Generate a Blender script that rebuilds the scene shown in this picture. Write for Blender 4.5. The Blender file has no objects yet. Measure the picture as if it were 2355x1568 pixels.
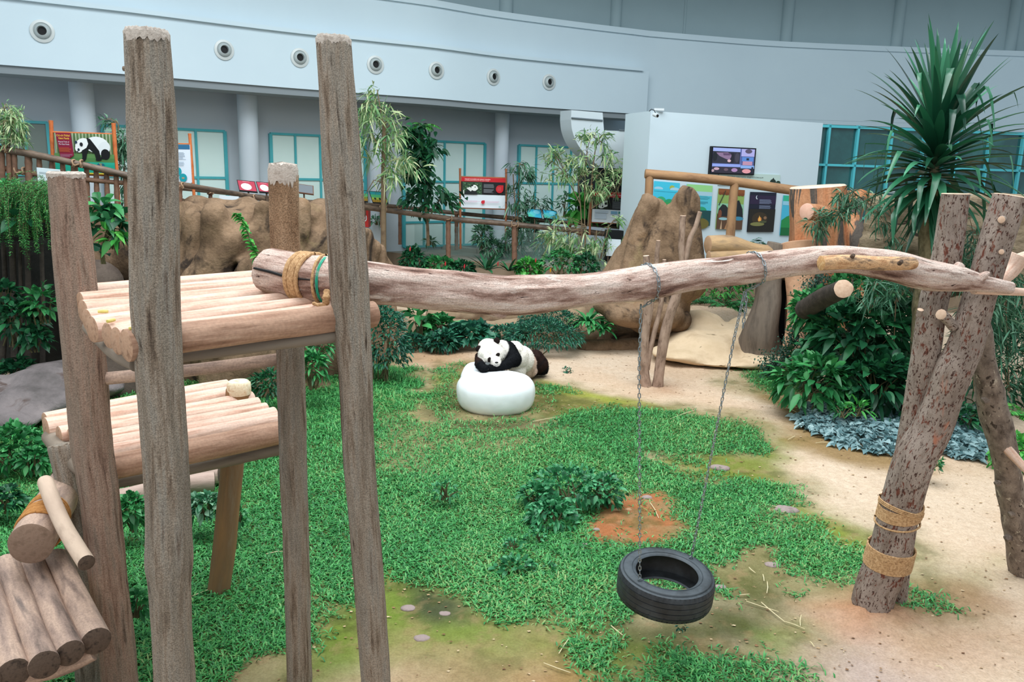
import bpy, math, random
import numpy as np
from mathutils import Vector, Matrix, noise as MN
S = bpy.context.scene
COL = S.collection
R = random.Random(7)
rng = np.random.default_rng(11)
PI = math.pi
# ------------------------------------------------------------------ camera
W, HH, F = 2355.0, 1568.0, 1850.0
PITCH, ROLL, CH = math.radians(12.0), math.radians(-1.55), 3.5
_f = Vector((0, math.cos(PITCH), -math.sin(PITCH)))
_r0 = Vector((1, 0, 0)); _u0 = Vector((0, math.sin(PITCH), math.cos(PITCH)))
_r = _r0 * math.cos(ROLL) - _u0 * math.sin(ROLL)
_u = _r0 * math.sin(ROLL) + _u0 * math.cos(ROLL)
CAM = Vector((0, 0, CH))
cd = bpy.data.cameras.new('camera'); co = bpy.data.objects.new('camera', cd); COL.objects.link(co)
cd.sensor_width = 36; cd.lens = F / W * 36; cd.clip_end = 200; cd.clip_start = 0.05
co.matrix_world = Matrix(((_r.x, _u.x, -_f.x, 0), (_r.y, _u.y, -_f.y, 0), (_r.z, _u.z, -_f.z, CH), (0, 0, 0, 1)))
S.camera = co
# ------------------------------------------------------------------ light
wd = bpy.data.worlds.new('world'); S.world = wd; wd.use_nodes = True
wd.node_tree.nodes['Background'].inputs[0].default_value = (0.80, 0.93, 1.0, 1)
wd.node_tree.nodes['Background'].inputs[1].default_value = 0.44
def area(name, loc, size, power, col, target):
    l = bpy.data.lights.new(name, 'AREA'); l.shape = 'RECTANGLE'; l.size, l.size_y = size
    l.energy = power; l.color = col
    o = bpy.data.objects.new(name, l); COL.objects.link(o); o.location = loc
    o.rotation_euler = (Vector(target) - Vector(loc)).to_track_quat('-Z', 'Y').to_euler()
    return o
area('roof_skylight', (0, 9, 13), (16, 12), 2750, (0.93, 0.98, 1.0), (0, 11, 0))
area('front_skylight', (-3, -3, 9), (9, 5), 450, (1.0, 0.97, 0.93), (0, 7, 1))
S.view_settings.view_transform = 'Standard'; S.view_settings.look = 'None'
S.view_settings.exposure = 0.38; S.view_settings.gamma = 1.0; S.view_settings.use_curve_mapping = False
S.cycles.max_bounces = 6; S.cycles.diffuse_bounces = 3; S.cycles.transparent_max_bounces = 8
S.cycles.use_denoising = True

# ------------------------------------------------------------------ measuring helpers (photo pixel -> point of the place)
def ray(px, py):
    return _f * F + _r * (px - W / 2) - _u * (py - HH / 2)
def P(px, py, Y):
    d = ray(px, py); return CAM + d * (Y / d.y)
def G(px, py, z=0.0):
    d = ray(px, py); return CAM + d * ((z - CH) / d.z)
def depth(p): return (Vector(p) - CAM).dot(_f)
def rad(p, w): return w * depth(p) / F / 2
def proj(p):
    v = Vector(p) - CAM; k = F / v.dot(_f)
    return (W / 2 + v.dot(_r) * k, HH / 2 - v.dot(_u) * k)
# ------------------------------------------------------------------ colours and materials
def lin(h):
    if isinstance(h, str):
        c = [int(h[i:i + 2], 16) / 255 for i in (0, 2, 4)]
    else:
        c = [x / 255 for x in h]
    return tuple(x / 12.92 if x <= .04045 else ((x + .055) / 1.055) ** 2.4 for x in c) + (1,)
_mc = {}
def mat(name, cols, scale=4, rough=.7, bump=.0, bscale=None, stretch=(1, 1, 1), coord='obj', detail=6, spec=.3, metal=0,
        attr=None, trans=0, noisemix=1.0, spots=None, rnd=0, emit=0, edge=None, alpha=1, coat=0, sss=0, dist=0, grain=None):
    if name in _mc: return _mc[name]
    m = bpy.data.materials.new(name); _mc[name] = m; m.use_nodes = True
    N = m.node_tree.nodes; L = m.node_tree.links
    b = N['Principled BSDF']
    b.inputs['Roughness'].default_value = rough
    b.inputs['Specular IOR Level'].default_value = spec
    b.inputs['Metallic'].default_value = metal
    if coat: b.inputs['Coat Weight'].default_value = coat
    if sss:
        b.inputs['Subsurface Weight'].default_value = sss; b.inputs['Subsurface Radius'].default_value = (.05, .05, .06)
    if isinstance(cols, (str, tuple)): cols = [cols]
    if coord == 'obj':
        tc = N.new('ShaderNodeTexCoord'); cs = tc.outputs['Object']
    else:
        tc = N.new('ShaderNodeAttribute'); tc.attribute_name = coord; cs = tc.outputs['Vector']
    mp = N.new('ShaderNodeMapping'); mp.inputs['Scale'].default_value = stretch
    L.new(cs, mp.inputs[0])
    def noise_(sc, det=detail, d=0):
        n = N.new('ShaderNodeTexNoise'); n.inputs['Scale'].default_value = sc; n.inputs['Detail'].default_value = det
        n.inputs['Roughness'].default_value = .62; n.inputs['Distortion'].default_value = d
        L.new(mp.outputs[0], n.inputs['Vector']); return n
    out = None
    if attr:
        a = N.new('ShaderNodeAttribute'); a.attribute_name = attr; out = a.outputs['Color']
        if scale:
            n = noise_(scale); mx = N.new('ShaderNodeMix'); mx.data_type = 'RGBA'; mx.blend_type = 'MULTIPLY'
            mx.inputs['Factor'].default_value = noisemix
            r = N.new('ShaderNodeValToRGB'); r.color_ramp.elements[0].position = .3; r.color_ramp.elements[1].position = .7
            r.color_ramp.elements[0].color = cols and lin(cols[0]) or (.6, .6, .6, 1)
            r.color_ramp.elements[1].color = (1, 1, 1, 1)
            L.new(n.outputs['Fac'], r.inputs[0]); L.new(out, mx.inputs['A']); L.new(r.outputs[0], mx.inputs['B'])
            out = mx.outputs['Result']
    elif rnd:   # per-leaf random attribute
        a = N.new('ShaderNodeAttribute'); a.attribute_name = 'lv'
        r = N.new('ShaderNodeValToRGB'); L.new(a.outputs['Fac'], r.inputs[0])
        e = r.color_ramp.elements; e[0].color = lin(cols[0]); e[1].color = lin(cols[-1])
        for i, c in enumerate(cols[1:-1]):
            q = e.new((i + 1) / (len(cols) - 1)); q.color = lin(c)
        out = r.outputs[0]
    elif len(cols) > 1:
        n = noise_(scale, d=dist)
        r = N.new('ShaderNodeValToRGB'); L.new(n.outputs['Fac'], r.inputs[0])
        e = r.color_ramp.elements; e[0].position = .3; e[1].position = .7
        e[0].color = lin(cols[0]); e[1].color = lin(cols[-1])
        for i, c in enumerate(cols[1:-1]):
            q = e.new(.3 + .4 * (i + 1) / (len(cols) - 1)); q.color = lin(c)
        out = r.outputs[0]
    if spots:   # (colour, scale, threshold, softness)
        for (sc_, ss, th, sf) in spots:
            n = noise_(ss, 4, .6); mr = N.new('ShaderNodeMapRange'); mr.inputs['From Min'].default_value = th; mr.inputs['From Max'].default_value = th + sf
            L.new(n.outputs['Fac'], mr.inputs['Value'])
            mx = N.new('ShaderNodeMix'); mx.data_type = 'RGBA'
            L.new(mr.outputs[0], mx.inputs['Factor'])
            if out is None: mx.inputs['A'].default_value = lin(cols[0])
            else: L.new(out, mx.inputs['A'])
            mx.inputs['B'].default_value = lin(sc_); out = mx.outputs['Result']
    if grain:   # fine unstretched speckle: (scale, darkening, bump)
        gn = N.new('ShaderNodeTexNoise'); gn.inputs['Scale'].default_value = grain[0]; gn.inputs['Detail'].default_value = 3; L.new(cs, gn.inputs['Vector'])
        gr_ = N.new('ShaderNodeValToRGB'); gr_.color_ramp.elements[0].position = .36; gr_.color_ramp.elements[1].position = .62
        q_ = 1 - grain[1]; gr_.color_ramp.elements[0].color = (q_, q_, q_, 1); gr_.color_ramp.elements[1].color = (1.0, 1.0, 1.0, 1); L.new(gn.outputs['Fac'], gr_.inputs[0])
        gx_ = N.new('ShaderNodeMix'); gx_.data_type = 'RGBA'; gx_.blend_type = 'MULTIPLY'; gx_.inputs['Factor'].default_value = 1
        if out is None: gx_.inputs['A'].default_value = lin(cols[0])
        else: L.new(out, gx_.inputs['A'])
        L.new(gr_.outputs[0], gx_.inputs['B']); out = gx_.outputs['Result']
    if out is None: b.inputs['Base Color'].default_value = lin(cols[0])
    else: L.new(out, b.inputs['Base Color'])
    if emit:
        b.inputs['Emission Strength'].default_value = emit
        if out is None: b.inputs['Emission Color'].default_value = lin(cols[0])
        else: L.new(out, b.inputs['Emission Color'])
    if bump:
        n = noise_(bscale or scale * 3, 8)
        bp = N.new('ShaderNodeBump'); bp.inputs['Strength'].default_value = 1.0; bp.inputs['Distance'].default_value = bump
        L.new(n.outputs['Fac'], bp.inputs['Height']); last = bp
        if grain:
            b2 = N.new('ShaderNodeBump'); b2.inputs['Distance'].default_value = grain[2]; L.new(gn.outputs['Fac'], b2.inputs['Height']); L.new(bp.outputs[0], b2.inputs['Normal']); last = b2
        L.new(last.outputs[0], b.inputs['Normal'])
    if trans:
        t = N.new('ShaderNodeBsdfTranslucent'); mxs = N.new('ShaderNodeMixShader'); mxs.inputs[0].default_value = trans
        if out is None: t.inputs[0].default_value = lin(cols[0])
        else: L.new(out, t.inputs[0])
        o = N['Material Output']; L.new(b.outputs[0], mxs.inputs[1]); L.new(t.outputs[0], mxs.inputs[2]); L.new(mxs.outputs[0], o.inputs[0])
    if alpha < 1: b.inputs['Alpha'].default_value = alpha
    return m
# ------------------------------------------------------------------ objects
def tagp(o, label=None, cat=None, group=None, kind=None):
    if label: o['label'] = label
    if cat: o['category'] = cat
    if group: o['group'] = group
    if kind: o['kind'] = kind
    return o
def thing(name, label, cat, loc=(0, 0, 0), group=None):
    o = bpy.data.objects.new(name, None); COL.objects.link(o); o.location = loc; o.empty_display_size = .1
    return tagp(o, label, cat, group)
class MB:
    """collects vertices (world coordinates) and faces of ONE mesh"""
    def __init__(s): s.v = []; s.f = []; s.gc = []; s.col = []; s.lv = []; s.mi = []
    def add(s, vs, fs, gc=None, col=None, mi=0):
        b = len(s.v); s.v.extend([tuple(v) for v in vs]); s.f.extend([tuple(b + i for i in f) for f in fs])
        s.gc.extend(gc if gc is not None else [(v[0], v[1], v[2]) for v in vs])
        s.col.extend([col] * len(vs) if (col is not None and not isinstance(col, list)) else (col or [(1, 1, 1, 1)] * len(vs)))
        s.mi.extend([mi] * len(fs)); return s
    def box(s, c, d, rz=0, ax=None, mi=0, col=None):
        c = Vector(c); M = ax or Matrix.Rotation(rz, 3, 'Z')
        vs = [c + M @ Vector((d[0] / 2 * a, d[1] / 2 * b, d[2] / 2 * e)) for a in (-1, 1) for b in (-1, 1) for e in (-1, 1)]
        return s.add(vs, [(0, 1, 3, 2), (4, 6, 7, 5), (0, 4, 5, 1), (2, 3, 7, 6), (0, 2, 6, 4), (1, 5, 7, 3)], mi=mi, col=col)
    def quad(s, a, b, c, d, mi=0, col=None): return s.add([a, b, c, d], [(0, 1, 2, 3)], mi=mi, col=col)
    def tube(s, pts, rads, seg=16, amp=0, nsc=2, cap=True, seed=0, flute=0, rough_top=0, flat=1.0, mi=0, crown=0):
        n = len(pts); pts = [Vector(p) for p in pts]
        ref = None; vs = []; gc = []; L = 0
        for i, p in enumerate(pts):
            t = (pts[min(i + 1, n - 1)] - pts[max(i - 1, 0)]).normalized()
            if ref is None: ref = Vector((1, 0, 0)) if abs(t.x) < .8 else Vector((0, 0, 1))
            x = (ref - t * ref.dot(t)).normalized(); ref = x; y = t.cross(x)
            if i: L += (p - pts[i - 1]).length
            for k in range(seg):
                a = 2 * PI * k / seg; r = rads[i]
                if amp:
                    q = Vector((math.cos(a) * 1.3, math.sin(a) * 1.3, L * nsc + seed * 7.3))
                    r *= 1 + amp * MN.noise(q) * 1.4 + amp * .5 * MN.noise(q * 3.1)
                if flute: r *= 1 + flute * MN.noise(Vector((math.cos(a) * 5, math.sin(a) * 5, L * .7 + seed)))
                vs.append(p + x * math.cos(a) * r + y * math.sin(a) * r * flat)
                gc.append((math.cos(a) * rads[i] + seed * 3.7, math.sin(a) * rads[i] + seed, L))
        fs = [(i * seg + k, i * seg + (k + 1) % seg, (i + 1) * seg + (k + 1) % seg, (i + 1) * seg + k) for i in range(n - 1) for k in range(seg)]
        s.add(vs, fs, gc, mi=mi)
        if cap:
            for e in ((0, -1), (n - 1, 1)):
                i, sg = e; t = (pts[i] - pts[i - 1 if i else 1]).normalized()
                ring = vs[i * seg:(i + 1) * seg]
                c = pts[i] + t * crown * rads[i]
                cv = [pts[i] + (Vector(q) - pts[i]) * .93 + t * rads[i] * .05 for q in ring]
                allv = list(ring) + cv + [c + t * rads[i] * .06]
                fs2 = [(k, (k + 1) % seg, seg + (k + 1) % seg, seg + k) for k in range(seg)] + [(seg + k, seg + (k + 1) % seg, 2 * seg) for k in range(seg)]
                if i == 0: fs2 = [tuple(reversed(f)) for f in fs2]
                s.add(allv, fs2, [(q[0] * 1, q[1], q[2]) for q in allv], mi=cap if isinstance(cap, int) and cap is not True else mi)
        return s
    def lathe(s, prof, c, M=None, seg=32, mi=0, closed=False):
        c = Vector(c); M = M or Matrix.Identity(3); n = len(prof)
        vs = [c + M @ Vector((r * math.cos(2 * PI * k / seg), r * math.sin(2 * PI * k / seg), z)) for r, z in prof for k in range(seg)]
        m = n if closed else n - 1
        fs = [(i * seg + k, i * seg + (k + 1) % seg, ((i + 1) % n) * seg + (k + 1) % seg, ((i + 1) % n) * seg + k) for i in range(m) for k in range(seg)]
        return s.add(vs, fs, mi=mi)
    def build(s, name, m, parent=None, smooth=True, useattr=False, sub=0, bevel=0):
        me = bpy.data.meshes.new(name)
        off = Vector(parent.location) if parent else Vector((0, 0, 0))
        if parent and parent.parent: off = off + Vector(parent.parent.location)
        me.from_pydata([tuple(Vector(v) - off) for v in s.v], [], s.f)
        a = me.attributes.new('gc', 'FLOAT_VECTOR', 'POINT'); a.data.foreach_set('vector', np.array(s.gc, dtype=np.float32).ravel())
        if useattr:
            a = me.attributes.new('col', 'FLOAT_COLOR', 'POINT'); a.data.foreach_set('color', np.array(s.col, dtype=np.float32).ravel())
        ms = m if isinstance(m, (list, tuple)) else [m]
        for q in ms: me.materials.append(q)
        me.polygons.foreach_set('material_index', [min(i, len(ms) - 1) for i in s.mi])
        if smooth: me.polygons.foreach_set('use_smooth', [True] * len(me.polygons))
        me.update()
        o = bpy.data.objects.new(name, me); COL.objects.link(o)
        if parent: o.parent = parent
        if smooth:
            try: me.set_sharp_from_angle(angle=math.radians(40))
            except Exception: pass
        if bevel:
            md = o.modifiers.new('bevel', 'BEVEL'); md.width = bevel; md.segments = 2; md.limit_method = 'ANGLE'
        if sub: o.modifiers.new('sub', 'SUBSURF').levels = sub; o.modifiers[-1].render_levels = sub
        return o
def struct(name, mb, m, label=None, **k):
    o = mb.build(name, m, **k); o['kind'] = 'structure'
    if label: o['label'] = label
    return o
def single(name, mb, m, label, cat, group=None, kind=None, **k):
    return tagp(mb.build(name, m, **k), label, cat, group, kind)
def catmull(pts, per=8):
    """pts: list of tuples (any length) -> smooth list"""
    a = np.array(pts, float); out = []; n = len(a)
    for i in range(n - 1):
        p0, p1, p2, p3 = a[max(i - 1, 0)], a[i], a[i + 1], a[min(i + 2, n - 1)]
        for j in range(per):
            t = j / per
            out.append(.5 * ((2 * p1) + (-p0 + p2) * t + (2 * p0 - 5 * p1 + 4 * p2 - p3) * t * t + (-p0 + 3 * p1 - 3 * p2 + p3) * t ** 3))
    out.append(a[-1]); return np.array(out)
def pxpath(spec, Y=None, per=6):
    """spec rows (px,py,width_px[,Y]) -> points and radii"""
    rows = []
    for s in spec:
        y = s[3] if len(s) > 3 else Y
        p = P(s[0], s[1], y); rows.append((p.x, p.y, p.z, rad(p, s[2])))
    c = catmull(rows, per); return [Vector(q[:3]) for q in c], [float(q[3]) for q in c]
def toground(pts, rads, z=-.08):
    d = pts[-1] - pts[-3]
    if pts[-1].z > z + .02:
        e = pts[-1] + d * ((z - pts[-1].z) / d.z)
        n = max(2, int((e - pts[-1]).length / .1))
        p0 = pts[-1]; r0 = rads[-1]
        for i in range(1, n + 1): pts.append(p0.lerp(e, i / n)); rads.append(r0)
    return pts, rads
# ------------------------------------------------------------------ materials shared
M_post = mat('weathered faux wood concrete', ['5a4c42', '8d7c6c', 'aa9c8d', 'a39b90', '7f7064'], 26, .92, .02, 45, (1.0, 1.0, .09), 'gc', spec=.12,
             spots=[('8f8578', 7, .5, .2), ('47392f', 20, .62, .1)], grain=(150, .38, .006))
M_postcap = mat('pale plaster cap', ['9d8f84', 'c9beb4', 'b5a89d'], 26, .9, .012, 70)
M_deck = mat('peeled pale timber', ['b58a74', 'd2ac98', 'dfc2b0', 'c29c88'], 16, .7, .003, 30, (1.4, 1.4, .14), 'gc', spec=.25,
             spots=[('8f7565', 5, .70, .12), ('7d5f4c', 22, .70, .05)], grain=(60, .12, .001))
M_deck2 = mat('browner peeled timber', ['7d5b48', 'a17c66', 'b9957e', '8e6b57'], 14, .7, .003, 30, (1.4, 1.4, .14), 'gc', spec=.25,
             spots=[('5c4234', 6, .64, .12), ('c9a890', 9, .66, .1)], grain=(60, .15, .001))
M_deckend = mat('sawn deck log end', ['8a6a55', 'b5937a', 'a57f66'], 30, .85, .002)
M_old = mat('stained old timber', ['62554f', 'a18a7e', 'c6aa98', '8b776d'], 8, .8, .003, 30, (1.2, 1.2, .2), 'gc',
            spots=[('5b5453', 4, .60, .12), ('d89d72', 3, .66, .12)], grain=(90, .2, .001))
M_oldend = mat('dark sawn end', ['2e2520', '5d4d42', '4a3c33'], 30, .9, .003)
M_grey = mat('grey brown beam', ['62584e', '85796c', '776b60'], 6, .9, .004, 25, (1, 1, .2), 'gc')
M_swing = mat('fibrous bark swing timber', ['5f463e', '96776b', 'ccb1a5', 'dfcbc0', 'a1867a'], 11, .9, .022, 30, (1, 1, .20), 'gc', spec=.1,
              spots=[('5a4239', 8, .60, .12), ('e2d2c8', 17, .60, .08), ('3d2b26', 40, .66, .05)], grain=(120, .25, .004))
M_trunk = mat('smooth tan bark', ['7f7168', '998a80', 'a79a90'], 5, .85, .004, 20, (1, 1, .42), 'gc', spec=.15,
              spots=[('7a6a5f', 14, .5, .2), ('6b4034', 30, .57, .06), ('46302a', 70, .56, .05), ('a8705a', 4, .68, .05), ('c0a28e', 3.1, .70, .03)], grain=(130, .15, .001))
M_rope = mat('coir rope', ['8c6a4a', 'bd966c', 'd6b48c'], 60, .9, .003, 200)
M_rock = mat('sculpted brown rock', ['4b3b2e', '735d49', '8f765f', '7d6248'], 1.2, .9, .03, 7, spec=.15, spots=[('3a3029', 1.5, .55, .10), ('93805f', 1.1, .6, .15)], grain=(26, .14, .006))
M_greyrock = mat('grey lilac boulder rock', ['55504f', '787070', '8b8180'], 1.8, .85, .03, 8, spots=[('5b4c48', 3, .6, .1)])
M_wall = mat('white painted plaster', ['c6d8e2', 'cbdde6'], .5, .8, 0)
# ================================================================== numpy noise
def vnoise(x, y, s, seed=0):
    x = np.asarray(x) * s + seed * 17.13; y = np.asarray(y) * s + seed * 9.71
    xi = np.floor(x).astype(np.int64); yi = np.floor(y).astype(np.int64); fx = x - xi; fy = y - yi
    fx = fx * fx * (3 - 2 * fx); fy = fy * fy * (3 - 2 * fy)
    def h(a, b):
        n = (a * 374761393 + b * 668265263 + seed * 974711) & 0xffffffff
        n = ((n ^ (n >> 13)) * 1274126177) & 0xffffffff
        return ((n ^ (n >> 16)) & 0xffff) / 65535.0
    return (h(xi, yi) * (1 - fx) + h(xi + 1, yi) * fx) * (1 - fy) + (h(xi, yi + 1) * (1 - fx) + h(xi + 1, yi + 1) * fx) * fy
def fbm(x, y, s, seed=0, o=4):
    t = 0; a = .5
    for i in range(o): t = t + a * (vnoise(x, y, s * 2 ** i, seed + i) - .5); a *= .5
    return t * 2
def sdist(poly, X, Y):
    d = np.full(X.shape, 1e9); ins = np.zeros(X.shape, bool); n = len(poly)
    for i in range(n):
        ax, ay = poly[i]; bx, by = poly[(i + 1) % n]
        ex, ey = bx - ax, by - ay; wx, wy = X - ax, Y - ay
        t = np.clip((wx * ex + wy * ey) / (ex * ex + ey * ey + 1e-9), 0, 1)
        d = np.minimum(d, np.hypot(wx - ex * t, wy - ey * t))
        c = ((ay > Y) != (by > Y)) & (X < (bx - ax) * (Y - ay) / (by - ay + 1e-12) + ax)
        ins ^= c
    return np.where(ins, d, -d)
def gpoly(pts): return [(G(a, b).x, G(a, b).y) for a, b in pts]
def ss(d, w): t = np.clip(d / w * .5 + .5, 0, 1); return t * t * (3 - 2 * t)
def gz(x, y):
    """ground height: small bumps, a gentle rise behind the clearing"""
    z = .035 * fbm(x, y, .9, 3, 3)
    z = z + .5 * ss(np.asarray(y) - 18.2, 1.6)
    for bx, by, h, r in BUMPS:
        z = z + h * np.exp(-((np.asarray(x) - bx) ** 2 + (np.asarray(y) - by) ** 2) / (r * r))
    return z
BUMPS = [(G(2010, 1400).x, G(2010, 1400).y, .07, .35)]
def Gz(x, y): return float(gz(np.array([x]), np.array([y]))[0])
# ------------------------------------------------------------------ ground regions, measured once on the ground plane
A_ = gpoly
GRASS = [A_([(-900, 1000), (-200, 940), (200, 960), (240, 905), (300, 880), (560, 845), (700, 822), (760, 845), (880, 838), (950, 855), (975, 890), (945, 930), (1000, 970), (1100, 985),
             (1180, 980), (1255, 955), (1300, 938), (1400, 942), (1470, 938), (1560, 943), (1650, 960), (1735, 985), (1748, 1010), (1725, 1035), (1650, 1045), (1570, 1058),
             (1500, 1045), (1470, 1040), (1468, 1060), (1510, 1075), (1570, 1098), (1700, 1098), (1790, 1128), (1806, 1160), (1750, 1165), (1800, 1190), (1900, 1215), (1970, 1245), (1992, 1300), (1992, 1362), (1930, 1375),
             (1850, 1350), (1790, 1320), (1745, 1260), (1690, 1290), (1650, 1340), (1560, 1340), (1480, 1330), (1425, 1355), (1405, 1400), (1370, 1440), (1290, 1420), (1220, 1462), (1160, 1470),
             (1080, 1440), (1040, 1380), (985, 1360), (940, 1330), (880, 1335), (800, 1360), (745, 1395), (745, 1470), (690, 1500), (600, 1500), (520, 1540), (440, 1580), (300, 1620), (0, 1700), (-900, 1500)]),
         A_([(975, 900), (1040, 850), (1060, 840), (1060, 960), (1230, 955), (1235, 880), (1290, 905), (1300, 940), (1180, 985), (1000, 975)]),
         A_([(1420, 1600), (1470, 1500), (1530, 1472), (1620, 1490), (1700, 1505), (1770, 1530), (1800, 1600)]),
         A_([(1340, 1480), (1400, 1462), (1450, 1470), (1440, 1500), (1370, 1500)]),
         A_([(1712, 850), (1760, 838), (1830, 870), (1850, 905), (1790, 900), (1730, 885)]),
         A_([(2060, 1345), (2100, 1350), (2125, 1382), (2070, 1390)]),
         A_([(1735, 1450), (1765, 1460), (1770, 1500), (1740, 1490)])]
BARE = [A_([(1350, 1200), (1400, 1150), (1440, 1120), (1510, 1132), (1560, 1165), (1585, 1195), (1570, 1235), (1520, 1255), (1430, 1258), (1380, 1245)])]
THIN = [A_([(1000, 870), (1050, 850), (1240, 870), (1300, 930), (1240, 985), (1100, 1000), (980, 960)]),A_([(960, 1020), (1020, 985), (1100, 1000), (1250, 1000), (1300, 960), (1330, 1000), (1240, 1030), (1100, 1040)]),
        A_([(1690, 1290), (1620, 1240), (1640, 1340), (1700, 1360)]), A_([(1745, 1170), (1830, 1180), (1850, 1215), (1780, 1220)]), A_([(870, 930), (1040, 985), (1000, 1090), (880, 1080)])]
def _mask(polys, X, Y, amp, w, seed, sc=2.2):
    n = fbm(X, Y, sc, seed, 5) * amp; m = np.zeros(X.shape)
    for p in polys: m = np.maximum(m, ss(sdist(p, X, Y) + n, w))
    return m
def grass_w(X, Y):
    g = _mask(GRASS, X, Y, .5, .24, 5) ** 1.4
    g = g * (1 - .93 * _mask(BARE, X, Y, .25, .15, 8))
    return g * (1 - .62 * _mask(THIN, X, Y, .3, .3, 9))
def ground_colour(X, Y):
    c = np.empty(X.shape + (3,)); L3 = lambda h: np.array(lin(h)[:3])
    sand = L3('dbc2a8'); c[:] = sand
    shade = [(1, 1)]
    def lay(m, h):
        q = L3(h); q = q * (shade[0][0] if q[1] >= q[0] * .97 else shade[0][1]); c[:] = c * (1 - m[..., None]) + q * m[..., None]
    lay(.6 * ss(fbm(X, Y, .7, 21), .4), 'e4cfb9'); lay(.35 * ss(fbm(X, Y, 1.7, 22) - .12, .3), 'cfae90')
    # moss and damp soil round the grass
    shade[0] = (.74, .78)   # damp moss and bare earth are deeper in tone than the dry sand
    g = _mask(GRASS[:1], X, Y, .45, .7, 31)
    halo = _mask(GRASS[:1], X, Y, .5, .55, 32) if False else np.maximum.reduce([ss(sdist(p, X, Y) + .42 + fbm(X, Y, 1.6, 33) * .5, .5) for p in GRASS])
    lay(halo * .75, '8a8a4c')
    def reg(pts, h, k=.9, amp=.3, w=.3, seed=40): lay(k * _mask([A_(pts)], X, Y, amp, w, seed), h)
    reg([(1180, 870), (1300, 900), (1450, 925), (1560, 935), (1500, 960), (1300, 965), (1230, 960)], '7d7f37', .85)
    reg([(1240, 872), (1290, 888), (1400, 912), (1500, 928), (1400, 928), (1280, 905)], 'b4bd4a', .8, .1, .2)
    reg([(1000, 885), (1060, 845), (1090, 830), (1050, 900), (1040, 930), (960, 925)], '7b8040', .8)
    reg([(985, 862), (1050, 855), (1060, 875), (1000, 885)], 'a9ae55', .7, .1, .2)
    reg([(1000, 900), (1048, 880), (1050, 960), (1240, 960), (1240, 880), (1290, 920), (1260, 970), (1180, 990), (1040, 990), (980, 950)], '5c5a3a', .8)
    reg([(1500, 1055), (1740, 1040), (1800, 1010), (1760, 1120), (1600, 1098)], '86953a', .9)
    reg([(1750, 900), (1850, 930), (1930, 1000), (2040, 1040), (2150, 1070), (2040, 1080), (1900, 1050), (1800, 1010), (1800, 960)], 'a3834f', .85)
    reg([(1790, 890), (1850, 930), (1900, 985), (1850, 985), (1800, 930)], '7c7340', .7)
    reg([(1820, 1160), (1900, 1180), (1990, 1240), (2010, 1290), (1970, 1290), (1890, 1220)], '8fa03a', .85)
    reg([(2100, 1270), (2200, 1320), (2300, 1290), (2250, 1380), (2120, 1340)], 'a7a06a', .5)
    # bottom: moss film, sand, orange soil, one painted shadow
    reg([(690, 1480), (740, 1400), (880, 1320), (1010, 1350), (1060, 1430), (1200, 1470), (1400, 1440), (1500, 1480), (1450, 1540), (1200, 1560), (900, 1500), (700, 1560)], '7d9a35', .95, .4, .5, 51)
    reg([(950, 1345), (1010, 1355), (1040, 1400), (1070, 1430), (1000, 1440), (960, 1410)], '46503c', .85, .25, .2, 52)
    reg([(880, 1500), (1050, 1480), (1150, 1510), (1250, 1530), (1200, 1640), (850, 1640)], 'c9ad84', .85, .35, .5, 53)
    reg([(1180, 1540), (1300, 1500), (1400, 1520), (1380, 1640), (1150, 1640)], 'b98a5c', .7, .4, .4, 54)
    reg([(1380, 1440), (1500, 1420), (1650, 1400), (1750, 1380), (1820, 1400), (1830, 1480), (1760, 1520), (1480, 1490), (1400, 1480)], '5f6340', .95, .35, .4, 55)
    reg([(1640, 1330), (1740, 1280), (1800, 1350), (1830, 1420), (1700, 1420)], '6f7240', .85, .3, .4, 56)
    reg([(1770, 1470), (1860, 1440), (1850, 1500), (1790, 1540)], '7aa030', .9, .2, .3, 57)
    reg([(1370, 1385), (1420, 1390), (1440, 1430), (1400, 1440)], '48503f', .7, .2, .2, 58)
    lay(.55 * _mask(BARE, X, Y, .3, .25, 8), 'b87048'); lay(_mask(BARE, X, Y, .3, .2, 8) * ss(fbm(X, Y, 3, 60), .3) * .8, 'c97a50')
    reg([(1880, 1395), (1960, 1365), (2060, 1395), (2120, 1440), (1990, 1450)], 'd28a60', .85, .2, .3, 61)
    reg([(1900, 1420), (2100, 1440), (2300, 1420), (2400, 1480), (2100, 1520), (1900, 1490)], 'deb08e', .7, .3, .6, 62)
    reg([(1850, 1490), (2000, 1500), (2150, 1560), (2200, 1660), (1850, 1660)], 'd8c3bd', .8, .3, .6, 63)
    reg([(2110, 1350), (2240, 1345), (2285, 1385), (2240, 1420), (2100, 1415)], 'a98158', .6, .15, .2, 64)  # soft shadow under the leaning trunks, painted into the ground colour
    reg([(870, 810), (1000, 800), (1080, 800), (1060, 850), (960, 840)], 'd3a67c', .7, .3, .5, 65)
    reg([(1500, 880), (1560, 885), (1560, 905), (1480, 905)], 'b98863', .6, .2, .4, 66)
    shade[0] = (1, 1)
    # soil under the grass
    gw = grass_w(X, Y); lay(gw * .92, '44602f'); lay(gw * ss(fbm(X, Y, 2.2, 70) - .3, .3) * .5, '8a7a50')
    lay(.55 * ss(fbm(X, Y, 5, 90) - .25, .12) * halo * (1 - gw), '55592f'); lay(.4 * ss(fbm(X, Y, 8, 91) - .3, .1) * halo * (1 - gw), 'a58a68')
    return np.clip(c, 0, 1)
nx, ny = 620, 620
xs = np.linspace(-9, 12, nx); ys = np.concatenate([np.linspace(1.0, 14, 460), np.linspace(14.06, 24, 160)])
X, Y = np.meshgrid(xs, ys)
Z = gz(X, Y); Z = Z + .01 * fbm(X, Y, 9, 12, 3) + .05 * _mask(BARE, X, Y, .3, .3, 8) * (fbm(X, Y, 5, 13, 3) + .3)
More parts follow.
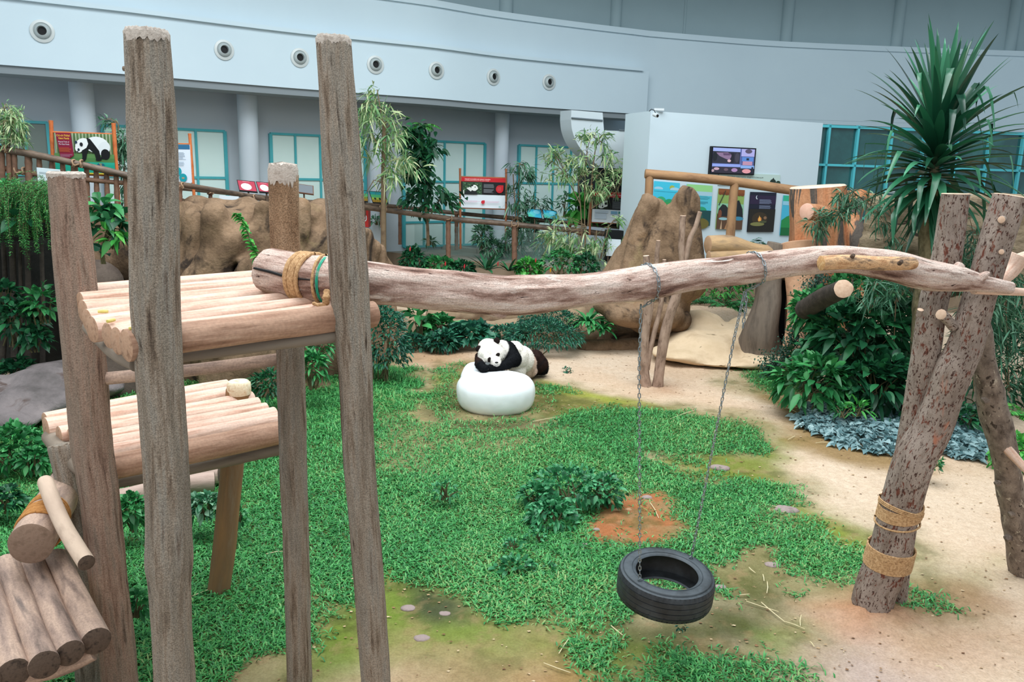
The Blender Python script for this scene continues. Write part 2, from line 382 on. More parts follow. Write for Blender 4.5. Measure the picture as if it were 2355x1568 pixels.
foot_x, foot_y = BUMPS[0][:2]; Z = Z + .06 * np.exp(-((X - foot_x) ** 2 + (Y - foot_y) ** 2) / .16) * np.abs(fbm(X, Y, 7, 14, 3)) * 1.5
colr = ground_colour(X, Y)
me = bpy.data.meshes.new('ground')
vv = np.stack([X, Y, Z], -1).reshape(-1, 3)
ii = (np.arange(ny - 1)[:, None] * nx + np.arange(nx - 1)[None, :]).ravel()
ff = np.stack([ii, ii + 1, ii + nx + 1, ii + nx], 1)
def npmesh(me, v, f, smooth=True):
    k = f.shape[1]
    me.vertices.add(len(v)); me.vertices.foreach_set('co', v.astype(np.float32).ravel())
    me.loops.add(f.size); me.loops.foreach_set('vertex_index', f.astype(np.int32).ravel())
    me.polygons.add(len(f)); me.polygons.foreach_set('loop_start', np.arange(0, f.size, k, dtype=np.int32))
    me.polygons.foreach_set('loop_total', np.full(len(f), k, dtype=np.int32))
    if smooth: me.polygons.foreach_set('use_smooth', np.ones(len(f), bool))
    me.update(); me.validate()
npmesh(me, vv, ff)
a = me.attributes.new('col', 'FLOAT_COLOR', 'POINT')
a.data.foreach_set('color', np.concatenate([colr.reshape(-1, 3), np.ones((nx * ny, 1))], 1).astype(np.float32).ravel())
me.materials.append(mat('sandy soil', ['b9a994'], 14, .95, .02, 22, attr='col', noisemix=.35, spec=.1, grain=(55, .16, .004), spots=[('a5866a', 26, .66, .05)]))
o = bpy.data.objects.new('floor', me); COL.objects.link(o); o['kind'] = 'structure'; o['label'] = 'sandy enclosure ground with mossy and bare patches'

# ------------------------------------------------------------------ grass
def blades(X, Y, Ln, Wd, lean, seed, zoff=0, curl=.6):
    r = np.random.default_rng(seed); n = len(X)
    a = r.uniform(0, 2 * PI, n); up = np.clip(r.normal(.75, .3, n), .15, 1.4)
    L = Ln * r.uniform(.6, 1.35, n); w = Wd * r.uniform(.7, 1.3, n)
    dx, dy = np.cos(a), np.sin(a); sx, sy = -dy, dx
    z0 = gz(X, Y) + zoff
    b = np.stack([X, Y, z0], 1); s = np.stack([sx * w / 2, sy * w / 2, 0 * w], 1)
    h1 = np.stack([dx * L * .38 * lean, dy * L * .38 * lean, L * .42 * up], 1)
    h2 = np.stack([dx * L * .95 * lean, dy * L * .95 * lean, L * (.62 * up - curl * .25)], 1)
    v = np.stack([b - s * .8, b + s * .8, b + h1 + s * 1.1, b + h1 - s * 1.1, b + h2], 1).reshape(-1, 3)
    k = np.arange(n) * 5
    f = np.concatenate([np.stack([k, k + 1, k + 2], 1), np.stack([k, k + 2, k + 3], 1), np.stack([k + 3, k + 2, k + 4], 1)])
    return v, f, np.repeat(r.random(n), 5)
def leafobj(name, v, f, lv, m, parent=None, off=None):
    me = bpy.data.meshes.new(name)
    if off is not None: v = v - np.array(off)[None]
    npmesh(me, v, f, smooth=False)
    a = me.attributes.new('lv', 'FLOAT', 'POINT'); a.data.foreach_set('value', lv.astype(np.float32))
    me.materials.append(m); o = bpy.data.objects.new(name, me); COL.objects.link(o)
    if parent: o.parent = parent
    return o
N = 620000
gx = rng.uniform(-6.5, 5.6, N); gy = 4.2 + (15.2 - 4.2) * rng.random(N) ** 1.35
w = grass_w(gx, gy) * (.62 + .5 * ss(fbm(gx, gy, 2.3, 71) + .22, .5))
keep = rng.random(N) < np.clip(w, 0, 1) * np.where(gy > 9, .6, .8)
gx, gy = gx[keep], gy[keep]
Lg = .062 * (1 + .9 * ss(sdist(A_([(680, 830), (900, 830), (980, 880), (940, 940), (860, 970), (680, 1000)]), gx, gy) + .2, .6)) * np.where(gy > 9, 1.15, 1)
v, f, lv = blades(gx, gy, Lg, .0105, .9, 5)
lv = np.clip(lv * .75 + .25 * np.repeat(ss(fbm(gx, gy, 1.1, 72), .6), 5), 0, 1)
M_grass = mat('broadleaf lawn grass', ['23602f', '307c41', '43964f', '5cae60', '9aa468'], rnd=1, rough=.5, spec=.35, trans=.15)
o = leafobj('grass', v, f, lv, M_grass)
tagp(o, 'short green broad-bladed grass covering the middle of the enclosure', 'grass', None, 'stuff')

# crumbs, chips and bits of dead leaf on the soil
r_ = np.random.default_rng(77); n = 3400; lx = r_.uniform(-3, 7.5, n); ly = 4.3 + 13 * r_.random(n) ** 1.6; lz = gz(lx, ly) + .007; sc_ = r_.uniform(.003, .011, n) * (1 + .06 * ly); an_ = r_.uniform(0, 2 * PI, n)
tri = np.stack([np.stack([lx + sc_ * np.cos(an_ + q) * (1 if q else 1.8), ly + sc_ * np.sin(an_ + q) * .8, lz + r_.uniform(0, .006, n)], 1) for q in (0, 1.7, 3.4, 4.9)], 1).reshape(-1, 3)
o = leafobj('ground_litter', tri, np.arange(4 * n).reshape(-1, 4), np.repeat(r_.random(n), 4), mat('soil crumbs', ['6a4a34', '8a6a4c', 'a98e6c', 'cdb997'], rnd=1, rough=.9))
tagp(o, 'tiny crumbs of soil and dead leaf scattered over the sandy ground', 'litter', None, 'stuff')
# tufts creeping over the bare soil at the front
# ------------------------------------------------------------------ building round the back
def onwall(px, py, poly):
    d = ray(px, py); best = None
    for i in range(len(poly) - 1):
        a, b = poly[i], poly[i + 1]; e = (b[0] - a[0], b[1] - a[1])
        den = d.x * e[1] - d.y * e[0]
        if abs(den) < 1e-9: continue
        t = (a[0] * e[1] - a[1] * e[0]) / den; u = (a[0] * d.y - a[1] * d.x) / den
        if t > 0 and -.02 <= u <= 1.02:
            if best is None or t < best[0]: best = (t, math.atan2(e[1], e[0]))
    if best is None: raise ValueError(('wall', px, py))
    p = CAM + d * best[0]; return p, best[1]
def offset(poly, d):
    out = []
    for i in range(len(poly)):
        a = poly[max(i - 1, 0)]; b = poly[min(i + 1, len(poly) - 1)]
        e = Vector((b[0] - a[0], b[1] - a[1])).normalized(); out.append((poly[i][0] - e.y * d, poly[i][1] + e.x * d))
    return out
def extend(poly, a, b):
    p0, p1 = Vector(poly[0]), Vector(poly[1]); q0, q1 = Vector(poly[-1]), Vector(poly[-2])
    return [tuple(p0 + (p0 - p1).normalized() * a)] + list(poly) + [tuple(q0 + (q0 - q1).normalized() * b)]
def curtain(poly, z0, z1, th, m, name, label=None, kindm=0):
    mb = MB(); back = offset(poly, th); n = len(poly)
    vs = [(x, y, z) for z in (z0, z1) for (x, y) in poly] + [(x, y, z) for z in (z0, z1) for (x, y) in back]
    fs = []
    for i in range(n - 1):
        fs += [(i, i + 1, n + i + 1, n + i), (2 * n + i, 3 * n + i, 3 * n + i + 1, 2 * n + i + 1), (n + i, n + i + 1, 3 * n + i + 1, 3 * n + i), (i, 2 * n + i, 2 * n + i + 1, i + 1)]
    fs += [(0, n, 3 * n, 2 * n), (n - 1, 3 * n - 1, 4 * n - 1, 2 * n - 1)]
    mb.add(vs, fs); return struct(name, mb, m, label)
NOZ = [(97, 72), (313, 93), (515, 115), (689, 133), (863, 149), (1003, 162), (1134, 177), (1262, 189)]
ZN = CH + 2.5
nozp = [G(a, b, ZN) for a, b in NOZ]
band = [(p.x, p.y) for p in nozp]
e1 = G(1395, 200.5, ZN); e2 = G(1490, 208, ZN)
band = extend(band + [(e1.x, e1.y), (e2.x, e2.y)], 9, 0)[:-1]
sm = catmull(band, 4); band = [tuple(q) for q in sm]
zb = onwall(730, 207, band)[0].z; zt = onwall(637, 70, band)[0].z
_e = Vector((band[-1][0], band[-1][1])); _d = ray(1490, 84); zl = CH + _d.z * (_e.length + .34) / math.hypot(_d.x, _d.y)
upw = [G(a, b, zl) for a, b in ((1490, 84), (1620, 95), (1800, 108), (2100, 121), (2355, 130))]
upper = [(p.x, p.y) for p in upw]; upper = [tuple(q) for q in catmull(extend(upper, 0, 8)[1:], 4)]
lowl = [q for q in offset(band, .3) if q[0] < upper[0][0] - .4]
upper_all = lowl + upper
ZTOP = 10.2
curtain(band, zb, zt, .3, M_wall, 'wall_band', 'white curved wall band with round air nozzles')
curtain(offset(band, .06), zb - .16, zb, .9, mat('grey plaster', ['848d92'], 0, .85), 'trim_1', 'grey underside lip of the curved wall band')  # grey darkened in colour for the shading under the band
curtain(offset(band[:-1], -.09), zt - .02, zt + .07, .42, M_wall, 'trim_3', 'thin projecting lip along the top of the wall band')
curtain(upper_all, zb + .1, zl, .25, M_wall, 'wall_upper', 'smooth curved upper wall')
curtain([(q[0], q[1] + .01) for q in upper], 0, zb + .12, .25, M_wall, 'wall_upper_base', 'lower part of the curved upper wall')
curtain(offset(upper_all, -.07), zl - .0, zl + .16, .5, M_wall, 'trim_2', 'thin projecting ledge along the upper wall')
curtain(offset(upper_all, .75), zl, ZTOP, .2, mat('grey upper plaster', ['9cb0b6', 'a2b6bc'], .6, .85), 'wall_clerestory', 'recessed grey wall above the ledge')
# pilasters of the recessed wall
recess = offset(upper_all, .75)
for i, (a, w_) in enumerate([(1162, 34), (1415, 28), (1575, 6), (1811, 28), (2067, 26), (2332, 26)]):
    p, an = onwall(a, 40, recess); mb = MB(); r_ = rad(p, w_)
    mb.tube([(p.x, p.y, zl + .1), (p.x, p.y, ZTOP)], [r_, r_], 20); struct('trim_%d' % (10 + i), mb, mat('grey upper plaster', ''), 'round grey pilaster on the recessed upper wall')
# window wall under the band
low = offset(band, 1.75); low = extend(low, 0.01, 3)[1:]
ZF = 1.1
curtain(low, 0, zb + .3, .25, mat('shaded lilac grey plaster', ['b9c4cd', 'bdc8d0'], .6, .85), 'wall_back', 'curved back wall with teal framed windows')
# soffit between the band and the window wall
mb = MB(); n = len(band); lw = low[1:n + 1] if len(low) >= n + 1 else low
lw = offset(band, 1.9)
mb.add([(x, y, zb + .02) for x, y in band] + [(x, y, zb + .02) for x, y in lw], [(i, n + i, n + i + 1, i + 1) for i in range(n - 1)])
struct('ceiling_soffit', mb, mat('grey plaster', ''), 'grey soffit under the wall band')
# columns
for i, (a, b, w_) in enumerate([(186, 200, 52), (568, 230, 45), (868, 250, 38), (1155, 270, 33)]):
    p, an = onwall(a, b, offset(band, 1.15)); mb = MB(); r_ = rad(p, w_)
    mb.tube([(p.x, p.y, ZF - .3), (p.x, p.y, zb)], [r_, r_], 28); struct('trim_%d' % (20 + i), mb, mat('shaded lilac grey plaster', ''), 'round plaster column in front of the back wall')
# air nozzles
M_noz = mat('white enamelled metal', ['c9d0d0'], 0, .35, spec=.5)
M_black = mat('black opening', ['0b0d0f'], 0, .6)
for i, ((a, b), p) in enumerate(zip(NOZ, nozp)):
    q, an = onwall(a, b, band); t = thing('air_nozzle', '', 'air vent', q, 'round air nozzles along the white wall band')
    t['label'] = ['round air nozzle on the white band, largest and farthest left', 'round air nozzle mostly hidden behind the tallest left post', 'round air nozzle right of the tallest left post, first of two before the second post', 'round air nozzle just left of the second tall post',
                  'round air nozzle just right of the second tall post', 'round air nozzle above the leafy dark vine, second right of the second post', 'second round air nozzle from the right end of the band', 'round air nozzle farthest right, with a small dark spot under it'][i]
    nrm = Vector((math.sin(an), -math.cos(an), 0)); aim = (nrm * 1.0 + Vector((0, 0, -.12))).normalized()
    Mx = nrm.to_track_quat('Z', 'Y').to_matrix(); Ma = (nrm + Vector((-.15 + .03 * i, 0, .05))).normalized().to_track_quat('Z', 'Y').to_matrix()
    mb = MB(); mb.lathe([(.205, 0), (.225, .012), (.222, .03), (.17, .045), (.16, .03), (.15, .02)], q, Mx, 36); mb.build('flange', M_noz, t)
    mb = MB(); mb.lathe([(.15, .0), (.155, .03), (.14, .065), (.115, .09), (.092, .10), (.088, .085), (.08, .03)], q, Ma, 36); mb.build('ball_ring', mat('grey enamelled metal', ['a9b3b4'], 0, .4, spec=.5), t)
    mb = MB(); mb.lathe([(.0, .035), (.088, .035)], q, Ma, 28); mb.build('opening', M_black, t)
# windows
M_teal = mat('teal painted frame', ['3f9fa8', '4aaab2'], 2, .45, spec=.4)
M_pane = mat('pale frosted green pane', ['d0e6e2', 'c6dfdb'], .8, .35, spec=.5)
M_panedark = mat('dim greenish pane', ['74807a', '68756f'], .8, .3, spec=.5)
low2 = offset(low, -.05)
zt1 = onwall(1050, 327, low2)[0].z; zm1 = onwall(1050, 418, low2)[0].z; zm2 = onwall(1000, 510, low2)[0].z; zb1 = ZF + .12
def window(k, mull, pane, label, tr=True):
    pts = [onwall(a, 330, low2)[0] for a in mull]
    fr = MB(); pn = MB()
    ztop = zt1
    for i, p in enumerate(pts):
        a = onwall(mull[i], 330, low2)[1]; wd_ = .08 if i in (0, len(pts) - 1) else .055
        fr.box((p.x, p.y, (ztop + zb1) / 2), (wd_, .12, ztop - zb1), a)
    for i in range(len(pts) - 1):
        a, b = pts[i], pts[i + 1]; an = math.atan2(b.y - a.y, b.x - a.x); L = math.hypot(b.x - a.x, b.y - a.y); cx, cy = (a.x + b.x) / 2, (a.y + b.y) / 2
        for z in ([ztop, zm1, zm2, zb1] if tr else [ztop, zb1]): fr.box((cx, cy, z), (L, .11, .06), an)
        pn.box((cx, cy, (ztop + zb1) / 2), (L, .03, ztop - zb1), an)
    o = fr.build('window_%d' % k, M_teal, smooth=False); o['kind'] = 'structure'; o['label'] = label
    q = pn.build('pane', pane, smooth=False); q.parent = o
window(1, (-60, 0, 60, 113), M_panedark, 'teal framed window with dim panes at the far left')
window(2, (238, 300, 345, 450, 517), M_pane, 'teal framed window behind the first tall post')
window(3, (622, 678, 735, 790, 838), M_pane, 'teal framed window behind the second tall post')
window(4, (928, 974, 1021, 1068, 1114), M_pane, 'teal framed window behind the red sign in the middle')
window(5, (1194, 1233, 1273, 1313, 1352), M_pane, 'teal framed window behind the bamboo plants')
# walkway slab with its brown kerb
inner = [(-1500, 560), (-400, 560), (300, 560), (600, 565), (800, 572), (900, 580), (971, 589), (1027, 596), (1176, 605), (1300, 617), (1420, 630), (1600, 640), (1900, 650), (2400, 660), (2900, 680)]
ip = [G(a, b, ZF) for a, b in inner]
mb = MB(); n = len(ip)
far = []
for p in ip:
    d = Vector((p.x, p.y, 0)).normalized(); far.append(Vector((p.x, p.y, ZF)) + d * (9 if p.x > -6 else 4))
M_path = mat('grey brown concrete path', ['8f8c80', 'a09c90'], 2, .9, .002)
mb.add([(p.x, p.y, ZF) for p in ip] + [tuple(q) for q in far], [(i, i + 1, n + i + 1, n + i) for i in range(n - 1)])
mb.add([(p.x, p.y, ZF) for p in ip] + [(p.x * 1.002, p.y * 1.002, 0.2) for p in ip], [(i, n + i, n + i + 1, i + 1) for i in range(n - 1)], mi=1)
struct('floor_walkway', mb, [M_path, mat('brown kerb render', ['7c6b58', '948370'], 2, .9, .005)], 'raised visitor walkway behind the enclosure', smooth=False)
mb = MB()   # back planter edge
bp = [G(a, b, ZF + .0) for a, b in ((880, 558), (1000, 571), (1100, 583), (1250, 592), (1330, 600))]
for i in range(len(bp) - 1):
    a, b = bp[i], bp[i + 1]; an = math.atan2(b.y - a.y, b.x - a.x); mb.box(((a.x + b.x) / 2, (a.y + b.y) / 2 + .1, ZF + .06), ((b - a).length, .2, .14), an)
struct('trim_30', mb, M_path, 'low concrete planter edge below the windows', smooth=False)
# exhibit wall (white box) at the right
bl = P(1497, 255, 18.5); zbox = bl.z; br = G(1893, 283, zbox); bk = G(1440, 262, zbox); bk2 = bk + (bk - bl).normalized() * .03
mb = MB()
def wallface(mb, a, b, z0, z1, mi=0):
    mb.add([(a.x, a.y, z0), (b.x, b.y, z0), (b.x, b.y, z1), (a.x, a.y, z1)], [(0, 1, 2, 3)], mi=mi)
wallface(mb, bk2, bl, 0, zbox); wallface(mb, bl, br, 0, zbox)
br2 = br + (bk2 - bl) ; 
mb.add([tuple(q) for q in (bl, br, br2, bk2)], [(0, 1, 2, 3)])
wallface(mb, br, br2, 0, zbox)
struct('wall_exhibit', mb, mat('white exhibit wall paint', ['c6d6df', 'c9dae3'], .7, .75), 'white exhibit wall with the television and posters', smooth=False)
BOX = [(bl.x, bl.y), (br.x, br.y)]; BOXX = extend(BOX, 0, 9)
gr = G(2355, 302, zbox); g2 = Vector((br.x, br.y, 0)) + (Vector((gr.x, gr.y, 0)) - Vector((br.x, br.y, 0))) * 1.6
GL = [(br.x + .05, br.y + .35), (g2.x, g2.y + .35)]
mb = MB(); gm = MB(); zb0 = .6
ga = math.atan2(GL[1][1] - GL[0][1], GL[1][0] - GL[0][0]); Lg_ = math.hypot(GL[1][1] - GL[0][1], GL[1][0] - GL[0][0])
ztr = onwall(1960, 381, GL)[0].z
cx, cy = (GL[0][0] + GL[1][0]) / 2, (GL[0][1] + GL[1][1]) / 2
for z, h in ((zbox - .05, .1), (ztr, .09), (ztr - 1.35, .09)): mb.box((cx, cy, z), (Lg_, .10, h * .65), ga)
for px in (1899, 1965, 2043, 2118, 2195, 2268, 2345, 2420, 2500):
    p, _ = onwall(px, 370, GL); mb.box((p.x, p.y, (zbox + zb0) / 2), (.06, .10, zbox - zb0), ga)
gm.box((cx, cy + .05, (zbox + zb0) / 2), (Lg_, .02, zbox - zb0), ga)
o = mb.build('window_6', mat('bright teal frame', ['52b4c0'], 0, .4), smooth=False); o['kind'] = 'structure'; o['label'] = 'wide teal framed glass front behind the spiky tree'
q = gm.build('pane', mat('dark teal glass', ['2b5f60', '234e50', '35706f'], .8, .08, spec=.7), smooth=False); q.parent = o
mb = MB(); mb.box((cx, cy + .05, zb0 - .35), (Lg_, .3, 1.9), ga); struct('wall_right', mb, M_wall, 'low wall under the glass front', smooth=False)

cp_ = offset(upper_all, .9); ci_ = offset(upper_all, -4.5); n = len(cp_); mb = MB()
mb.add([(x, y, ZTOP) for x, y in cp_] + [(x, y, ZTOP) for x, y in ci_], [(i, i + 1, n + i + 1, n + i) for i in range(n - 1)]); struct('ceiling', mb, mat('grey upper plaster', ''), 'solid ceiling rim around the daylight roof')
# ================================================================== climbing tower
# posts
def post(name, spec, Y, m, parent=None, cap=None, seg=26, amp=.05, flute=.10, ground=-.08, seed=0, per=8):
    pts, rr = pxpath(spec, Y, per)
    if ground is not None: pts, rr = toground(pts, rr, ground)
    # resample finely along the length for the grooved surface
    mb = MB()
    fine = []; fr = []
    for i in range(len(pts) - 1):
        for j in range(2): fine.append(pts[i].lerp(pts[i + 1], j / 2)); fr.append(rr[i] * (1 - j / 2) + rr[i + 1] * j / 2)
    fine.append(pts[-1]); fr.append(rr[-1])
    fr[0] *= .93
    mb.tube(fine, fr, seg, amp, 2.2, True, seed, flute, mi=0)
    return mb, pts, rr
tower = thing('climbing_tower', 'tall climbing tower of four grey-brown posts carrying a log platform, swing log on its right', 'climbing tower', (-1.5, 4.2, 0))
SA = [(338, 78, 96), (350, 300, 107), (355, 500, 108), (357, 650, 108), (367, 850, 104), (380, 1050, 98), (386, 1200, 97), (388, 1290, 102), (390, 1340, 94), (395, 1450, 91), (402, 1568, 91)]
SB = [(767, 92, 78), (780, 300, 85), (793, 500, 87), (806, 700, 87), (818, 860, 79), (826, 1040, 74), (845, 1300, 71), (863, 1568, 65)]
SC = [(152, 400, 78), (163, 518, 83), (177, 655, 87), (195, 838, 88), (210, 1020, 85), (222, 1097, 82), (230, 1150, 80), (256, 1380, 76), (276, 1568, 76)]
SD = [(651, 396, 66), (656, 560, 64), (667, 802, 61), (672, 1000, 62), (682, 1300, 58), (689, 1568, 57)]
M_postC = mat('pinkish faux wood concrete', ['66534a', '94796a', 'ab9181', '9c8a7c', '806a5d'], 24, .92, .018, 45, (1.0, 1.0, .09), 'gc', spec=.12, spots=[('98887a', 7, .5, .2), ('4e3e35', 20, .63, .1)], grain=(130, .3, .006))
M_postD = mat('tan pebbly faux wood concrete', ['8a6c54', 'a98a6e', 'b99b7f'], 8, .92, .006, 45, (1.0, 1.0, .5), 'gc', spec=.12, grain=(110, .42, .012))
YA, YB, YC, YD = 3.5, 4.2, 4.6, 4.95
for sp, Y_, sd, lb in ((SA, YA, 1, 'nearest and thickest grey-brown post with a ragged pale top'), (SB, YB, 2, 'post at the front right with a ragged pale top'), (SC, YC, 3, 'shorter post at the left'), (SD, YD, 4, 'post with a smooth whitened top, behind the swing log end')):
    mb, pts, rr = post('post', sp, Y_, M_post, seed=sd)
    if sd == 4:
        for i_, f_ in enumerate(mb.f):
            if np.mean([mb.v[k_][2] for k_ in f_]) > 2.66: mb.mi[i_] = 1
    o = mb.build('post', {1: M_post, 2: M_post, 3: M_postC, 4: [M_post, M_postD]}[sd], tower); o['label'] = lb
    # pale cap
    cp = MB(); hgt = {1: .026, 2: .026, 3: .018, 4: .06}[sd]
    p0, r0 = pts[0], rr[0]; ax_ = (pts[0] - pts[4]).normalized()
    if True:
        segc = 60; vs = []; prof_ = ((1.01, -1), (1.03, .1), (.9, .75), (.0, .7)) if sd < 4 else ((1.0, -1), (1.03, .2), (.93, .75), (.0, .95))
        for ring, (rf, zf) in enumerate(prof_):
            for k in range(segc):
                a = 2 * PI * k / segc; jag = (R.uniform(-.5, .3) if ring == 0 else R.uniform(-.12, .12)); rj = rf * (1 + .02 * (k % 2) + R.uniform(-.01, .01))
                vs.append(p0 + Vector((math.cos(a) * r0 * rj, math.sin(a) * r0 * rj, 0)) + ax_ * hgt * (zf + jag))
        cp.add(vs, [(i * segc + k, i * segc + (k + 1) % segc, (i + 1) * segc + (k + 1) % segc, (i + 1) * segc + k) for i in range(3) for k in range(segc)])
    else:
        q = [p0 - ax_ * hgt, p0 - ax_ * hgt * .3, p0 + ax_ * .005, p0 + ax_ * .022, p0 + ax_ * .032]
        cp.tube(q, [r0 * 1.03, r0 * 1.05, r0 * 1.0, r0 * .8, r0 * .45], 28, .05, 5, True, sd)
    cp.build('cap', M_postcap, tower)
# stub on the left of the nearest post
mb = MB(); p = P(290, 158, YA); mb.tube([p + Vector((-.012, 0, 0)), p + Vector((.05, 0, 0))], [.010, .012], 10); mb.build('peg', M_post, tower)
def log_between(a, b, r, m, me_, parent, seed, bend=.012, nm='deck_log', taper=1.0, seg=20, amp=.035):
    n = 14; pts = []; rr = []
    rnd = random.Random(seed); k1, k2 = rnd.uniform(-bend, bend), rnd.uniform(-bend, bend)
    for i in range(n + 1):
        t = i / n; p = a.lerp(b, t); p = p + Vector((0, k1, k2)) * math.sin(PI * t); pts.append(p); rr.append(r * (1 + (taper - 1) * t) * (1 + .02 * math.sin(7 * t + seed)))
    mb = MB(); mb.tube(pts, rr, seg, amp, 3, 1, seed)
    return mb.build(nm, [m, me_], parent)
ZD = 2.70
lf = [(215, 673), (185, 697), (191, 716), (201, 737), (212, 757), (248, 772), (268, 784), (290, 795)]
rt = [(700, 632), (735, 645), (760, 655), (790, 668), (812, 680), (830, 692), (845, 705), (857, 722)]
dr = [.058, .062, .062, .060, .066, .060, .062, .072]
for i in range(8):
    log_between(G(*lf[i], ZD), G(*rt[i], ZD), dr[i], M_deck2 if i == 7 else M_deck, M_deckend, tower, 20 + i)
# bearers under the deck
def bearer(spec, m=M_grey, parent=tower, nm='beam', seed=3, amp=.04):
    pts, rr = pxpath(spec, None, 6); mb = MB(); mb.tube(pts, rr, 14, amp, 3, True, seed); return mb.build(nm, m, parent)
bearer([(330, 828, 34, 3.62), (560, 797, 34, 3.9), (770, 772, 32, 4.2)])
bearer([(205, 752, 30, 4.2), (262, 808, 34, 3.8), (315, 838, 36, 3.6)], seed=4)
bearer([(225, 872, 30, 4.62), (430, 852, 29, 4.8), (652, 825, 29, 4.98)], M_old, nm='cross_rail', seed=5)
# ------------------------------------------------------------------ lower platform
pl = thing('log_platform', 'middle height log platform behind the tower posts with a cut stump at its far corner', 'log platform', (-1.9, 5.0, 0), 'log platforms')
ZL = 1.6
lf = [(104, 970), (106, 986), (136, 1002), (160, 1006), (166, 1026), (176, 1042), (186, 1058), (200, 1085)]
rt = [(522, 890), (560, 903), (580, 918), (594, 930), (612, 944), (632, 957), (648, 968), (655, 992)]
dr = [.068, .082, .070, .062, .066, .072, .07, .084]
for i in range(8): log_between(G(*lf[i], ZL), G(*rt[i], ZL), dr[i], M_deck2 if i == 7 else M_deck, M_deckend, pl, 40 + i)
bearer([(235, 1112, 34, 4.85), (430, 1076, 33, 5.2), (650, 1030, 31, 5.6)], parent=pl, seed=6)
bearer([(118, 1005, 40, 5.5), (150, 1045, 40, 5.2), (200, 1085, 40, 4.95)], parent=pl, seed=7)
for sp, sd, lb in (([(549, 893, 52, 6.3), (540, 1000, 51, 6.28), (533, 1090, 50, 6.25), (520, 1230, 50, 6.2), (505, 1352, 48, 6.15)], 7, 'orange-brown leg leaning outward'), ([(141, 1022, 56, 5.1), (168, 1150, 54, 5.05), (195, 1350, 60, 4.95), (208, 1568, 60, 4.85)], 8, 'grey leg under the left end')):
    mb, pts, rr = post('leg', sp, None, M_post, seed=sd, ground=-.06)
    o = mb.build('leg', mat('orange brown faux wood', ['7a5638', '96704c', '84664a', '8d7c68'], 4, .9, .01, 26, (1, 1, .16), 'gc') if sd == 7 else M_post, pl); o['label'] = lb
p = P(549, 889, 6.3); mb = MB(); r_ = rad(p, 54)
mb.tube([p + Vector((0, 0, z)) for z in (-.06, -.02, .03, .045)], [r_ * .98, r_ * 1.02, r_ * .98, r_ * .84], 30, .04, 8, True, 3)
o = mb.build('stump_cap', mat('pale sawn stump top', ['c9a67c', 'e6d9bd', 'd8c29c'], 20, .85, .006, 50), pl)
# ------------------------------------------------------------------ lowest platform at the bottom left
p3 = thing('log_platform', 'lowest log platform of old stained logs in the bottom left corner', 'log platform', (-2.2, 4.2, 0), 'log platforms')
ZQ = 1.0
for i, (a, b, w_) in enumerate([((-186, 1312), (-110, 1590), .078), ((-122, 1304), (-38, 1572), .076), ((-50, 1302), (32, 1548), .076), ((16, 1298), (102, 1529), .073), ((75, 1300), (161, 1502), .068), ((131, 1286), (221, 1474), .074)]):
    log_between(G(*a, ZQ), G(*b, ZQ), w_, M_old, M_oldend, p3, 60 + i, seg=22)
bearer([(-60, 1575, 40, 3.75), (120, 1540, 40, 3.8), (215, 1500, 36, 3.85)], parent=p3, seed=8, m=M_old)
bearer([(-60, 1360, 40, 4.55), (60, 1350, 40, 4.6), (170, 1335, 36, 4.65)], parent=p3, seed=9, m=M_old)
mb = MB(); a_ = G(-30, 1500, .9); mb.tube([a_, Vector((a_.x, a_.y, -.05))], [.08, .08], 16, .05); mb.build('leg', M_post, p3)
# rope bound round log resting on its far end, and the thin pole over it
a = P(72, 1250, 4.33); b = P(150, 1120, 5.2)
t = (b - a).normalized(); pts = [a + t * (i * .08) for i in range(13)]
tr = thing('round_log', 'thick sawn log bound with orange rope, lying across the lowest platform', 'log', a)
mb = MB(); mb.tube(pts, [rad(a, 97)] * 13, 30, .02, 2, 1, 5); mb.build('log_body', [M_old, mat('sawn round end with cracks', ['6f5a4a', '8a7262', '7b6555'], 18, .85, .003)], tr)
def ropeband(center, axis, r, L, turns, rr, name, parent, m=M_rope, tilt=.0, wob=.0, seg=7, flatten=1.0):
    axis = axis.normalized(); x = Vector((0, 0, 1)); x = (x - axis * x.dot(axis)).normalized(); y = axis.cross(x)
    n = int(turns * 26); pts = []
    for i in range(n + 1):
        a = 2 * PI * i / 26; s = (i / n - .5) * L + tilt * math.cos(a + .8) + wob * math.sin(a * .37 + i * .05)
        pts.append(center + axis * s + (x * math.cos(a) + y * math.sin(a)) * r)
    mb = MB(); mb.tube(pts, [rr * (1 + .12 * math.sin(i * 2.4)) for i in range(n + 1)], seg, 0, cap=False)
    return mb.build(name, m, parent)
rp = thing('rope_binding', 'orange rope wound round the thick log at the bottom left', 'rope', a, 'rope bindings')
ropeband(a + t * .25, t, rad(a, 97) + .006, .17, 14, .0075, 'rope_coil', rp, mat('orange coir rope', ['a06c38', 'c58f56'], 50, .9), wob=.01)
ropeband(a + t * .40, t, rad(a, 97) + .005, .10, 4, .0065, 'rope_coil', rp, mat('orange coir rope', ''), tilt=.04)
pts, rr = pxpath([(104, 1108, 34, 4.75), (124, 1160, 36, 4.5), (150, 1215, 36, 4.25), (182, 1268, 37, 4.0), (199, 1294, 38, 3.9)], None, 4)
mb = MB(); mb.tube(pts, rr, 20, .03, 3, 1, 9)
single('thin_pole', mb, [mat('smooth pale pole bark', ['a58c7b', 'cdb6a2', 'bda593'], 6, .75, .003, 30, (1, 1, .3), 'gc', spots=[('6e5c52', 8, .68, .06)]), M_oldend], 'slim pale pole leaning across the rope-bound log', 'pole')
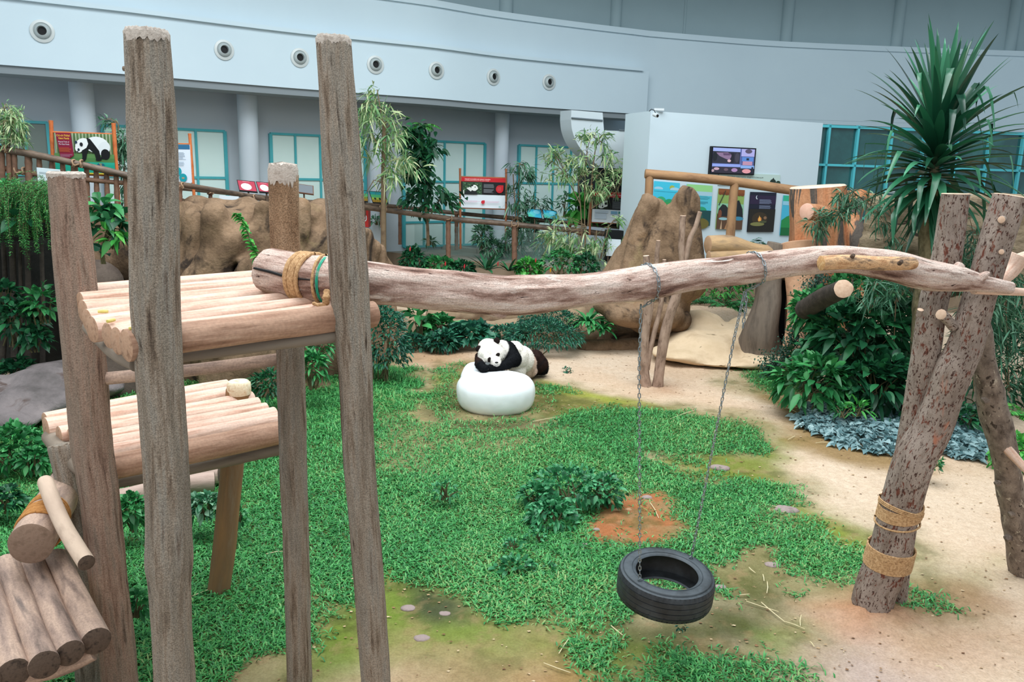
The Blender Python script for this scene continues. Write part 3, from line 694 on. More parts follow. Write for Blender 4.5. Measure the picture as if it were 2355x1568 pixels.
# logs lying on the grass behind the tower
for i, (sp, lb) in enumerate([([(250, 1150, 40, 7.5), (350, 1128, 42, 7.6), (430, 1112, 43, 7.7), (492, 1107, 44, 7.8)], 'pale debarked log on the grass under the middle platform, front one'), ([(300, 1105, 38, 8.3), (400, 1098, 40, 8.3), (506, 1090, 42, 8.35)], 'pale debarked log on the grass under the middle platform, rear one')]):
    pts, rr = pxpath(sp, None, 5); mb = MB(); mb.tube(pts, rr, 20, .05, 3, 1, 11 + i)
    single('fallen_log', mb, [mat('pink grey debarked log', ['8a7468', 'b49c90', 'a08a7e'], 6, .85, .006, 30, (1, 1, .3), 'gc'), M_oldend], lb, 'log', 'logs on the grass behind the tower')
# ------------------------------------------------------------------ swing log
SW = [(618, 622, 100, 4.75), (700, 638, 104, 4.60), (760, 645, 106, 4.52), (850, 652, 98, 4.52), (1000, 666, 94, 4.65), (1130, 679, 95, 4.8), (1200, 678, 92, 4.86), (1300, 672, 80, 4.95), (1400, 662, 77, 5.05), (1480, 651, 78, 5.12),
      (1600, 632, 72, 5.25), (1735, 617, 68, 5.38), (1850, 601, 62, 5.5), (1950, 597, 60, 5.58), (2050, 611, 70, 5.66), (2130, 632, 72, 5.7), (2200, 640, 58, 5.74), (2260, 652, 38, 5.76), (2325, 662, 28, 5.78)]
sw = thing('swing_log', 'long bent debarked log resting on the tower deck and the leaning trunks', 'log', P(1200, 678, 4.86))
pts, rr = pxpath(SW, None, 9)
SWP, SWR = pts, rr
mb = MB(); mb.tube(pts, rr, 40, .07, 2.6, 1, 17, .05)
mb.build('log_body', [M_swing, mat('pale cut log face', ['b8a595', 'd0c0b0'], 14, .85, .003)], sw)
def swat(px):
    best = min(range(len(SWP)), key=lambda i: abs(proj(SWP[i])[0] - px)); i = max(1, min(best, len(SWP) - 2))
    return SWP[i], (SWP[i + 1] - SWP[i - 1]).normalized(), SWR[i]
for sp, lb in (([(2190, 640, 60, 5.78), (2205, 618, 30, 5.74), (2200, 608, 16, 5.73)], 'knob'), ([(2240, 662, 30, 5.82), (2300, 668, 22, 5.85), (2360, 672, 18, 5.9), (2420, 676, 16, 5.95)], 'branch'), ([(2290, 655, 26, 6.2), (2322, 622, 40, 6.3), (2345, 588, 44, 6.3)], 'branch'), ([(2330, 600, 26, 6.3), (2365, 585, 20, 6.3), (2400, 575, 16, 6.3)], 'branch'),
               ([(1130, 700, 60, 4.8), (1150, 716, 40, 4.8), (1165, 722, 20, 4.8)], 'knob'), ([(2255, 640, 24, 5.72), (2268, 630, 14, 5.7), (2275, 627, 6, 5.7)], 'knob')):
    q, r2 = pxpath(sp, None, 4); mb = MB(); mb.tube(q, r2, 14, .05, 3, True, 3); mb.build(lb, M_deck if lb == 'branch' else M_swing, sw)
# split along the thick end
p0, t0, r0 = swat(640); p1, t1, r1 = swat(740)
up = Vector((0, 0, 1)); mb = MB()
def surf(p, t, r, ang):   # point on log surface; ang measured from the camera side upward
    side = t.cross(up).normalized(); side = side if side.y < 0 else -side
    return p + (side * math.cos(ang) + up * math.sin(ang)) * r
cr = [surf(*swat(x), a_) for x, a_ in ((626, .22), (660, .20), (690, .13), (715, .10), (742, .12))]
cr = [q + (CAM - q).normalized() * .010 for q in cr]
mb.tube(cr, [.007, .009, .008, .006, .003], 8); mb.build('crack', M_black, sw)
# rope lashings on the thick end
def lashing(px, specs, label):
    p, t, r = swat(px); T = thing('rope_lashing', label, 'rope', p, 'rope lashings on the swing log')
    for (off, L, turns, rad_, m, wob) in specs:
        ropeband(p + t * off, t, r * 1.02 + rad_ * .8, L, turns, rad_, 'rope_coil', T, m, wob=wob, seg=8)
    return T
M_green = mat('green twine', ['1f8f74', '2fa98c'], 40, .5)
lashing(708, [(-.022, .05, 3, .0115, M_rope, .004), (.03, .055, 3, .0125, M_rope, .004), (.004, .012, 3, .004, M_green, .003)], 'thick plaited rope with green twine lashed round the thick end of the swing log')
T = lashing(754, [(-.012, .012, 1, .009, M_rope, .0), (.010, .016, 4, .0035, M_green, .002)], 'single rope and green twine lashed round the swing log beside the post')
kp, kr = pxpath([(752, 668, 14, 4.33), (750, 685, 17, 4.30), (748, 700, 14, 4.3), (735, 702, 10, 4.28), (720, 697, 8, 4.3)], None, 4)
mb = MB(); mb.tube(kp, [r * (1 + .18 * math.sin(i * 2.2)) for i, r in enumerate(kr)], 10); mb.build('knot', M_rope, T)
# short pale log tied on top
pts, rr = pxpath([(1888, 605, 34, 5.32), (1950, 602, 33, 5.36), (2020, 605, 32, 5.42), (2092, 606, 30, 5.48), (2102, 606, 22, 5.49)], None, 5)
sl = thing('short_log', 'short yellow-barked cut log lying along the top of the swing log', 'log', pts[0])
mb = MB(); mb.tube(pts, rr, 22, .06, 4, 1, 8); mb.build('log_body', [mat('flaking orange bark', ['5f5047', 'b98a62', 'dcb186', '7c6654', 'cfa078'], 13, .85, .012, 30, (1, 1, .4), 'gc', spots=[('54453c', 9, .60, .06)], grain=(120, .25, .002)), mat('fresh sawn end grain', ['d9b586', 'b98c5c', 'e2c598'], 26, .85)], sl)
for px_, py_ in ((1958, 590), (2068, 604)):
    p = P(px_, py_ + 2, 5.34); mb = MB(); mb.tube([p, p + Vector((0, -.03, .02))], [.016, .012], 10); mb.build('knot', M_oldend, sl)
# ------------------------------------------------------------------ leaning trunks
tp = thing('leaning_trunks', 'two crossed tan trunks bound with rope, with a prop leg, holding the swing log', 'tree trunk', G(2010, 1395))
T2 = [(2324, 452, 75, 6.0), (2277, 600, 70, 6.0), (2247, 700, 72, 6.0), (2221, 792, 77, 6.0), (2190, 858, 84, 6.0), (2168, 918, 80, 6.02), (2140, 991, 84, 6.03), (2104, 1057, 90, 6.04), (2076, 1149, 86, 6.06), (2063, 1199, 86, 6.07), (2042, 1288, 94, 6.09), (2018, 1347, 92, 6.1), (2005, 1392, 90, 6.1)]
T1 = [(2197, 446, 60, 6.1), (2178, 590, 64, 6.1), (2153, 673, 62, 6.1), (2140, 740, 60, 6.12), (2127, 825, 62, 6.14), (2114, 892, 56, 6.16), (2098, 975, 54, 6.18), (2082, 1060, 52, 6.2), (2074, 1140, 52, 6.2), (2072, 1240, 50, 6.2), (2062, 1385, 42, 6.2)]
for sp, sd, lb in ((T2, 21, 'thicker trunk leaning right with peeled patches'), (T1, 22, 'thinner trunk behind it')):
    pts, rr = pxpath(sp, None, 8); pts, rr = toground(pts, rr, -.06); mb = MB(); mb.tube(pts, rr, 30, .05, 2.5, 1, sd, .02)
    o = mb.build('trunk', [M_trunk, mat('pale sawn trunk top', ['cdb19a', 'b8977f'], 20, .85)], tp); o['label'] = lb
    if sd == 21: T2P, T2R = pts, rr
# stubs on trunks
for sp in ([(2192, 752, 22, 5.98), (2176, 732, 24, 5.93), (2164, 723, 25, 5.88)], [(2113, 726, 14, 6.0), (2117, 712, 14, 5.98)], [(2306, 506, 22, 5.92), (2303, 505, 16, 5.87)], [(2306, 580, 18, 5.92), (2303, 579, 12, 5.87)]):
    q, r2 = pxpath(sp, None, 3); mb = MB(); mb.tube(q, r2, 12, .04, 3, 1, 3); mb.build('branch_stub', [M_trunk, mat('pale sawn trunk top', '')], tp)
LP = [(2238, 700, 44, 6.25), (2256, 765, 46, 6.3), (2266, 847, 52, 6.36), (2282, 926, 62, 6.44), (2300, 1004, 62, 6.5), (2317, 1082, 56, 6.58), (2329, 1161, 56, 6.65), (2339, 1239, 50, 6.72), (2347, 1310, 50, 6.8)]
pts, rr = pxpath(LP, None, 8); pts, rr = toground(pts, rr, -.05); mb = MB(); mb.tube(pts, rr, 24, .10, 4.5, True, 31, .03)
mb.build('prop_leg', mat('mottled grey brown bark', ['4d4139', '84756a', '9d8e80'], 12, .9, .012, 30, (1, 1, .6), 'gc', spots=[('b8ab9a', 16, .62, .05), ('41362f', 26, .60, .05)], grain=(120, .2, .002)), tp)
for i_, (a_, b_, Y_, r_) in enumerate([(2292, 905, 6.38, 11), (2270, 918, 6.36, 10), (2316, 1000, 6.45, 8), (2297, 1110, 6.5, 8), (2340, 1150, 6.6, 8), (2322, 1235, 6.65, 10), (2330, 1180, 6.58, 9), (2288, 870, 6.35, 7)]):
    c_ = P(a_, b_, Y_); q_ = r_ * depth(c_) / F; mb = MB(); mb.tube([c_ + Vector((-q_ * .9, 0, -q_ * .5)), c_, c_ + Vector((q_ * .2, -q_ * .3, q_ * .5))], [q_ * .8, q_, q_ * .4], 12, .1, 6, True, i_); mb.build('knot', mat('mottled grey brown bark', ''), tp)
q, r2 = pxpath([(2304, 1022, 26, 6.45), (2325, 1042, 22, 6.4), (2360, 1080, 18, 6.3), (2400, 1120, 16, 6.2)], None, 4); mb = MB(); mb.tube(q, r2, 12, .04, 3, True, 3); mb.build('side_branch', M_deck, tp)
def at_path(P_, R_, py):
    i = min(range(len(P_)), key=lambda k: abs(proj(P_[k])[1] - py)); i = max(1, min(i, len(P_) - 2)); return P_[i], (P_[i + 1] - P_[i - 1]).normalized(), R_[i]
for (py, L, turns, rr_, tilt, lb) in ((1283, .17, 15, .0072, .012, 'broad coir rope band low on the leaning trunk'), (1172, .10, 9, .0078, .03, 'upper coir rope band on the leaning trunk with a loose loop under it')):
    p, t_, r_ = at_path(T2P, T2R, py); T = thing('rope_binding', lb, 'rope', p, 'rope bindings')
    off = Vector((.008, .012, 0)); ropeband(p + off, t_, r_ * 1.05 + .006, L, turns, rr_, 'rope_coil', T, tilt=tilt)
    if py < 1200:
        ropeband(p + off + t_ * .10, t_, r_ * 1.06 + .008, .02, 1.5, .0078, 'rope_coil', T, tilt=.03)
        ropeband(p + off - t_ * .035, t_, r_ * 1.06 + .012, .04, 3, .0065, 'rope_coil', T, tilt=-.03)
# ------------------------------------------------------------------ tyre
tc = P(1530, 1343, 5.36); k_ = depth(tc); print('tyre centre', tc, k_)
RO = 111.5 * k_ / F; RI = 71 * k_ / F; TW = .215
tilt = Matrix.Rotation(math.radians(4), 3, 'X') @ Matrix.Rotation(math.radians(3), 3, 'Y')
ty = thing('tyre', 'black worn car tyre hanging flat as a swing above the grass', 'tyre', tc)
M_rub = mat('worn black rubber', ['1c1f22', '2b2f33', '3a4045'], 7, .55, .001, 40, spec=.4)
M_side = mat('bluish grey rubber sidewall', ['353b40', '474f55', '2c3135'], 5, .6, .0008, 60, spec=.35)  # lighter than the tread rubber
h = TW / 2
prof = [(RI + .012, -h * .82), (RI, -h * .9), (RI + .012, -h), (RI + .05, -h * 1.05), (RO - .045, -h * 1.02), (RO - .016, -h * .9)]
mb = MB(); top = [(r, -z) for r, z in prof]
mb.lathe(list(reversed(top)) , tc, tilt, 96); 
# grooves on the sidewall
mb.build('sidewall', M_side, ty)
mb = MB(); mb.lathe(prof, tc, tilt, 96); mb.build('sidewall', M_side, ty)
mb = MB(); seg = 180; tread = []
zs = [-.90, -.80, -.60, -.575, -.55, -.22, -.195, -.17, .17, .195, .22, .55, .575, .60, .80, .90]
for z in zs:
    g = 0.0 if abs(abs(z) - .575) > .01 and abs(abs(z) - .195) > .01 else .012
    bulge = .0 - .016 * abs(z) ** 6 * 1.3
    tread.append((RO - .004 + bulge - g, z * h))
vs = []
for j, (r, z) in enumerate(tread):
    for k in range(seg):
        a = 2 * PI * k / seg; rr_ = r
        if abs(z / h) > .62 and k % 3 == 0: rr_ -= .008
        if .22 < abs(z / h) < .56 and (k + int(z / h * 8)) % 9 == 0: rr_ -= .006
        vs.append(tc + tilt @ Vector((rr_ * math.cos(a), rr_ * math.sin(a), z)))
mb.add(vs, [(j * seg + k, j * seg + (k + 1) % seg, (j + 1) * seg + (k + 1) % seg, (j + 1) * seg + k) for j in range(len(tread) - 1) for k in range(seg)])
mb.build('tread', M_rub, ty)
mb = MB(); mb.lathe([(RI + .012, -h * .82), (RO - .03, -h * .8), (RO - .018, -h * .4), (RO - .018, h * .4), (RO - .03, h * .8), (RI + .012, h * .82)], tc, tilt, 96); mb.build('inner_lining', M_rub, ty)
mb = MB()
for r_, z_ in ((RO - .035, 1.045), (RI + .028, 1.04)):
    mb.lathe([(r_ - .003, h * z_ - .002), (r_, h * z_ + .003), (r_ + .003, h * z_ - .002)], tc, tilt, 96)
mb.build('sidewall_rib', M_side, ty)
# ------------------------------------------------------------------ chains
M_chain = mat('galvanised steel', ['9aa3a8', '7d868b'], 30, .35, metal=.85)
def link_mesh(Lk=.040, wk=.023, r=.0036):
    mb = MB(); pts = []
    n = 24; st = (Lk - wk) / 2
    for i in range(n):
        a = 2 * PI * i / n; pts.append(Vector((math.cos(a) * (wk / 2 - r), 0, math.sin(a) * (wk / 2 - r) + (st if math.sin(a) >= 0 else -st))))
    seg = 7; vs = []; 
    for i, p in enumerate(pts):
        t = (pts[(i + 1) % n] - pts[i - 1]).normalized(); x = Vector((0, 1, 0)); y = t.cross(x)
        for k in range(seg):
            a = 2 * PI * k / seg; vs.append(p + x * math.cos(a) * r + y * math.sin(a) * r)
    mb.add(vs, [(i * seg + k, i * seg + (k + 1) % seg, ((i + 1) % n) * seg + (k + 1) % seg, ((i + 1) % n) * seg + k) for i in range(n) for k in range(seg)])
    o = mb.build('link', M_chain); me = o.data; bpy.data.objects.remove(o); return me
LM = link_mesh()
def chain(T, path, pitch=.0315, mx=99):
    """path: list of points; places interlocked links along it as children of T"""
    pts = [Vector(p) for p in path]; seg = [(pts[i + 1] - pts[i]).length for i in range(len(pts) - 1)]; tot = sum(seg); n = max(1, int(tot / pitch))
    pp = tot / n; cnt = 0
    for i in range(n):
        s = (i + .5) * pp; j = 0
        while j < len(seg) - 1 and s > seg[j]: s -= seg[j]; j += 1
        p = pts[j].lerp(pts[j + 1], s / max(seg[j], 1e-6)); d = (pts[j + 1] - pts[j]).normalized()
        q = d.to_track_quat('Z', 'Y').to_matrix().to_4x4() @ Matrix.Rotation((PI / 2 if i % 2 else 0) + .6, 4, 'Z')
        o = bpy.data.objects.new('link', LM); COL.objects.link(o); o.parent = T
        sc = pp / .0315
        o.matrix_local = Matrix.Translation(p - Vector(T.location)) @ q @ Matrix.Diagonal((1, 1, sc, 1)); cnt += 1
    return cnt
def wrap(px, a0, a1, skew):
    p, t, r = swat(px); out = []; side = t.cross(up).normalized(); side = side if side.y < 0 else -side
    for i in range(15):
        a = a0 + (a1 - a0) * i / 14; out.append(p + (side * math.cos(a) + up * math.sin(a)) * (r * 1.05 + .006) + t * skew * (i / 14 - .5))
    return out
def tyre_pt(ang, r=None): return tc + tilt @ Vector(((r or RI + .05) * math.cos(ang), (r or RI + .05) * math.sin(ang), h * 1.02))
tl = tyre_pt(math.radians(216), RI + .05); trp = tyre_pt(math.radians(42), RI + .06)
print('tyre att', proj(tl), proj(trp))
CL = thing('chain', 'left galvanised chain from the swing log to the near side of the tyre', 'chain', swat(1484)[0], 'swing chains')
w1 = wrap(1486, 2.6, -1.35, .05); low1 = P(1474, 700, 5.12); n1 = chain(CL, w1 + [P(1478, 706, 5.12)]); n2 = chain(CL, [P(1474, 700, 5.12), P(1470, 850, 5.14), tl + Vector((0, 0, -.01))])
CR = thing('chain', 'right galvanised chain from the swing log to the far side of the tyre, slanting left', 'chain', swat(1726)[0], 'swing chains')
w2 = wrap(1728, 2.4, -1.2, .07); n3 = chain(CR, w2 + [P(1716, 668, 5.38)]); n4 = chain(CR, [P(1713, 670, 5.38), P(1690, 770, 5.4), trp + Vector((0, 0, -.01))])
E2 = [P(1716, 670, 5.37), P(1716, 700, 5.37), P(1708, 755, 5.37)]
n5 = chain(CR, E2, .034)
print('links', n1, n2, n3, n4, n5)
for T_, q in ((CL, tl), (CR, trp)):
    mb = MB(); mb.tube([q + Vector((math.cos(a) * .016, 0, math.sin(a) * .022 - .004)) for a in np.linspace(0, 2 * PI, 15)], [.004] * 15, 8, cap=False); mb.build('eye_bolt', M_chain, T_)
# bamboo scraps on the upper deck
for i, (px_, py_, an) in enumerate(((237, 716, .2), (255, 737, 1.3), (309, 755, .7))):
    p = G(px_, py_, ZD + .075); d = Vector((math.cos(an), math.sin(an), 0)) * .022; mb = MB()
    mb.tube([p - d, p, p + d], [.008, .009, .008], 8, mi=0)
    single('bamboo_scrap', mb, mat('yellow bamboo scrap', ['c9b85a', 'e0d38a'], 30, .6), ['yellow bamboo scrap on the upper deck, farthest left', 'yellow bamboo scrap on the upper deck near the end of the logs', 'yellow bamboo scrap on the upper deck beside the tallest post'][i], 'bamboo piece', 'bamboo scraps on the upper deck')
# ================================================================== one-piece organic bodies from overlapping lumps
def _sph(mb, c, r, M=None, nu=20, nv=12):
    c = Vector(c); M = M or Matrix.Identity(3); vs = [c + M @ Vector((0, 0, r[2]))]
    for i in range(1, nv):
        t = PI * i / nv
        for k in range(nu): a = 2 * PI * k / nu; vs.append(c + M @ Vector((r[0] * math.sin(t) * math.cos(a), r[1] * math.sin(t) * math.sin(a), r[2] * math.cos(t))))
    vs.append(c - M @ Vector((0, 0, r[2]))); fs = []
    for k in range(nu):
        fs.append((0, 1 + k, 1 + (k + 1) % nu)); fs.append((len(vs) - 1, 1 + (nv - 2) * nu + (k + 1) % nu, 1 + (nv - 2) * nu + k))
        for i in range(nv - 2): a = 1 + i * nu; fs.append((a + k, a + nu + k, a + nu + (k + 1) % nu, a + (k + 1) % nu))
    mb.add(vs, fs)
def blob(name, prims, m, voxel=.05, smooth=6, amp=0, nsc=1.5, parent=None, colorfn=None, ridge=0, rsc=1.0, zmin=None, seed=0, vstretch=1.0):
    mb = MB()
    for q in prims:
        if q[0] == 'e': _sph(mb, q[1], q[2], q[3] if len(q) > 3 else None)
        else:
            a, b, ra, rb = Vector(q[1]), Vector(q[2]), q[3], q[4]; n = max(3, int((b - a).length / (min(ra, rb) * .5)) + 1)
            for i in range(n + 1): t = i / n; r = ra + (rb - ra) * t; _sph(mb, a.lerp(b, t), (r, r, r), None, 14, 9)
    me = bpy.data.meshes.new('tmp'); me.from_pydata([tuple(v) for v in mb.v], [], mb.f); me.update()
    o = bpy.data.objects.new('tmp', me); COL.objects.link(o)
    md = o.modifiers.new('r', 'REMESH'); md.mode = 'VOXEL'; md.voxel_size = voxel
    if smooth: sm_ = o.modifiers.new('s', 'SMOOTH'); sm_.iterations = smooth; sm_.factor = .5
    dg = bpy.context.evaluated_depsgraph_get(); dg.update(); ev = o.evaluated_get(dg)
    nm = bpy.data.meshes.new_from_object(ev); bpy.data.objects.remove(o); bpy.data.meshes.remove(me)
    n = len(nm.vertices); co_ = np.empty(n * 3, np.float32); nm.vertices.foreach_get('co', co_); co_ = co_.reshape(-1, 3)
    no = np.empty(n * 3, np.float32); nm.vertices.foreach_get('normal', no); no = no.reshape(-1, 3)
    if amp or ridge:
        d = np.empty(n)
        for i in range(n):
            p = Vector((float(co_[i, 0]), float(co_[i, 1]), float(co_[i, 2]) * vstretch)) + Vector((seed, 0, 0))
            v = amp * (MN.noise(p * nsc) + .5 * MN.noise(p * nsc * 2.3) + .25 * MN.noise(p * nsc * 5))
            if ridge: v -= ridge * max(0, 1 - abs(MN.noise(p * rsc)) * 9)
            d[i] = v
        co_ = co_ + no * d[:, None]
    if zmin is not None: co_[:, 2] = np.maximum(co_[:, 2], zmin)
    world = co_.copy()
    if parent is not None:
        off = np.array(parent.location, dtype=np.float32); co_ = co_ - off
    nm.vertices.foreach_set('co', co_.astype(np.float32).ravel())
    a = nm.attributes.new('gc', 'FLOAT_VECTOR', 'POINT'); a.data.foreach_set('vector', world.astype(np.float32).ravel())
    if colorfn is not None:
        c = colorfn(world); a = nm.attributes.new('col', 'FLOAT_COLOR', 'POINT'); a.data.foreach_set('color', np.concatenate([c, np.ones((n, 1))], 1).astype(np.float32).ravel())
    nm.materials.clear(); nm.materials.append(m); nm.polygons.foreach_set('use_smooth', np.ones(len(nm.polygons), bool)); nm.name = name; nm.update()
    ob = bpy.data.objects.new(name, nm); COL.objects.link(ob)
    if parent is not None: ob.parent = parent
    return ob, world, no
def E(px, py, Y, rx, ry, rz, rot=None):
    p = P(px, py, Y); k = depth(p) / F; return ('e', p, (rx * k, ry * k, rz * k)) + ((rot,) if rot else ())
def Cc(a, b):
    p, q = P(*a[:3]), P(*b[:3]); return ('c', p, q, rad(p, 2 * a[3]), rad(q, 2 * b[3]))
# ------------------------------------------------------------------ ice block
M_ice = mat('white bright plaster ice block', ['eef5fa', 'f6fafc'], 3, .45, .002, 12, spec=.4, sss=.15)
ice_c = P(1140, 905, 11.95)
pr = []
kx = depth(ice_c) / F
def disc(px, py, Y, R_, z0, z1, rr, n=14, sy=.8):
    c = P(px, py, Y); out = []
    for ring, rf in ((n, 1.0), (8, .55), (4, .2)):
        for i in range(ring):
            a = 2 * PI * i / ring
            x, y = c.x + math.cos(a) * (R_ - rr) * rf, c.y + math.sin(a) * (R_ - rr) * sy * rf
            out.append(('c', (x, y, z0 + rr * .6), (x, y, z1 - rr), rr * .93, rr))
    return out
pr += disc(1140, 905, 11.72, 92 * kx, 0, .49, .22, 16, .84)
pr += [('c', P(1090, 905, 12.28), P(1090, 858, 12.35), .22, .20), ('c', P(1080, 915, 12.1), P(1082, 870, 12.2), .19, .18), ('c', P(1120, 880, 12.5), P(1120, 850, 12.5), .2, .2)]
ob, w_, n_ = blob('ice_block', pr, M_ice, .03, 45, .006, 3, zmin=-.06)
tagp(ob, 'smooth white rounded block under the sleeping panda', 'ice block')
# ------------------------------------------------------------------ panda
pa = thing('giant_panda', 'black and white giant panda asleep with its head and forearms on the white block', 'panda', P(1180, 850, 12.8))
BLK, WHT, PNK = np.array(lin('17181b')[:3]), np.array(lin('f1ebe4')[:3]), np.array(lin('d9bfb0')[:3])
BRN = np.array(lin('2c201d')[:3])
hd = Matrix.Rotation(math.radians(-22), 3, 'Y')
prims = [
 (E(1128, 806, 12.18, 27, 24, 26), WHT), (E(1122, 800, 12.25, 24, 24, 22), WHT), (E(1118, 812, 12.12, 19, 18, 17), WHT), (E(1143, 812, 12.12, 17, 18, 18), WHT),   # skull and cheeks
 (E(1121, 823, 12.04, 11, 12, 10), WHT), (E(1139, 828, 11.98, 12.5, 12, 11.5), WHT), (E(1141, 833, 11.93, 9, 9, 7.5), WHT),                                      # muzzle
 (E(1138, 800, 12.25, 18, 20, 18), WHT),
 (E(1152, 806, 12.45, 24, 26, 24), WHT),                                                                       # neck
 (Cc((1165, 806, 12.5, 23), (1182, 826, 12.35, 18)), BLK), (Cc((1158, 795, 12.55, 14), (1168, 808, 12.45, 18)), BLK), (Cc((1182, 828, 12.3, 14), (1160, 840, 12.05, 11)), BLK), (Cc((1160, 840, 12.05, 11), (1128, 846, 11.95, 9)), BLK),
 (Cc((1100, 818, 12.2, 8), (1103, 838, 12.0, 11.5)), BRN), (Cc((1103, 838, 12.0, 11.5), (1112, 848, 11.88, 10)), BLK), (E(1116, 846, 11.86, 9, 9, 8), BLK),
 (E(1186, 820, 12.8, 30, 34, 31), WHT), (E(1200, 826, 13.0, 28, 34, 31), WHT), (E(1210, 836, 13.15, 24, 30, 26), PNK), (E(1182, 803, 12.75, 22, 28, 19), WHT),
 (Cc((1229, 825, 13.5, 22), (1239, 838, 13.5, 22)), BRN), (Cc((1239, 838, 13.5, 22), (1246, 846, 13.5, 16)), BLK), (Cc((1222, 850, 13.55, 14), (1252, 852, 13.6, 9)), BLK), (E(1215, 852, 13.35, 20, 26, 15), PNK), (E(1205, 850, 13.1, 20, 26, 22), PNK), (E(1190, 850, 12.8, 20, 26, 26), WHT),
]
cen = np.array([(q[0][1] if q[0][0] == 'e' else tuple((Vector(q[0][1]) + Vector(q[0][2])) / 2)) for q in prims])
def pcol(w):
    best = np.full(len(w), 1e9); c = np.zeros((len(w), 3)); second = np.full(len(w), 1e9)
    for q, cl in prims:
        if q[0] == 'e': d = np.linalg.norm((w - np.array(q[1])) / np.array(q[2]), axis=1)
        else:
            a, b = np.array(q[1]), np.array(q[2]); ab = b - a; t = np.clip(((w - a) @ ab) / (ab @ ab), 0, 1); rr = q[3] + (q[4] - q[3]) * t
            d = np.linalg.norm(w - a - t[:, None] * ab, axis=1) / rr
        wt = np.clip((best - d) * 9 + .5, 0, 1)[:, None]; c = c * (1 - wt) + cl * wt; best = np.minimum(best, d)
    # eye patches
    for (px, py, Y, rx, rz, an) in EYES:
        continue; e = P(px, py, Y); k = depth(e) / F; dx = (w[:, 0] - e.x) / k; dz = (w[:, 2] - e.z) / k
        ca, sa = math.cos(an), math.sin(an); u = (dx * ca + dz * sa) / rx; v = (-dx * sa + dz * ca) / rz
        inside = (u * u + v * v < 1) & (w[:, 1] < Y + .12); c[inside] = BRN
    return c
EYES = [(1125.5, 827, 11.98, 4.0, 6.2, .15), (1144.8, 816, 11.98, 4.2, 5.8, .75)]
M_fur = mat('panda fur', [''], 0, .95, .004, 60, attr='col', spec=.05)
ob, w_, n_ = blob('body', [q for q, _ in prims], M_fur, .016, 5, .006, 9, parent=pa, colorfn=pcol)
# fur tufts
idx = rng.choice(len(w_), 42000); pw, pn = w_[idx], n_[idx]; r1 = rng.normal(0, .3, (len(idx), 3))
dr_ = pn * .42 + r1 + np.array([0.25, 0, -.65]); dr_ /= np.linalg.norm(dr_, axis=1)[:, None]
sd_ = np.cross(dr_, rng.normal(0, 1, (len(idx), 3))); sd_ /= np.linalg.norm(sd_, axis=1)[:, None]
Lf = rng.uniform(.012, .026, len(idx))[:, None]
v = np.stack([pw - sd_ * .0022, pw + sd_ * .0022, pw + dr_ * Lf], 1).reshape(-1, 3) - np.array(pa.location)
me = bpy.data.meshes.new('fur'); npmesh(me, v, np.arange(len(v)).reshape(-1, 3), False)
cc = np.repeat(pcol(pw), 3, 0); a = me.attributes.new('col', 'FLOAT_COLOR', 'POINT'); a.data.foreach_set('color', np.concatenate([cc, np.ones((len(cc), 1))], 1).astype(np.float32).ravel())
me.materials.append(M_fur); o = bpy.data.objects.new('fur', me); COL.objects.link(o); o.parent = pa
for (px, py, Y, rx, rz, an) in EYES:
    q = P(px, py, Y + .0); Mr = Matrix.Rotation(an, 3, 'Y'); kk_ = depth(q) / F; dd = [float(np.min(np.linalg.norm(w_ - np.array(q + (q - CAM).normalized() * t)[None], axis=1))) for t in np.linspace(-.25, .25, 101)]; tt = np.linspace(-.25, .25, 101)[next((i for i, v in enumerate(dd) if v < .017), 50)]
    q = q + (q - CAM).normalized() * float(tt); mb = MB(); _sph(mb, q + (q - CAM).normalized() * .012, (rx * kk_, .022, rz * kk_), Mr, 20, 14); mb.build('eye_patch', mat('black fur', ['1d1817', '2a211f'], 60, .95, .004, 90, spec=.05), pa)
    mb = MB(); _sph(mb, q - (q - CAM).normalized() * .008 + Vector((.004, 0, .004)), (.008, .006, .006), None, 12, 8); mb.build('eye', mat('shut eyelid', ['050505'], 0, .25), pa)
for (px, py, Y) in ((1101.0, 802, 12.14), (1142.5, 783.5, 12.14)):
    mb = MB(); _sph(mb, P(px, py, Y), (.050, .032, .054), Matrix.Rotation(.3 if px < 1120 else -.2, 3, 'Y'), 18, 12); mb.build('ear', mat('black fur', ['1d1817', '2a211f'], 60, .95, .004, 90, spec=.05), pa)
mb = MB(); p = P(1142, 833.5, 11.85); _sph(mb, p, (.026, .018, .015)); mb.build('nose', mat('black wet nose', ['1c1719'], 0, .35), pa)
mb = MB(); mb.tube([P(1136, 839, 11.862), P(1140, 839.8, 11.855), P(1144, 839, 11.855), P(1147.5, 837, 11.865)], [.003, .004, .004, .002], 8); mb.build('mouth', M_black, pa)
for i in range(4):
    mb = MB(); q = P(1112 + i * 3.3, 851 - i * 1.0, 11.84); mb.tube([q + Vector((0, .03, .02)), q + Vector((.002, -.004, .004)), q + Vector((.004, -.018, -.012))], [.007, .006, .002], 8); mb.build('claw', mat('dark horn claw', ['5b5350'], 0, .5), pa)
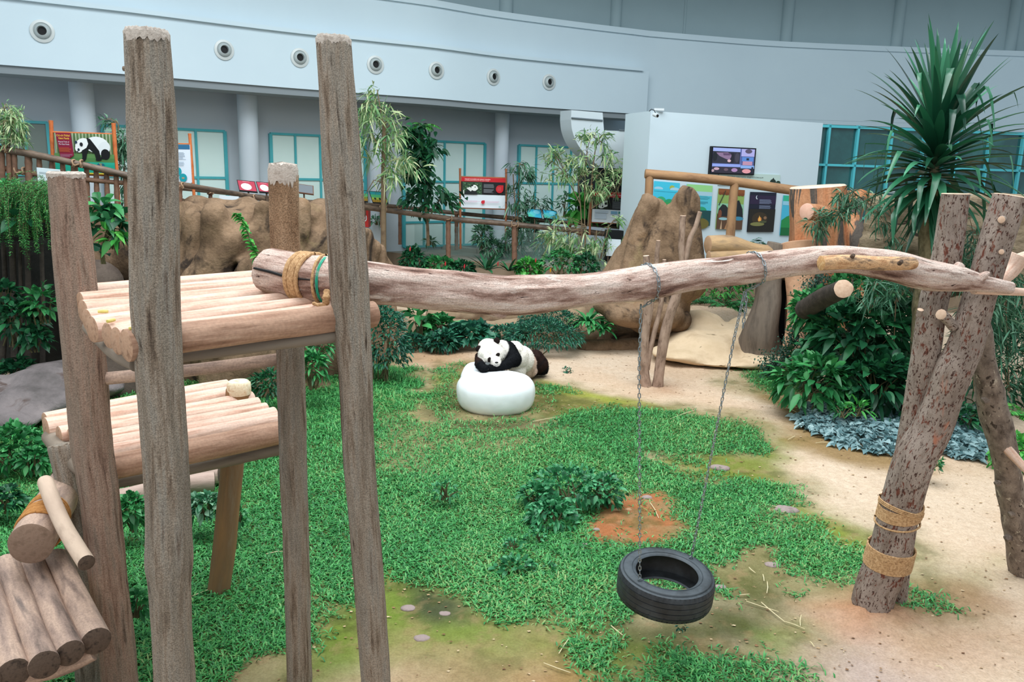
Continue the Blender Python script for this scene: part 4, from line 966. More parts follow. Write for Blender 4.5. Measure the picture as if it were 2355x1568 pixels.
# ------------------------------------------------------------------ rocks
def rock(prims_, label, name='rock', m=M_rock, voxel=.08, amp=.09, nsc=1.1, ridge=.06, rsc=.8, seed=0, cat='rock', group=None, smooth=5, vst=.6):
    ob, w, n = blob(name, prims_, m, voxel, smooth, amp, nsc, ridge=ridge, rsc=rsc, zmin=-.1, seed=seed, vstretch=vst); return tagp(ob, label, cat, group)
def pillar(px, ytop, Y, w, d=1.0, ybot=None, lean=0, wb=None):
    """vertical lump: top at pixel row ytop, reaching the ground"""
    t = P(px, ytop, Y); r = rad(t, w); rb = rad(t, wb or w * 1.15)
    return ('c', (t.x, t.y + r * .2, t.z - r), (t.x + lean, t.y - .15, -.1), r, rb)
pr = [pillar(300, 470, 13.3, 100, wb=120), pillar(370, 474, 13.1, 90, wb=120), pillar(250, 476, 13.6, 90), pillar(415, 470, 13.1, 74, wb=110, lean=-.1), pillar(438, 468, 12.8, 60, wb=90, lean=.25), pillar(492, 456, 12.65, 66, wb=96, lean=-.05), pillar(552, 466, 13.1, 60, wb=70),
      pillar(600, 452, 12.8, 62, wb=100, lean=.05), pillar(640, 446, 12.95, 50, wb=70), pillar(690, 448, 12.75, 64, wb=96, lean=.15), pillar(752, 470, 13.4, 70), pillar(795, 502, 13.9, 80), pillar(836, 520, 14.3, 60, lean=.15), pillar(862, 552, 14.6, 56, lean=.2, wb=70), pillar(885, 608, 14.7, 36, lean=.15, wb=50), pillar(540, 652, 12.0, 90), pillar(598, 650, 12.0, 76), pillar(500, 660, 12.1, 70), pillar(190, 520, 13.8, 150),
      ('c', P(250, 580, 13.6), P(560, 560, 13.4), .85, .72), ('c', P(300, 520, 13.5), P(500, 510, 13.3), .42, .42), ('c', P(560, 545, 13.3), P(730, 560, 13.5), .6, .7), ('c', P(440, 640, 12.6), P(560, 540, 12.7), .35, .2), ('c', P(600, 640, 12.5), P(700, 600, 12.7), .4, .3), ('c', P(730, 580, 14.2), P(850, 640, 14.9), .6, .5)]
rock(pr, 'long brown sculpted rock face with folds, behind the climbing tower', seed=1, amp=.17, nsc=1.15, ridge=.10, rsc=.9, vst=.5, voxel=.06, smooth=12)
# twin standing rocks
pr = [('c', P(1483, 458, 16), P(1470, 640, 16), rad(P(1483, 458, 16), 40), rad(P(1480, 640, 16), 130)), ('c', P(1500, 480, 16), P(1500, 700, 16), rad(P(1483, 458, 16), 60), rad(P(1480, 640, 16), 150)),
      ('c', P(1580, 462, 15.9), P(1572, 640, 15.9), rad(P(1580, 458, 16), 62), rad(P(1580, 640, 16), 110)), ('c', P(1545, 500, 16.1), P(1530, 700, 16.1), rad(P(1580, 458, 16), 56), rad(P(1580, 640, 16), 120)),
      ('c', P(1450, 600, 16.1), P(1420, 680, 16.1), .35, .5)]
rock(pr, 'two tall pointed brown rocks standing side by side', seed=4, amp=.10, nsc=1.3, ridge=.08, rsc=1.0, vst=.3, voxel=.055)
pr = [E(1450, 720, 15.7, 62, 60, 34), E(1515, 722, 15.7, 60, 60, 38), E(1560, 735, 15.8, 30, 40, 30), E(1400, 700, 15.9, 40, 40, 24)]
rock(pr, 'rounded brown boulder overhanging a dark gap below the twin rocks', 'boulder', voxel=.06, amp=.05, ridge=.04, rsc=1.2, seed=7)
pr = [('c', G(1350, 800), G(1560, 800), .22, .25), ('c', G(1400, 785), G(1540, 780), .4, .4)]
rock(pr, 'low dark brown rock base under the boulder', voxel=.06, amp=.06, seed=9)
# pale sand-coloured slab
M_sandrock = mat('pale sandy rock', ['b59b7c', 'd3bb9c', 'c4ab8a'], 1.6, .9, .01, 9, spots=[('8d7a60', 2.6, .66, .06)])
pr = [E(1620, 790, 15.6, 90, 100, 34), E(1690, 790, 15.8, 90, 100, 46), E(1720, 770, 16.4, 60, 80, 44), E(1615, 745, 16.4, 55, 70, 34), E(1560, 812, 15, 70, 70, 16), E(1660, 825, 15.0, 130, 80, 14), E(1740, 822, 15.1, 80, 80, 18)]
rock(pr, 'low pale sandy rock mound in front of the hollow stump', 'sandstone_mound', M_sandrock, .07, .05, 1.0, .05, .7, 12, smooth=12)
pr = [('c', P(905, 745, 16.6), P(1010, 765, 16.6), .36, .34), ('c', P(1010, 765, 16.6), P(1120, 770, 16.6), .34, .3), ('c', P(1120, 765, 16.6), P(1400, 760, 16.8), .32, .34), ('c', P(930, 790, 16.2), P(1150, 790, 16.2), .16, .16),
      ('c', P(1000, 725, 17.2), P(1350, 722, 17.4), .22, .22), ('c', P(1080, 712, 17.4), P(1330, 712, 17.4), .16, .16)]
rock(pr, 'low brown rock ledge behind the panda, under the shrubs', 'rock_ledge', mat('tan brown rock', ['705845', 'a08a70', '8a745c'], 1.6, .9, .015, 8), .07, .06, 1.3, .05, 1, 15)
# grey rocks on the left
pr = [E(-20, 930, 10.6, 100, 90, 62), E(70, 925, 10.5, 70, 80, 44), E(110, 880, 11.0, 75, 90, 46), E(160, 870, 11.3, 80, 80, 40), E(20, 965, 10.0, 90, 70, 30), E(130, 920, 10.6, 70, 70, 28), E(200, 890, 11.5, 90, 60, 30), E(280, 880, 12.2, 60, 60, 22)]
rock(pr, 'smooth grey lilac rock mound at the left edge of the grass', 'boulder', M_greyrock, .07, .05, 1.2, .05, .9, 20)
pr = [pillar(215, 600, 12.0, 110, wb=140), pillar(280, 680, 12.2, 90), pillar(160, 640, 12.3, 60)]
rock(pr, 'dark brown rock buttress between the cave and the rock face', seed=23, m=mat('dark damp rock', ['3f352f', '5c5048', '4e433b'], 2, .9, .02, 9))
# cave: dark recess behind the hanging ferns, its shade painted into the rock colour
mb = MB(); cv = [P(-200, 450, 12.8), P(60, 450, 13.2), P(230, 500, 13.6), P(230, 860, 13.2), P(60, 880, 12.8), P(-200, 900, 12.2)]
pr = [('c', P(-180, 640, 13.4), P(220, 640, 13.8), 1.2, 1.1), ('c', P(-150, 500, 12.2), P(130, 500, 12.4), .42, .40), ('c', P(-100, 800, 13.5), P(200, 800, 13.6), .8, .8)]
rock(pr, 'dark overhanging rock of the shady grotto at the far left', 'grotto_rock', mat('near black rock with painted shade', ['191a18', '2a2a26', '211f1c'], 2, .9, .03, 6), .10, .12, .9, .08, .7, 25)
for i, (px, w_q) in enumerate([(8, 10), (28, 13), (45, 8), (62, 12), (95, 9)]):
    pts, rr = pxpath([(px, 560, w_q, 11.9), (px + 4, 700, w_q * 1.1, 11.8), (px + R.uniform(-6, 10), 860, w_q * 1.4, 11.6)], None, 5); mb = MB(); mb.tube(pts, rr, 10, .1, 3, True, i)
    single('aerial_root', mb, mat('dark root bark', ['2e2a26', '4b433c'], 8, .9, .01), ['leftmost dark root hanging inside the grotto at the picture edge', 'second dark root from the left inside the grotto, a little thicker', 'thinnest dark root, third from the left inside the grotto', 'fourth dark root from the left inside the grotto', 'rightmost dark root hanging inside the grotto beside the short post'][i], 'root', 'roots hanging in the grotto')
# ------------------------------------------------------------------ hollow fake stump
M_stumpo = mat('orange brown faux bark with grey streaks', ['9a5f3c', 'b87b54', 'c58f6a', 'a87250'], 3, .85, .012, 14, (1, 1, .22), spots=[('5a524c', 2.1, .52, .04), ('8c6a50', 5, .6, .1)], grain=(30, .2, .004))
M_stumpg = mat('grey brown faux bark', ['4c453f', '7a6e63', '645a51'], 4, .9, .02, 12, (1, 1, .2))
st = thing('hollow_stump', 'huge sculpted orange and grey hollow tree stump with spreading roots', 'tree stump', P(1890, 700, 15.2))
def tubepx(spec, m, nm, parent, amp=.06, seg=24, seed=0, per=6, label=None, flute=.05, cap=1):
    pts, rr = pxpath(spec, None, per); mb = MB(); mb.tube(pts, rr, seg, amp, 1.2, cap, seed, flute); o = mb.build(nm, m, parent)
    if label: o['label'] = label
    return o
tubepx([(1880, 430, 122, 15.2), (1880, 470, 126, 15.2), (1882, 540, 126, 15.2), (1885, 620, 140, 15.2), (1890, 700, 150, 15.2), (1895, 820, 170, 15.2), (1900, 900, 190, 15.2)], [M_stumpo, mat('bleached plaster top', ['c9b7a2', 'ddcfbd'], 8, .9)], 'trunk', st, .04, 48, 4, flute=.10)
tubepx([(1790, 560, 46, 15.0), (1770, 640, 56, 15.0), (1765, 700, 62, 14.9), (1750, 760, 80, 14.95), (1745, 800, 100, 15.1), (1742, 860, 110, 15.2)], M_stumpg, 'root', st, .08, 20, 5)
tubepx([(1835, 560, 80, 14.9), (1842, 700, 60, 14.6), (1832, 800, 62, 14.3), (1822, 865, 66, 14.1)], mat('pale orange faux root', ['a0775c', 'c49a7c', 'b38a6c'], 3, .85, .01), 'root', st, .06, 20, 6)
tubepx([(1840, 600, 110, 15.4), (1780, 610, 60, 15.3)], M_stumpg, 'trunk', st, .05, 20, 8)
tubepx([(1980, 445, 40, 15.3), (1960, 500, 40, 15.1), (1968, 545, 50, 14.9), (1985, 620, 56, 14.8), (1990, 700, 70, 14.7)], M_stumpo, 'branch', st, .08, 20, 9)
tubepx([(1896, 492, 34, 14.6), (1872, 488, 38, 14.3), (1855, 487, 38, 14.15)], [M_stumpo, mat('pink sawn face', ['c99a86', 'd8ae9a'], 6, .85)], 'branch_stub', st, .03, 20, 3)
for sp in ([(1628, 563, 42, 14.6), (1680, 565, 46, 14.7), (1740, 580, 40, 14.9), (1830, 600, 60, 15.2)], [(1630, 592, 30, 14.5), (1690, 590, 34, 14.6), (1760, 592, 34, 14.8), (1830, 610, 44, 15.1)]):
    tubepx(sp, [mat('grey tan faux bark', ['5d5148', '9c8163', 'b3936c', '86725c'], 5, .88, .012, 18, (1, 1, .3), 'gc'), mat('tan plaster end', ['9a7a5f', 'b39070'], 6, .9)], 'branch', st, .06, 22, 12)
mb = MB(); a = P(1795, 720, 15.6); mb.box(a, (1.0, .1, 2.6)); mb.build('hollow', M_black, st)  # flat black board standing in for the shade inside the stump
# cut dark trunk with pale sawn face, under the swing log
tubepx([(1850, 712, 46, 12.2), (1895, 684, 46, 11.6), (1922, 672, 44, 11.2), (1940, 664, 43, 10.85)], [mat('dark bark', ['2a2521', '4a413a'], 8, .9, .01), mat('pale sawn trunk top', '')], 'cut_trunk', None, .04, 24, 3)
o = bpy.data.objects['cut_trunk']; tagp(o, 'dark sawn-off trunk with a pale round cut face among the leaves', 'log')
# forked bare stems in the clearing
M_stem = mat('pinkish brown bark', ['6b5548', '9b8272', 'ad9484'], 12, .85, .004, 30, (1, 1, .4), 'gc', spots=[('5d4338', 25, .64, .04)])
s1 = thing('bare_stem', 'forked bare tree stem planted in the sand, left of the pair', 'tree stem', G(1486, 886), 'bare planted stems'); s2 = thing('bare_stem', 'forked bare tree stem planted in the sand, right of the pair, leaning right', 'tree stem', G(1512, 890), 'bare planted stems')
YS = G(1486, 886).y
def stem(sp, T, nm='stem'):
    pts, rr = pxpath([(a, b, c, YS) for a, b, c in sp], None, 6); mb = MB(); mb.tube(pts, rr, 14, .08, 5, 1, R.random() * 9); mb.build(nm, [M_stem, mat('fresh pale cut', ['e0b79c', 'ecd0bb'], 9, .8)], T)
stem([(1486, 588, 15), (1490, 650, 18), (1490, 710, 20), (1483, 782, 19), (1481, 843, 22), (1486, 892, 26)], s1)
stem([(1528, 597, 9), (1524, 650, 11), (1520, 700, 11), (1506, 760, 12), (1494, 810, 12), (1488, 850, 13)], s1, 'branch')
stem([(1514, 553, 10), (1510, 600, 11), (1506, 650, 11), (1495, 720, 12), (1488, 760, 12)], s1, 'branch')
stem([(1571, 496, 14), (1569, 520, 14), (1567, 575, 15), (1570, 620, 16), (1554, 685, 22), (1541, 722, 22), (1528, 775, 24), (1519, 831, 23), (1512, 892, 26)], s2)
stem([(1610, 487, 10), (1600, 520, 11), (1587, 550, 13), (1575, 602, 14), (1564, 640, 15), (1556, 680, 15)], s2, 'branch')
# stones and scraps on the soil
for i, (px, py, w_q, lb) in enumerate([(1488, 1144, 26, 'pinkish grey stone in the bare orange soil, right of the leafy bush'), (1372, 1220, 18, 'dark grey stone at the left of the bare orange soil'), (1345, 1255, 14, 'dark stone in the grass left of the tyre'), (1417, 1176, 26, 'cracked tan clod beside the leafy bush'), (1445, 1172, 18, 'smaller tan clod beside the leafy bush'),
       (938, 1398, 38, 'flat lilac stone in the moss near the second tall post'), (1022, 1412, 30, 'flat grey stone in the dark moss'), (970, 1468, 42, 'flat lilac stone sunk in the moss, lowest of three'), (1655, 1352, 32, 'flat pink-grey stone right of the tyre'), (1775, 1298, 36, 'flat lilac stone near the leaning trunks'), (1808, 1173, 58, 'wide flat grey stone at the edge of the grass'), (1655, 1075, 50, 'flat grey-brown stone in the moss strip')]):
    p = G(px, py); r_ = rad(p, w_q); fl = .25 if w_q > 28 else .5
    p.z = Gz(p.x, p.y) + (.0 if fl < .3 else r_ * .15)
    ob, w, n = blob('stone', [('e', p, (r_, r_ * .75, r_ * fl)), ('e', p + Vector((r_ * .3, r_ * .1, 0)), (r_ * .7, r_ * .6, r_ * fl * .9))], mat('stone tan', ['a98260', 'c29a78'], 9, .9) if 'tan' in lb else mat('stone lilac grey', ['7c6c68', '978783', '8a7a76'], 9, .9), r_ * .16, 2, r_ * .12, 3 / max(r_, .05) * .3, seed=i)
    tagp(ob, lb, 'stone', 'stones on the soil')
# ================================================================== leaves
ST = (.10, .32, .58, .82)
SH = {'oval': (.24, .47, .47, .24), 'lance': (.20, .40, .40, .22), 'heart': (.40, .52, .40, .17), 'grass': (.3, .45, .4, .2)}
def leaves(B, D, L, Wd, shape='oval', droop=.25, fold=.15, r=rng, upn=None):
    n = len(B); D = D / np.linalg.norm(D, axis=1)[:, None]
    upv = np.array([0, 0, 1.0]) + r.normal(0, .45, (n, 3)); S_ = np.cross(D, upv); S_ /= np.linalg.norm(S_, axis=1)[:, None] + 1e-9
    Nn = np.cross(S_, D); L = np.broadcast_to(L, (n,))[:, None]; Wd = np.broadcast_to(Wd, (n,))[:, None]
    big = float(np.mean(Wd)) > .03; st = ST if big else (ST[1], ST[2] + .06); ws = SH[shape] if big else SH[shape][1:3]; z = np.array([0, 0, 1.0])
    at = lambda t: B + D * L * t - z * (droop * L * t * t)
    V = [B]
    for t, w in zip(st, ws): m_ = at(t); V += [m_ - S_ * Wd * w + Nn * Wd * fold * w * 2, m_, m_ + S_ * Wd * w + Nn * Wd * fold * w * 2]
    V.append(at(1.0)); q = len(V); V = np.stack(V, 1).reshape(-1, 3)
    T = [[0, 2, 1], [0, 3, 2]]
    for i in range(len(st) - 1): a = 1 + 3 * i; T += [[a, a + 1, a + 4], [a, a + 4, a + 3], [a + 1, a + 2, a + 5], [a + 1, a + 5, a + 4]]
    a = 1 + 3 * (len(st) - 1); T += [[a, a + 1, q - 1], [a + 1, a + 2, q - 1]]
    k = (np.arange(n) * q)[:, None]; Fc = (k[:, :, None] + np.array(T)[None]).reshape(-1, 3)
    return V, Fc, np.repeat(r.random(n), q)
class LM_:
    def __init__(s): s.V = []; s.F = []; s.lv = []; s.n = 0
    def add(s, V, Fc, lv): s.V.append(V); s.F.append(Fc + s.n); s.lv.append(lv); s.n += len(V); return s
    def build(s, m, parent, nm='foliage'): return leafobj(nm, np.concatenate(s.V), np.concatenate(s.F), np.concatenate(s.lv), m, parent, tuple(parent.location) if parent else None)
def leafmat(nm, cols, rough=.42, spec=.4, trans=.18): return mat('leaf ' + nm, cols, rnd=1, rough=rough, spec=spec, trans=trans)
M_lf_dark = leafmat('dark glossy', ['0f3b26', '1a5034', '26633f', '2f7a49'])
M_lf_mid = leafmat('mid green', ['1c5a30', '2a7340', '3a8a4e', '4fa35c'])
M_lf_bright = leafmat('bright green', ['2c7a33', '3f9a40', '63b850'])
M_lf_blue = leafmat('silver blue', ['4a6d72', '68898d', '86a5a8', 'a2bec0'], .5)
M_lf_feather = leafmat('dusky fern', ['17453a', '225a48', '2f7056', '3c8060'])
M_lf_bam = leafmat('bamboo', ['4a7a4a', '6a9a62', '8db37a', 'b5c795', 'd0d3a8'])
M_lf_bamd = leafmat('dark bamboo', ['2a5640', '3a6c50', '4f8566', '7fa78a'])
M_lf_dra = leafmat('dracaena', ['123c2c', '1b5138', '2b6b4b', '4a8f6c'], .3, .6, .12)
M_twig = mat('green brown twig', ['4d4a34', '6b6244'], 8, .85)
M_cane = mat('brown bamboo cane', ['5b4a3a', '7d6a52', '6a5944'], 4, .6)
def unit(v): return v / np.linalg.norm(v, axis=1)[:, None]
def bush(px, py, Y, wx, hy, label, m=M_lf_mid, n=260, L=.10, Wd=.05, shape='oval', name='leafy_shrub', cat='shrub', group=None, droop=.3, depthf=.8, flat=0, twigs=8, fill=.6, seed=None, down=.15):
    """ellipsoidal shrub whose outline is wx by hy photo pixels at distance Y, centre at (px,py)"""
    r = np.random.default_rng(seed if seed is not None else int(px * 7 + py)); c = P(px, py, Y); k = depth(c) / F
    a, b, h_ = wx / 2 * k, wx / 2 * k * depthf, hy / 2 * k
    T = thing(name, label, cat, (c.x, c.y, c.z - h_), group)
    u = unit(r.normal(0, 1, (n, 3))); u[:, 2] = np.where(u[:, 2] < -.55, -u[:, 2], u[:, 2])
    rf = fill + (1 - fill) * r.random(n) ** .5; lump = 1 + .16 * np.sin(u[:, 0] * 5 + px) * np.cos(u[:, 2] * 4 + py)
    B = np.array(c)[None] + u * np.array([a, b, h_]) * (rf * lump)[:, None] * .92
    D = u * .8 + r.normal(0, .45, (n, 3)); D[:, 2] += -down + .25 * u[:, 2]; 
    lm = LM_().add(*leaves(B, D, L * r.uniform(.6, 1.25, n), Wd * r.uniform(.7, 1.15, n), shape, droop, .15, r)); lm.build(m, T)
    mb = MB()
    for i in range(twigs):
        j = r.integers(0, n); e = Vector(B[j]); s = Vector((c.x + r.normal(0, a * .2), c.y + r.normal(0, b * .2), c.z - h_)); mid = s.lerp(e, .5) + Vector((0, 0, h_ * .2))
        mb.tube([s, mid, e], [.012, .009, .004], 6)
    mb.build('twigs', M_twig, T); return T
def strapplant(px, py, Y, n, Lp, wp, label, m=M_lf_mid, name='strap_leaf_plant', cat='plant', group=None, spread=1.0, droop=.8, up=.8):
    """rosette of arching strap leaves rooted at pixel (px,py); Lp,wp = leaf length / width in photo pixels"""
    r = np.random.default_rng(int(px * 3 + py)); c = P(px, py, Y); k = depth(c) / F; T = thing(name, label, cat, c, group); V = []; Fc = []; lv = []; nb = 0
    for i in range(n):
        a = r.uniform(0, 2 * PI); L = Lp * k * r.uniform(.6, 1.15); w = wp * k * r.uniform(.7, 1.1) / 2; el = r.uniform(.25, 1.25) * up; d = np.array([math.cos(a) * math.cos(el), math.sin(a) * math.cos(el), math.sin(el)]); s = np.array([-math.sin(a), math.cos(a), 0]); st = 7
        p = np.array(c) + d * .02; vs = []
        for q in range(st + 1):
            t = q / st; ww = w * (math.sin(PI * min(1, .15 + t * .85)) ** .6 if t < 1 else 0); vs += [p - s * ww, p + s * ww + np.array([0, 0, ww * .2])]
            d = d + np.array([0, 0, -droop * 1.6 / st * (t + .2)]); d /= np.linalg.norm(d); p = p + d * L / st
        V += vs
        for q in range(st): Fc += [[nb + 2 * q, nb + 2 * q + 1, nb + 2 * q + 3], [nb + 2 * q, nb + 2 * q + 3, nb + 2 * q + 2]]
        nb += len(vs); lv += [r.random()] * len(vs)
    leafobj('foliage', np.array(V), np.array(Fc), np.array(lv), m, T, tuple(c)); return T
def fernplant(px, py, Y, n, Lp, label, m=M_lf_feather, name='fern', cat='fern', group=None, up=.9, pin=18, T=None, pw=.20, wid=.30):
    r = np.random.default_rng(int(px * 5 + py)); c = P(px, py, Y); k = depth(c) / F; T = T or thing(name, label, cat, c, group); lm = LM_(); mb = MB()
    for i in range(n):
        a = r.uniform(0, 2 * PI); L = Lp * k * r.uniform(.65, 1.1); el = r.uniform(.3, 1.2) * up; d = np.array([math.cos(a) * math.cos(el), math.sin(a) * math.cos(el), math.sin(el)]); p = np.array(c); pts = [p]; Bs = []; Ds = []; Ls = []
        s = np.array([-math.sin(a), math.cos(a), 0])
        for q in range(pin):
            t = q / pin; d = d + np.array([0, 0, -1.6 / pin * (t + .3)]); d /= np.linalg.norm(d); p = p + d * L / pin; pts.append(p)
            if q > 1:
                for sg in (-1, 1): Bs.append(p); Ds.append(s * sg + d * .5 + np.array([0, 0, -.15])); Ls.append(L * wid * math.sin(PI * min(1, .12 + t * .85)) + .01)
        Ls = np.array(Ls); lm.add(*leaves(np.array(Bs), np.array(Ds), Ls, Ls * pw + .004, 'lance', .2, .05, r)); mb.tube([Vector(q) for q in pts[::3]], [.004] * len(pts[::3]), 5)
    lm.build(m, T); mb.build('stalks', M_twig, T); return T
def clusterleaves(lm, r, tips, per, L, Wd, droop=.9, fan=1.0, shape='lance'):
    B = []; D = []
    for p, d in tips:
        for q in range(per): B.append(p + r.normal(0, L * .12, 3)); v = d + r.normal(0, .65 * fan, 3); v[2] -= .25; D.append(v)
    n = len(B); lm.add(*leaves(np.array(B), np.array(D), L * r.uniform(.6, 1.2, n), Wd * r.uniform(.7, 1.2, n), shape, droop, .08, r))
def bamboo(canes, Y, clusters, label, m=M_lf_bam, per=9, Lp=30, wp=4.5, name='bamboo_plant', cat='bamboo', group=None, cw=2.6, fan=1.3, droop=.35):
    """canes: pixel polylines; clusters: (px,py,dx,dy,n) leaf sprays round those points"""
    T = None; mb = MB(); r = np.random.default_rng(int(clusters[0][0] * 3)); lm = LM_()
    for cn in canes:
        pts, rr = pxpath([(a, b, cw, Y) for a, b in cn], None, 5)
        if T is None: T = thing(name, label, cat, pts[-1], group)
        mb.tube(pts, rr, 8, .03)
    k = depth(pts[0]) / F
    allc = [P(a, b, Y) for cn in canes for a, b in cn]
    for (px, py, sx, sy, n) in clusters:
        tips = []
        for i in range(n):
            p = P(px + r.normal(0, sx / 2), py + r.normal(0, sy / 2), Y + r.normal(0, sx * k * .5)); q = min(allc, key=lambda z: (z - p).length); d = np.array((p - q)) + 1e-3; d /= np.linalg.norm(d); tips.append((np.array(p), d * .8))
        q = min(allc, key=lambda z: (z - P(px, py, Y)).length)
        for (p, d) in tips[:3]: mb.tube([q, q.lerp(Vector(p), .5) + Vector((0, 0, .05)), Vector(p)], [.006, .005, .003], 5)
        clusterleaves(lm, r, tips, per, Lp * k, wp * k, droop, fan)
    lm.build(m, T); mb.build('canes', M_cane, T); return T
# ------------------------------------------------------------------ planting behind the panda
bush(885, 790, 12.9, 120, 190, 'dusky dark shrub with small leaves right beside the second tall post', M_lf_feather, 1500, .085, .035, 'oval')
bush(965, 735, 15.6, 60, 80, 'broad-leaved plant on the rock ledge, left of the creeping shrubs', M_lf_mid, 36, .30, .16, 'oval', fill=.3)
bush(1015, 785, 15.2, 80, 50, 'low creeping shrub just left of the panda', M_lf_feather, 500, .12, .07, 'heart', down=.0)
bush(1085, 768, 15.6, 110, 50, 'creeping plant with heart-shaped leaves directly behind the panda head', M_lf_feather, 320, .19, .15, 'heart', down=.0)
bush(1010, 755, 15.9, 90, 55, 'round-leaved plant under the swing log, left behind the panda', M_lf_mid, 200, .20, .14, 'heart', down=0)
bush(1165, 772, 15.9, 90, 50, 'dark low shrub just above the panda ears', M_lf_feather, 420, .11, .05, 'oval', down=.0); bush(950, 790, 15.3, 70, 46, 'small creeping shrub at the left end of the ledge', M_lf_feather, 260, .12, .07, 'heart', down=.0)
bush(1245, 770, 15.4, 200, 72, 'wide dark feathery shrub behind the panda', M_lf_feather, 3200, .09, .03, 'lance')
bush(1260, 735, 16.0, 170, 50, 'upper dark feathery shrub on the ledge behind the panda', M_lf_feather, 1500, .09, .03, 'lance')
strapplant(1352, 745, 15.8, 60, 62, 9, 'bright strap-leaved clump spilling over the rock ledge', M_lf_mid, droop=1.3)
strapplant(1385, 760, 15.7, 40, 50, 8, 'strap-leaved clump against the boulder', M_lf_mid, droop=1.4)
bush(1305, 851, 13.9, 24, 12, 'tiny weed alone on the sand right of the panda', M_lf_feather, 40, .05, .03, twigs=2)
# behind the swing log, below the kerb
for i, (px, py, Y, w_, h_, m, L, lb) in enumerate([(950, 600, 18.6, 60, 60, M_lf_dark, .16, 'dark shrub beside the right end of the rock face'), (1010, 612, 18.6, 80, 40, M_lf_mid, .15, 'low leafy shrub below the walkway, second from the rock face'), (1065, 618, 18.6, 60, 34, M_lf_dark, .13, 'low dark shrub with red flower spikes below the walkway'),
        (1215, 618, 18.4, 60, 40, M_lf_bright, .15, 'bright green shrub below the walkway kerb'), (1290, 606, 18.4, 100, 64, M_lf_mid, .12, 'round shrub with orange and red flowers below the walkway'), (1345, 612, 18.5, 60, 60, M_lf_dark, .12, 'dark shrub below the pale bamboo')]):
    bush(px, py, Y, w_, h_, lb, m, 330, L, L * .5)
strapplant(1120, 622, 18.4, 26, 62, 9, 'dark strap-leaved plant lying over the kerb', M_lf_dark, droop=.5); strapplant(1170, 624, 18.3, 26, 50, 8, 'strap-leaved plant right of the one lying over the kerb', M_lf_dark, droop=.5)
for i, (px, py, c_) in enumerate([(943, 572, 'c23a3a'), (1024, 606, 'b83232'), (1068, 612, 'c02f38'), (1145, 606, 'a83a3a'), (1232, 598, 'b03434'), (1266, 621, 'e0a030'), (1062, 612, 'd8b070')][:6]):
    p = P(px, py, 18.2); mb = MB(); mb.tube([p + Vector((0, 0, -.05)), p, p + Vector((.01, 0, .05))], [.012, .02, .005], 8)
    single('flower', mb, mat('flower ' + c_, [c_], 0, .6), ('small yellow-orange flower on the round shrub below the walkway' if i == 5 else ['small red flower spike nearest the rock face', 'small red flower spike second from the rock face', 'small red flower spike on the low dark shrub', 'small red flower above the strap-leaved plants', 'small red flower on the bright green shrub'][i]), 'flower', 'flowers below the walkway')
# bamboo and trees along the walkway
Tb = thing('bamboo_tree', 'tall bamboo with pale drooping leaf sprays right of the second tall post', 'bamboo', P(882, 570, 18.9))
r_ = np.random.default_rng(3); lm = LM_(); k = depth(P(880, 400, 18.9)) / F; mb = MB()
pts, rr = pxpath([(884, 280, 9, 18.9), (882, 400, 11, 18.9), (882, 575, 13, 18.9)], None, 8); mb.tube(pts, rr, 12, .03); mb.build('culm', M_cane, Tb)
tips = []
for (px, py, sx, sy, n) in [(852, 215, 14, 8, 8), (860, 240, 26, 14, 12), (840, 262, 20, 18, 10), (875, 255, 22, 14, 10), (900, 280, 30, 18, 12), (918, 300, 24, 20, 8), (890, 320, 30, 22, 14), (850, 300, 24, 20, 8), (832, 330, 20, 26, 8), (885, 365, 30, 22, 12), (905, 395, 26, 20, 10), (890, 410, 24, 18, 9), (930, 360, 24, 20, 9), (940, 375, 20, 16, 7), (848, 350, 20, 20, 6), (828, 290, 12, 30, 8)]:
    for i in range(n): p = np.array(P(px + r_.normal(0, sx / 2), py + r_.normal(0, sy / 2), 18.9 + r_.normal(0, .3))); tips.append((p, np.array([r_.normal(0, .3) + (px - 880) / 120, r_.normal(0, .3), .05])))
clusterleaves(lm, r_, tips, 5, 36 * k, 4.6 * k, .45, 1.2); lm.build(M_lf_bam, Tb)
mb = MB()
for (a, b) in (((883, 300), (852, 212)), ((882, 330), (930, 345)), ((882, 360), (835, 320)), ((882, 390), (905, 390)), ((883, 300), (915, 290)), ((882, 420), (838, 450)), ((884, 290), (828, 240))): mb.tube([P(*a, 18.9), P((a[0] + b[0]) / 2, min(a[1], b[1]) - 6, 18.9), P(*b, 18.9)], [.015, .012, .006], 6)
mb.build('branches', M_cane, Tb)
Tv = thing('climbing_vine_tree', 'dark leafy vine climbing a thin tree in front of the middle window', 'tree', P(985, 560, 21.0)); lm = LM_(); r_ = np.random.default_rng(9); k = depth(P(970, 400, 21)) / F
B = []; D = []
for (px, py, sx, sy, n) in [(960, 300, 26, 20, 110), (970, 335, 34, 26, 150), (945, 312, 20, 18, 70), (965, 360, 34, 24, 120), (950, 395, 24, 22, 70), (985, 345, 20, 16, 40), (965, 375, 26, 22, 80), (975, 410, 24, 26, 80), (965, 440, 24, 22, 70), (972, 475, 16, 20, 36), (1015, 445, 26, 18, 40), (1035, 460, 22, 14, 30), (945, 460, 14, 16, 24), (1000, 470, 14, 12, 16), (930, 330, 12, 10, 12)]:
    for i in range(n): B.append(P(px + r_.normal(0, sx / 2), py + r_.normal(0, sy / 2), 21 + r_.normal(0, .25))); D.append(np.array([(px - 970) / 80 + r_.normal(0, .5), -.3 + r_.normal(0, .5), r_.normal(-.25, .4)]))
lm.add(*leaves(np.array([tuple(b) for b in B]), np.array(D), 20 * k * r_.uniform(.6, 1.2, len(B)), 9 * k, 'oval', .4)); lm.build(M_lf_dark, Tv)
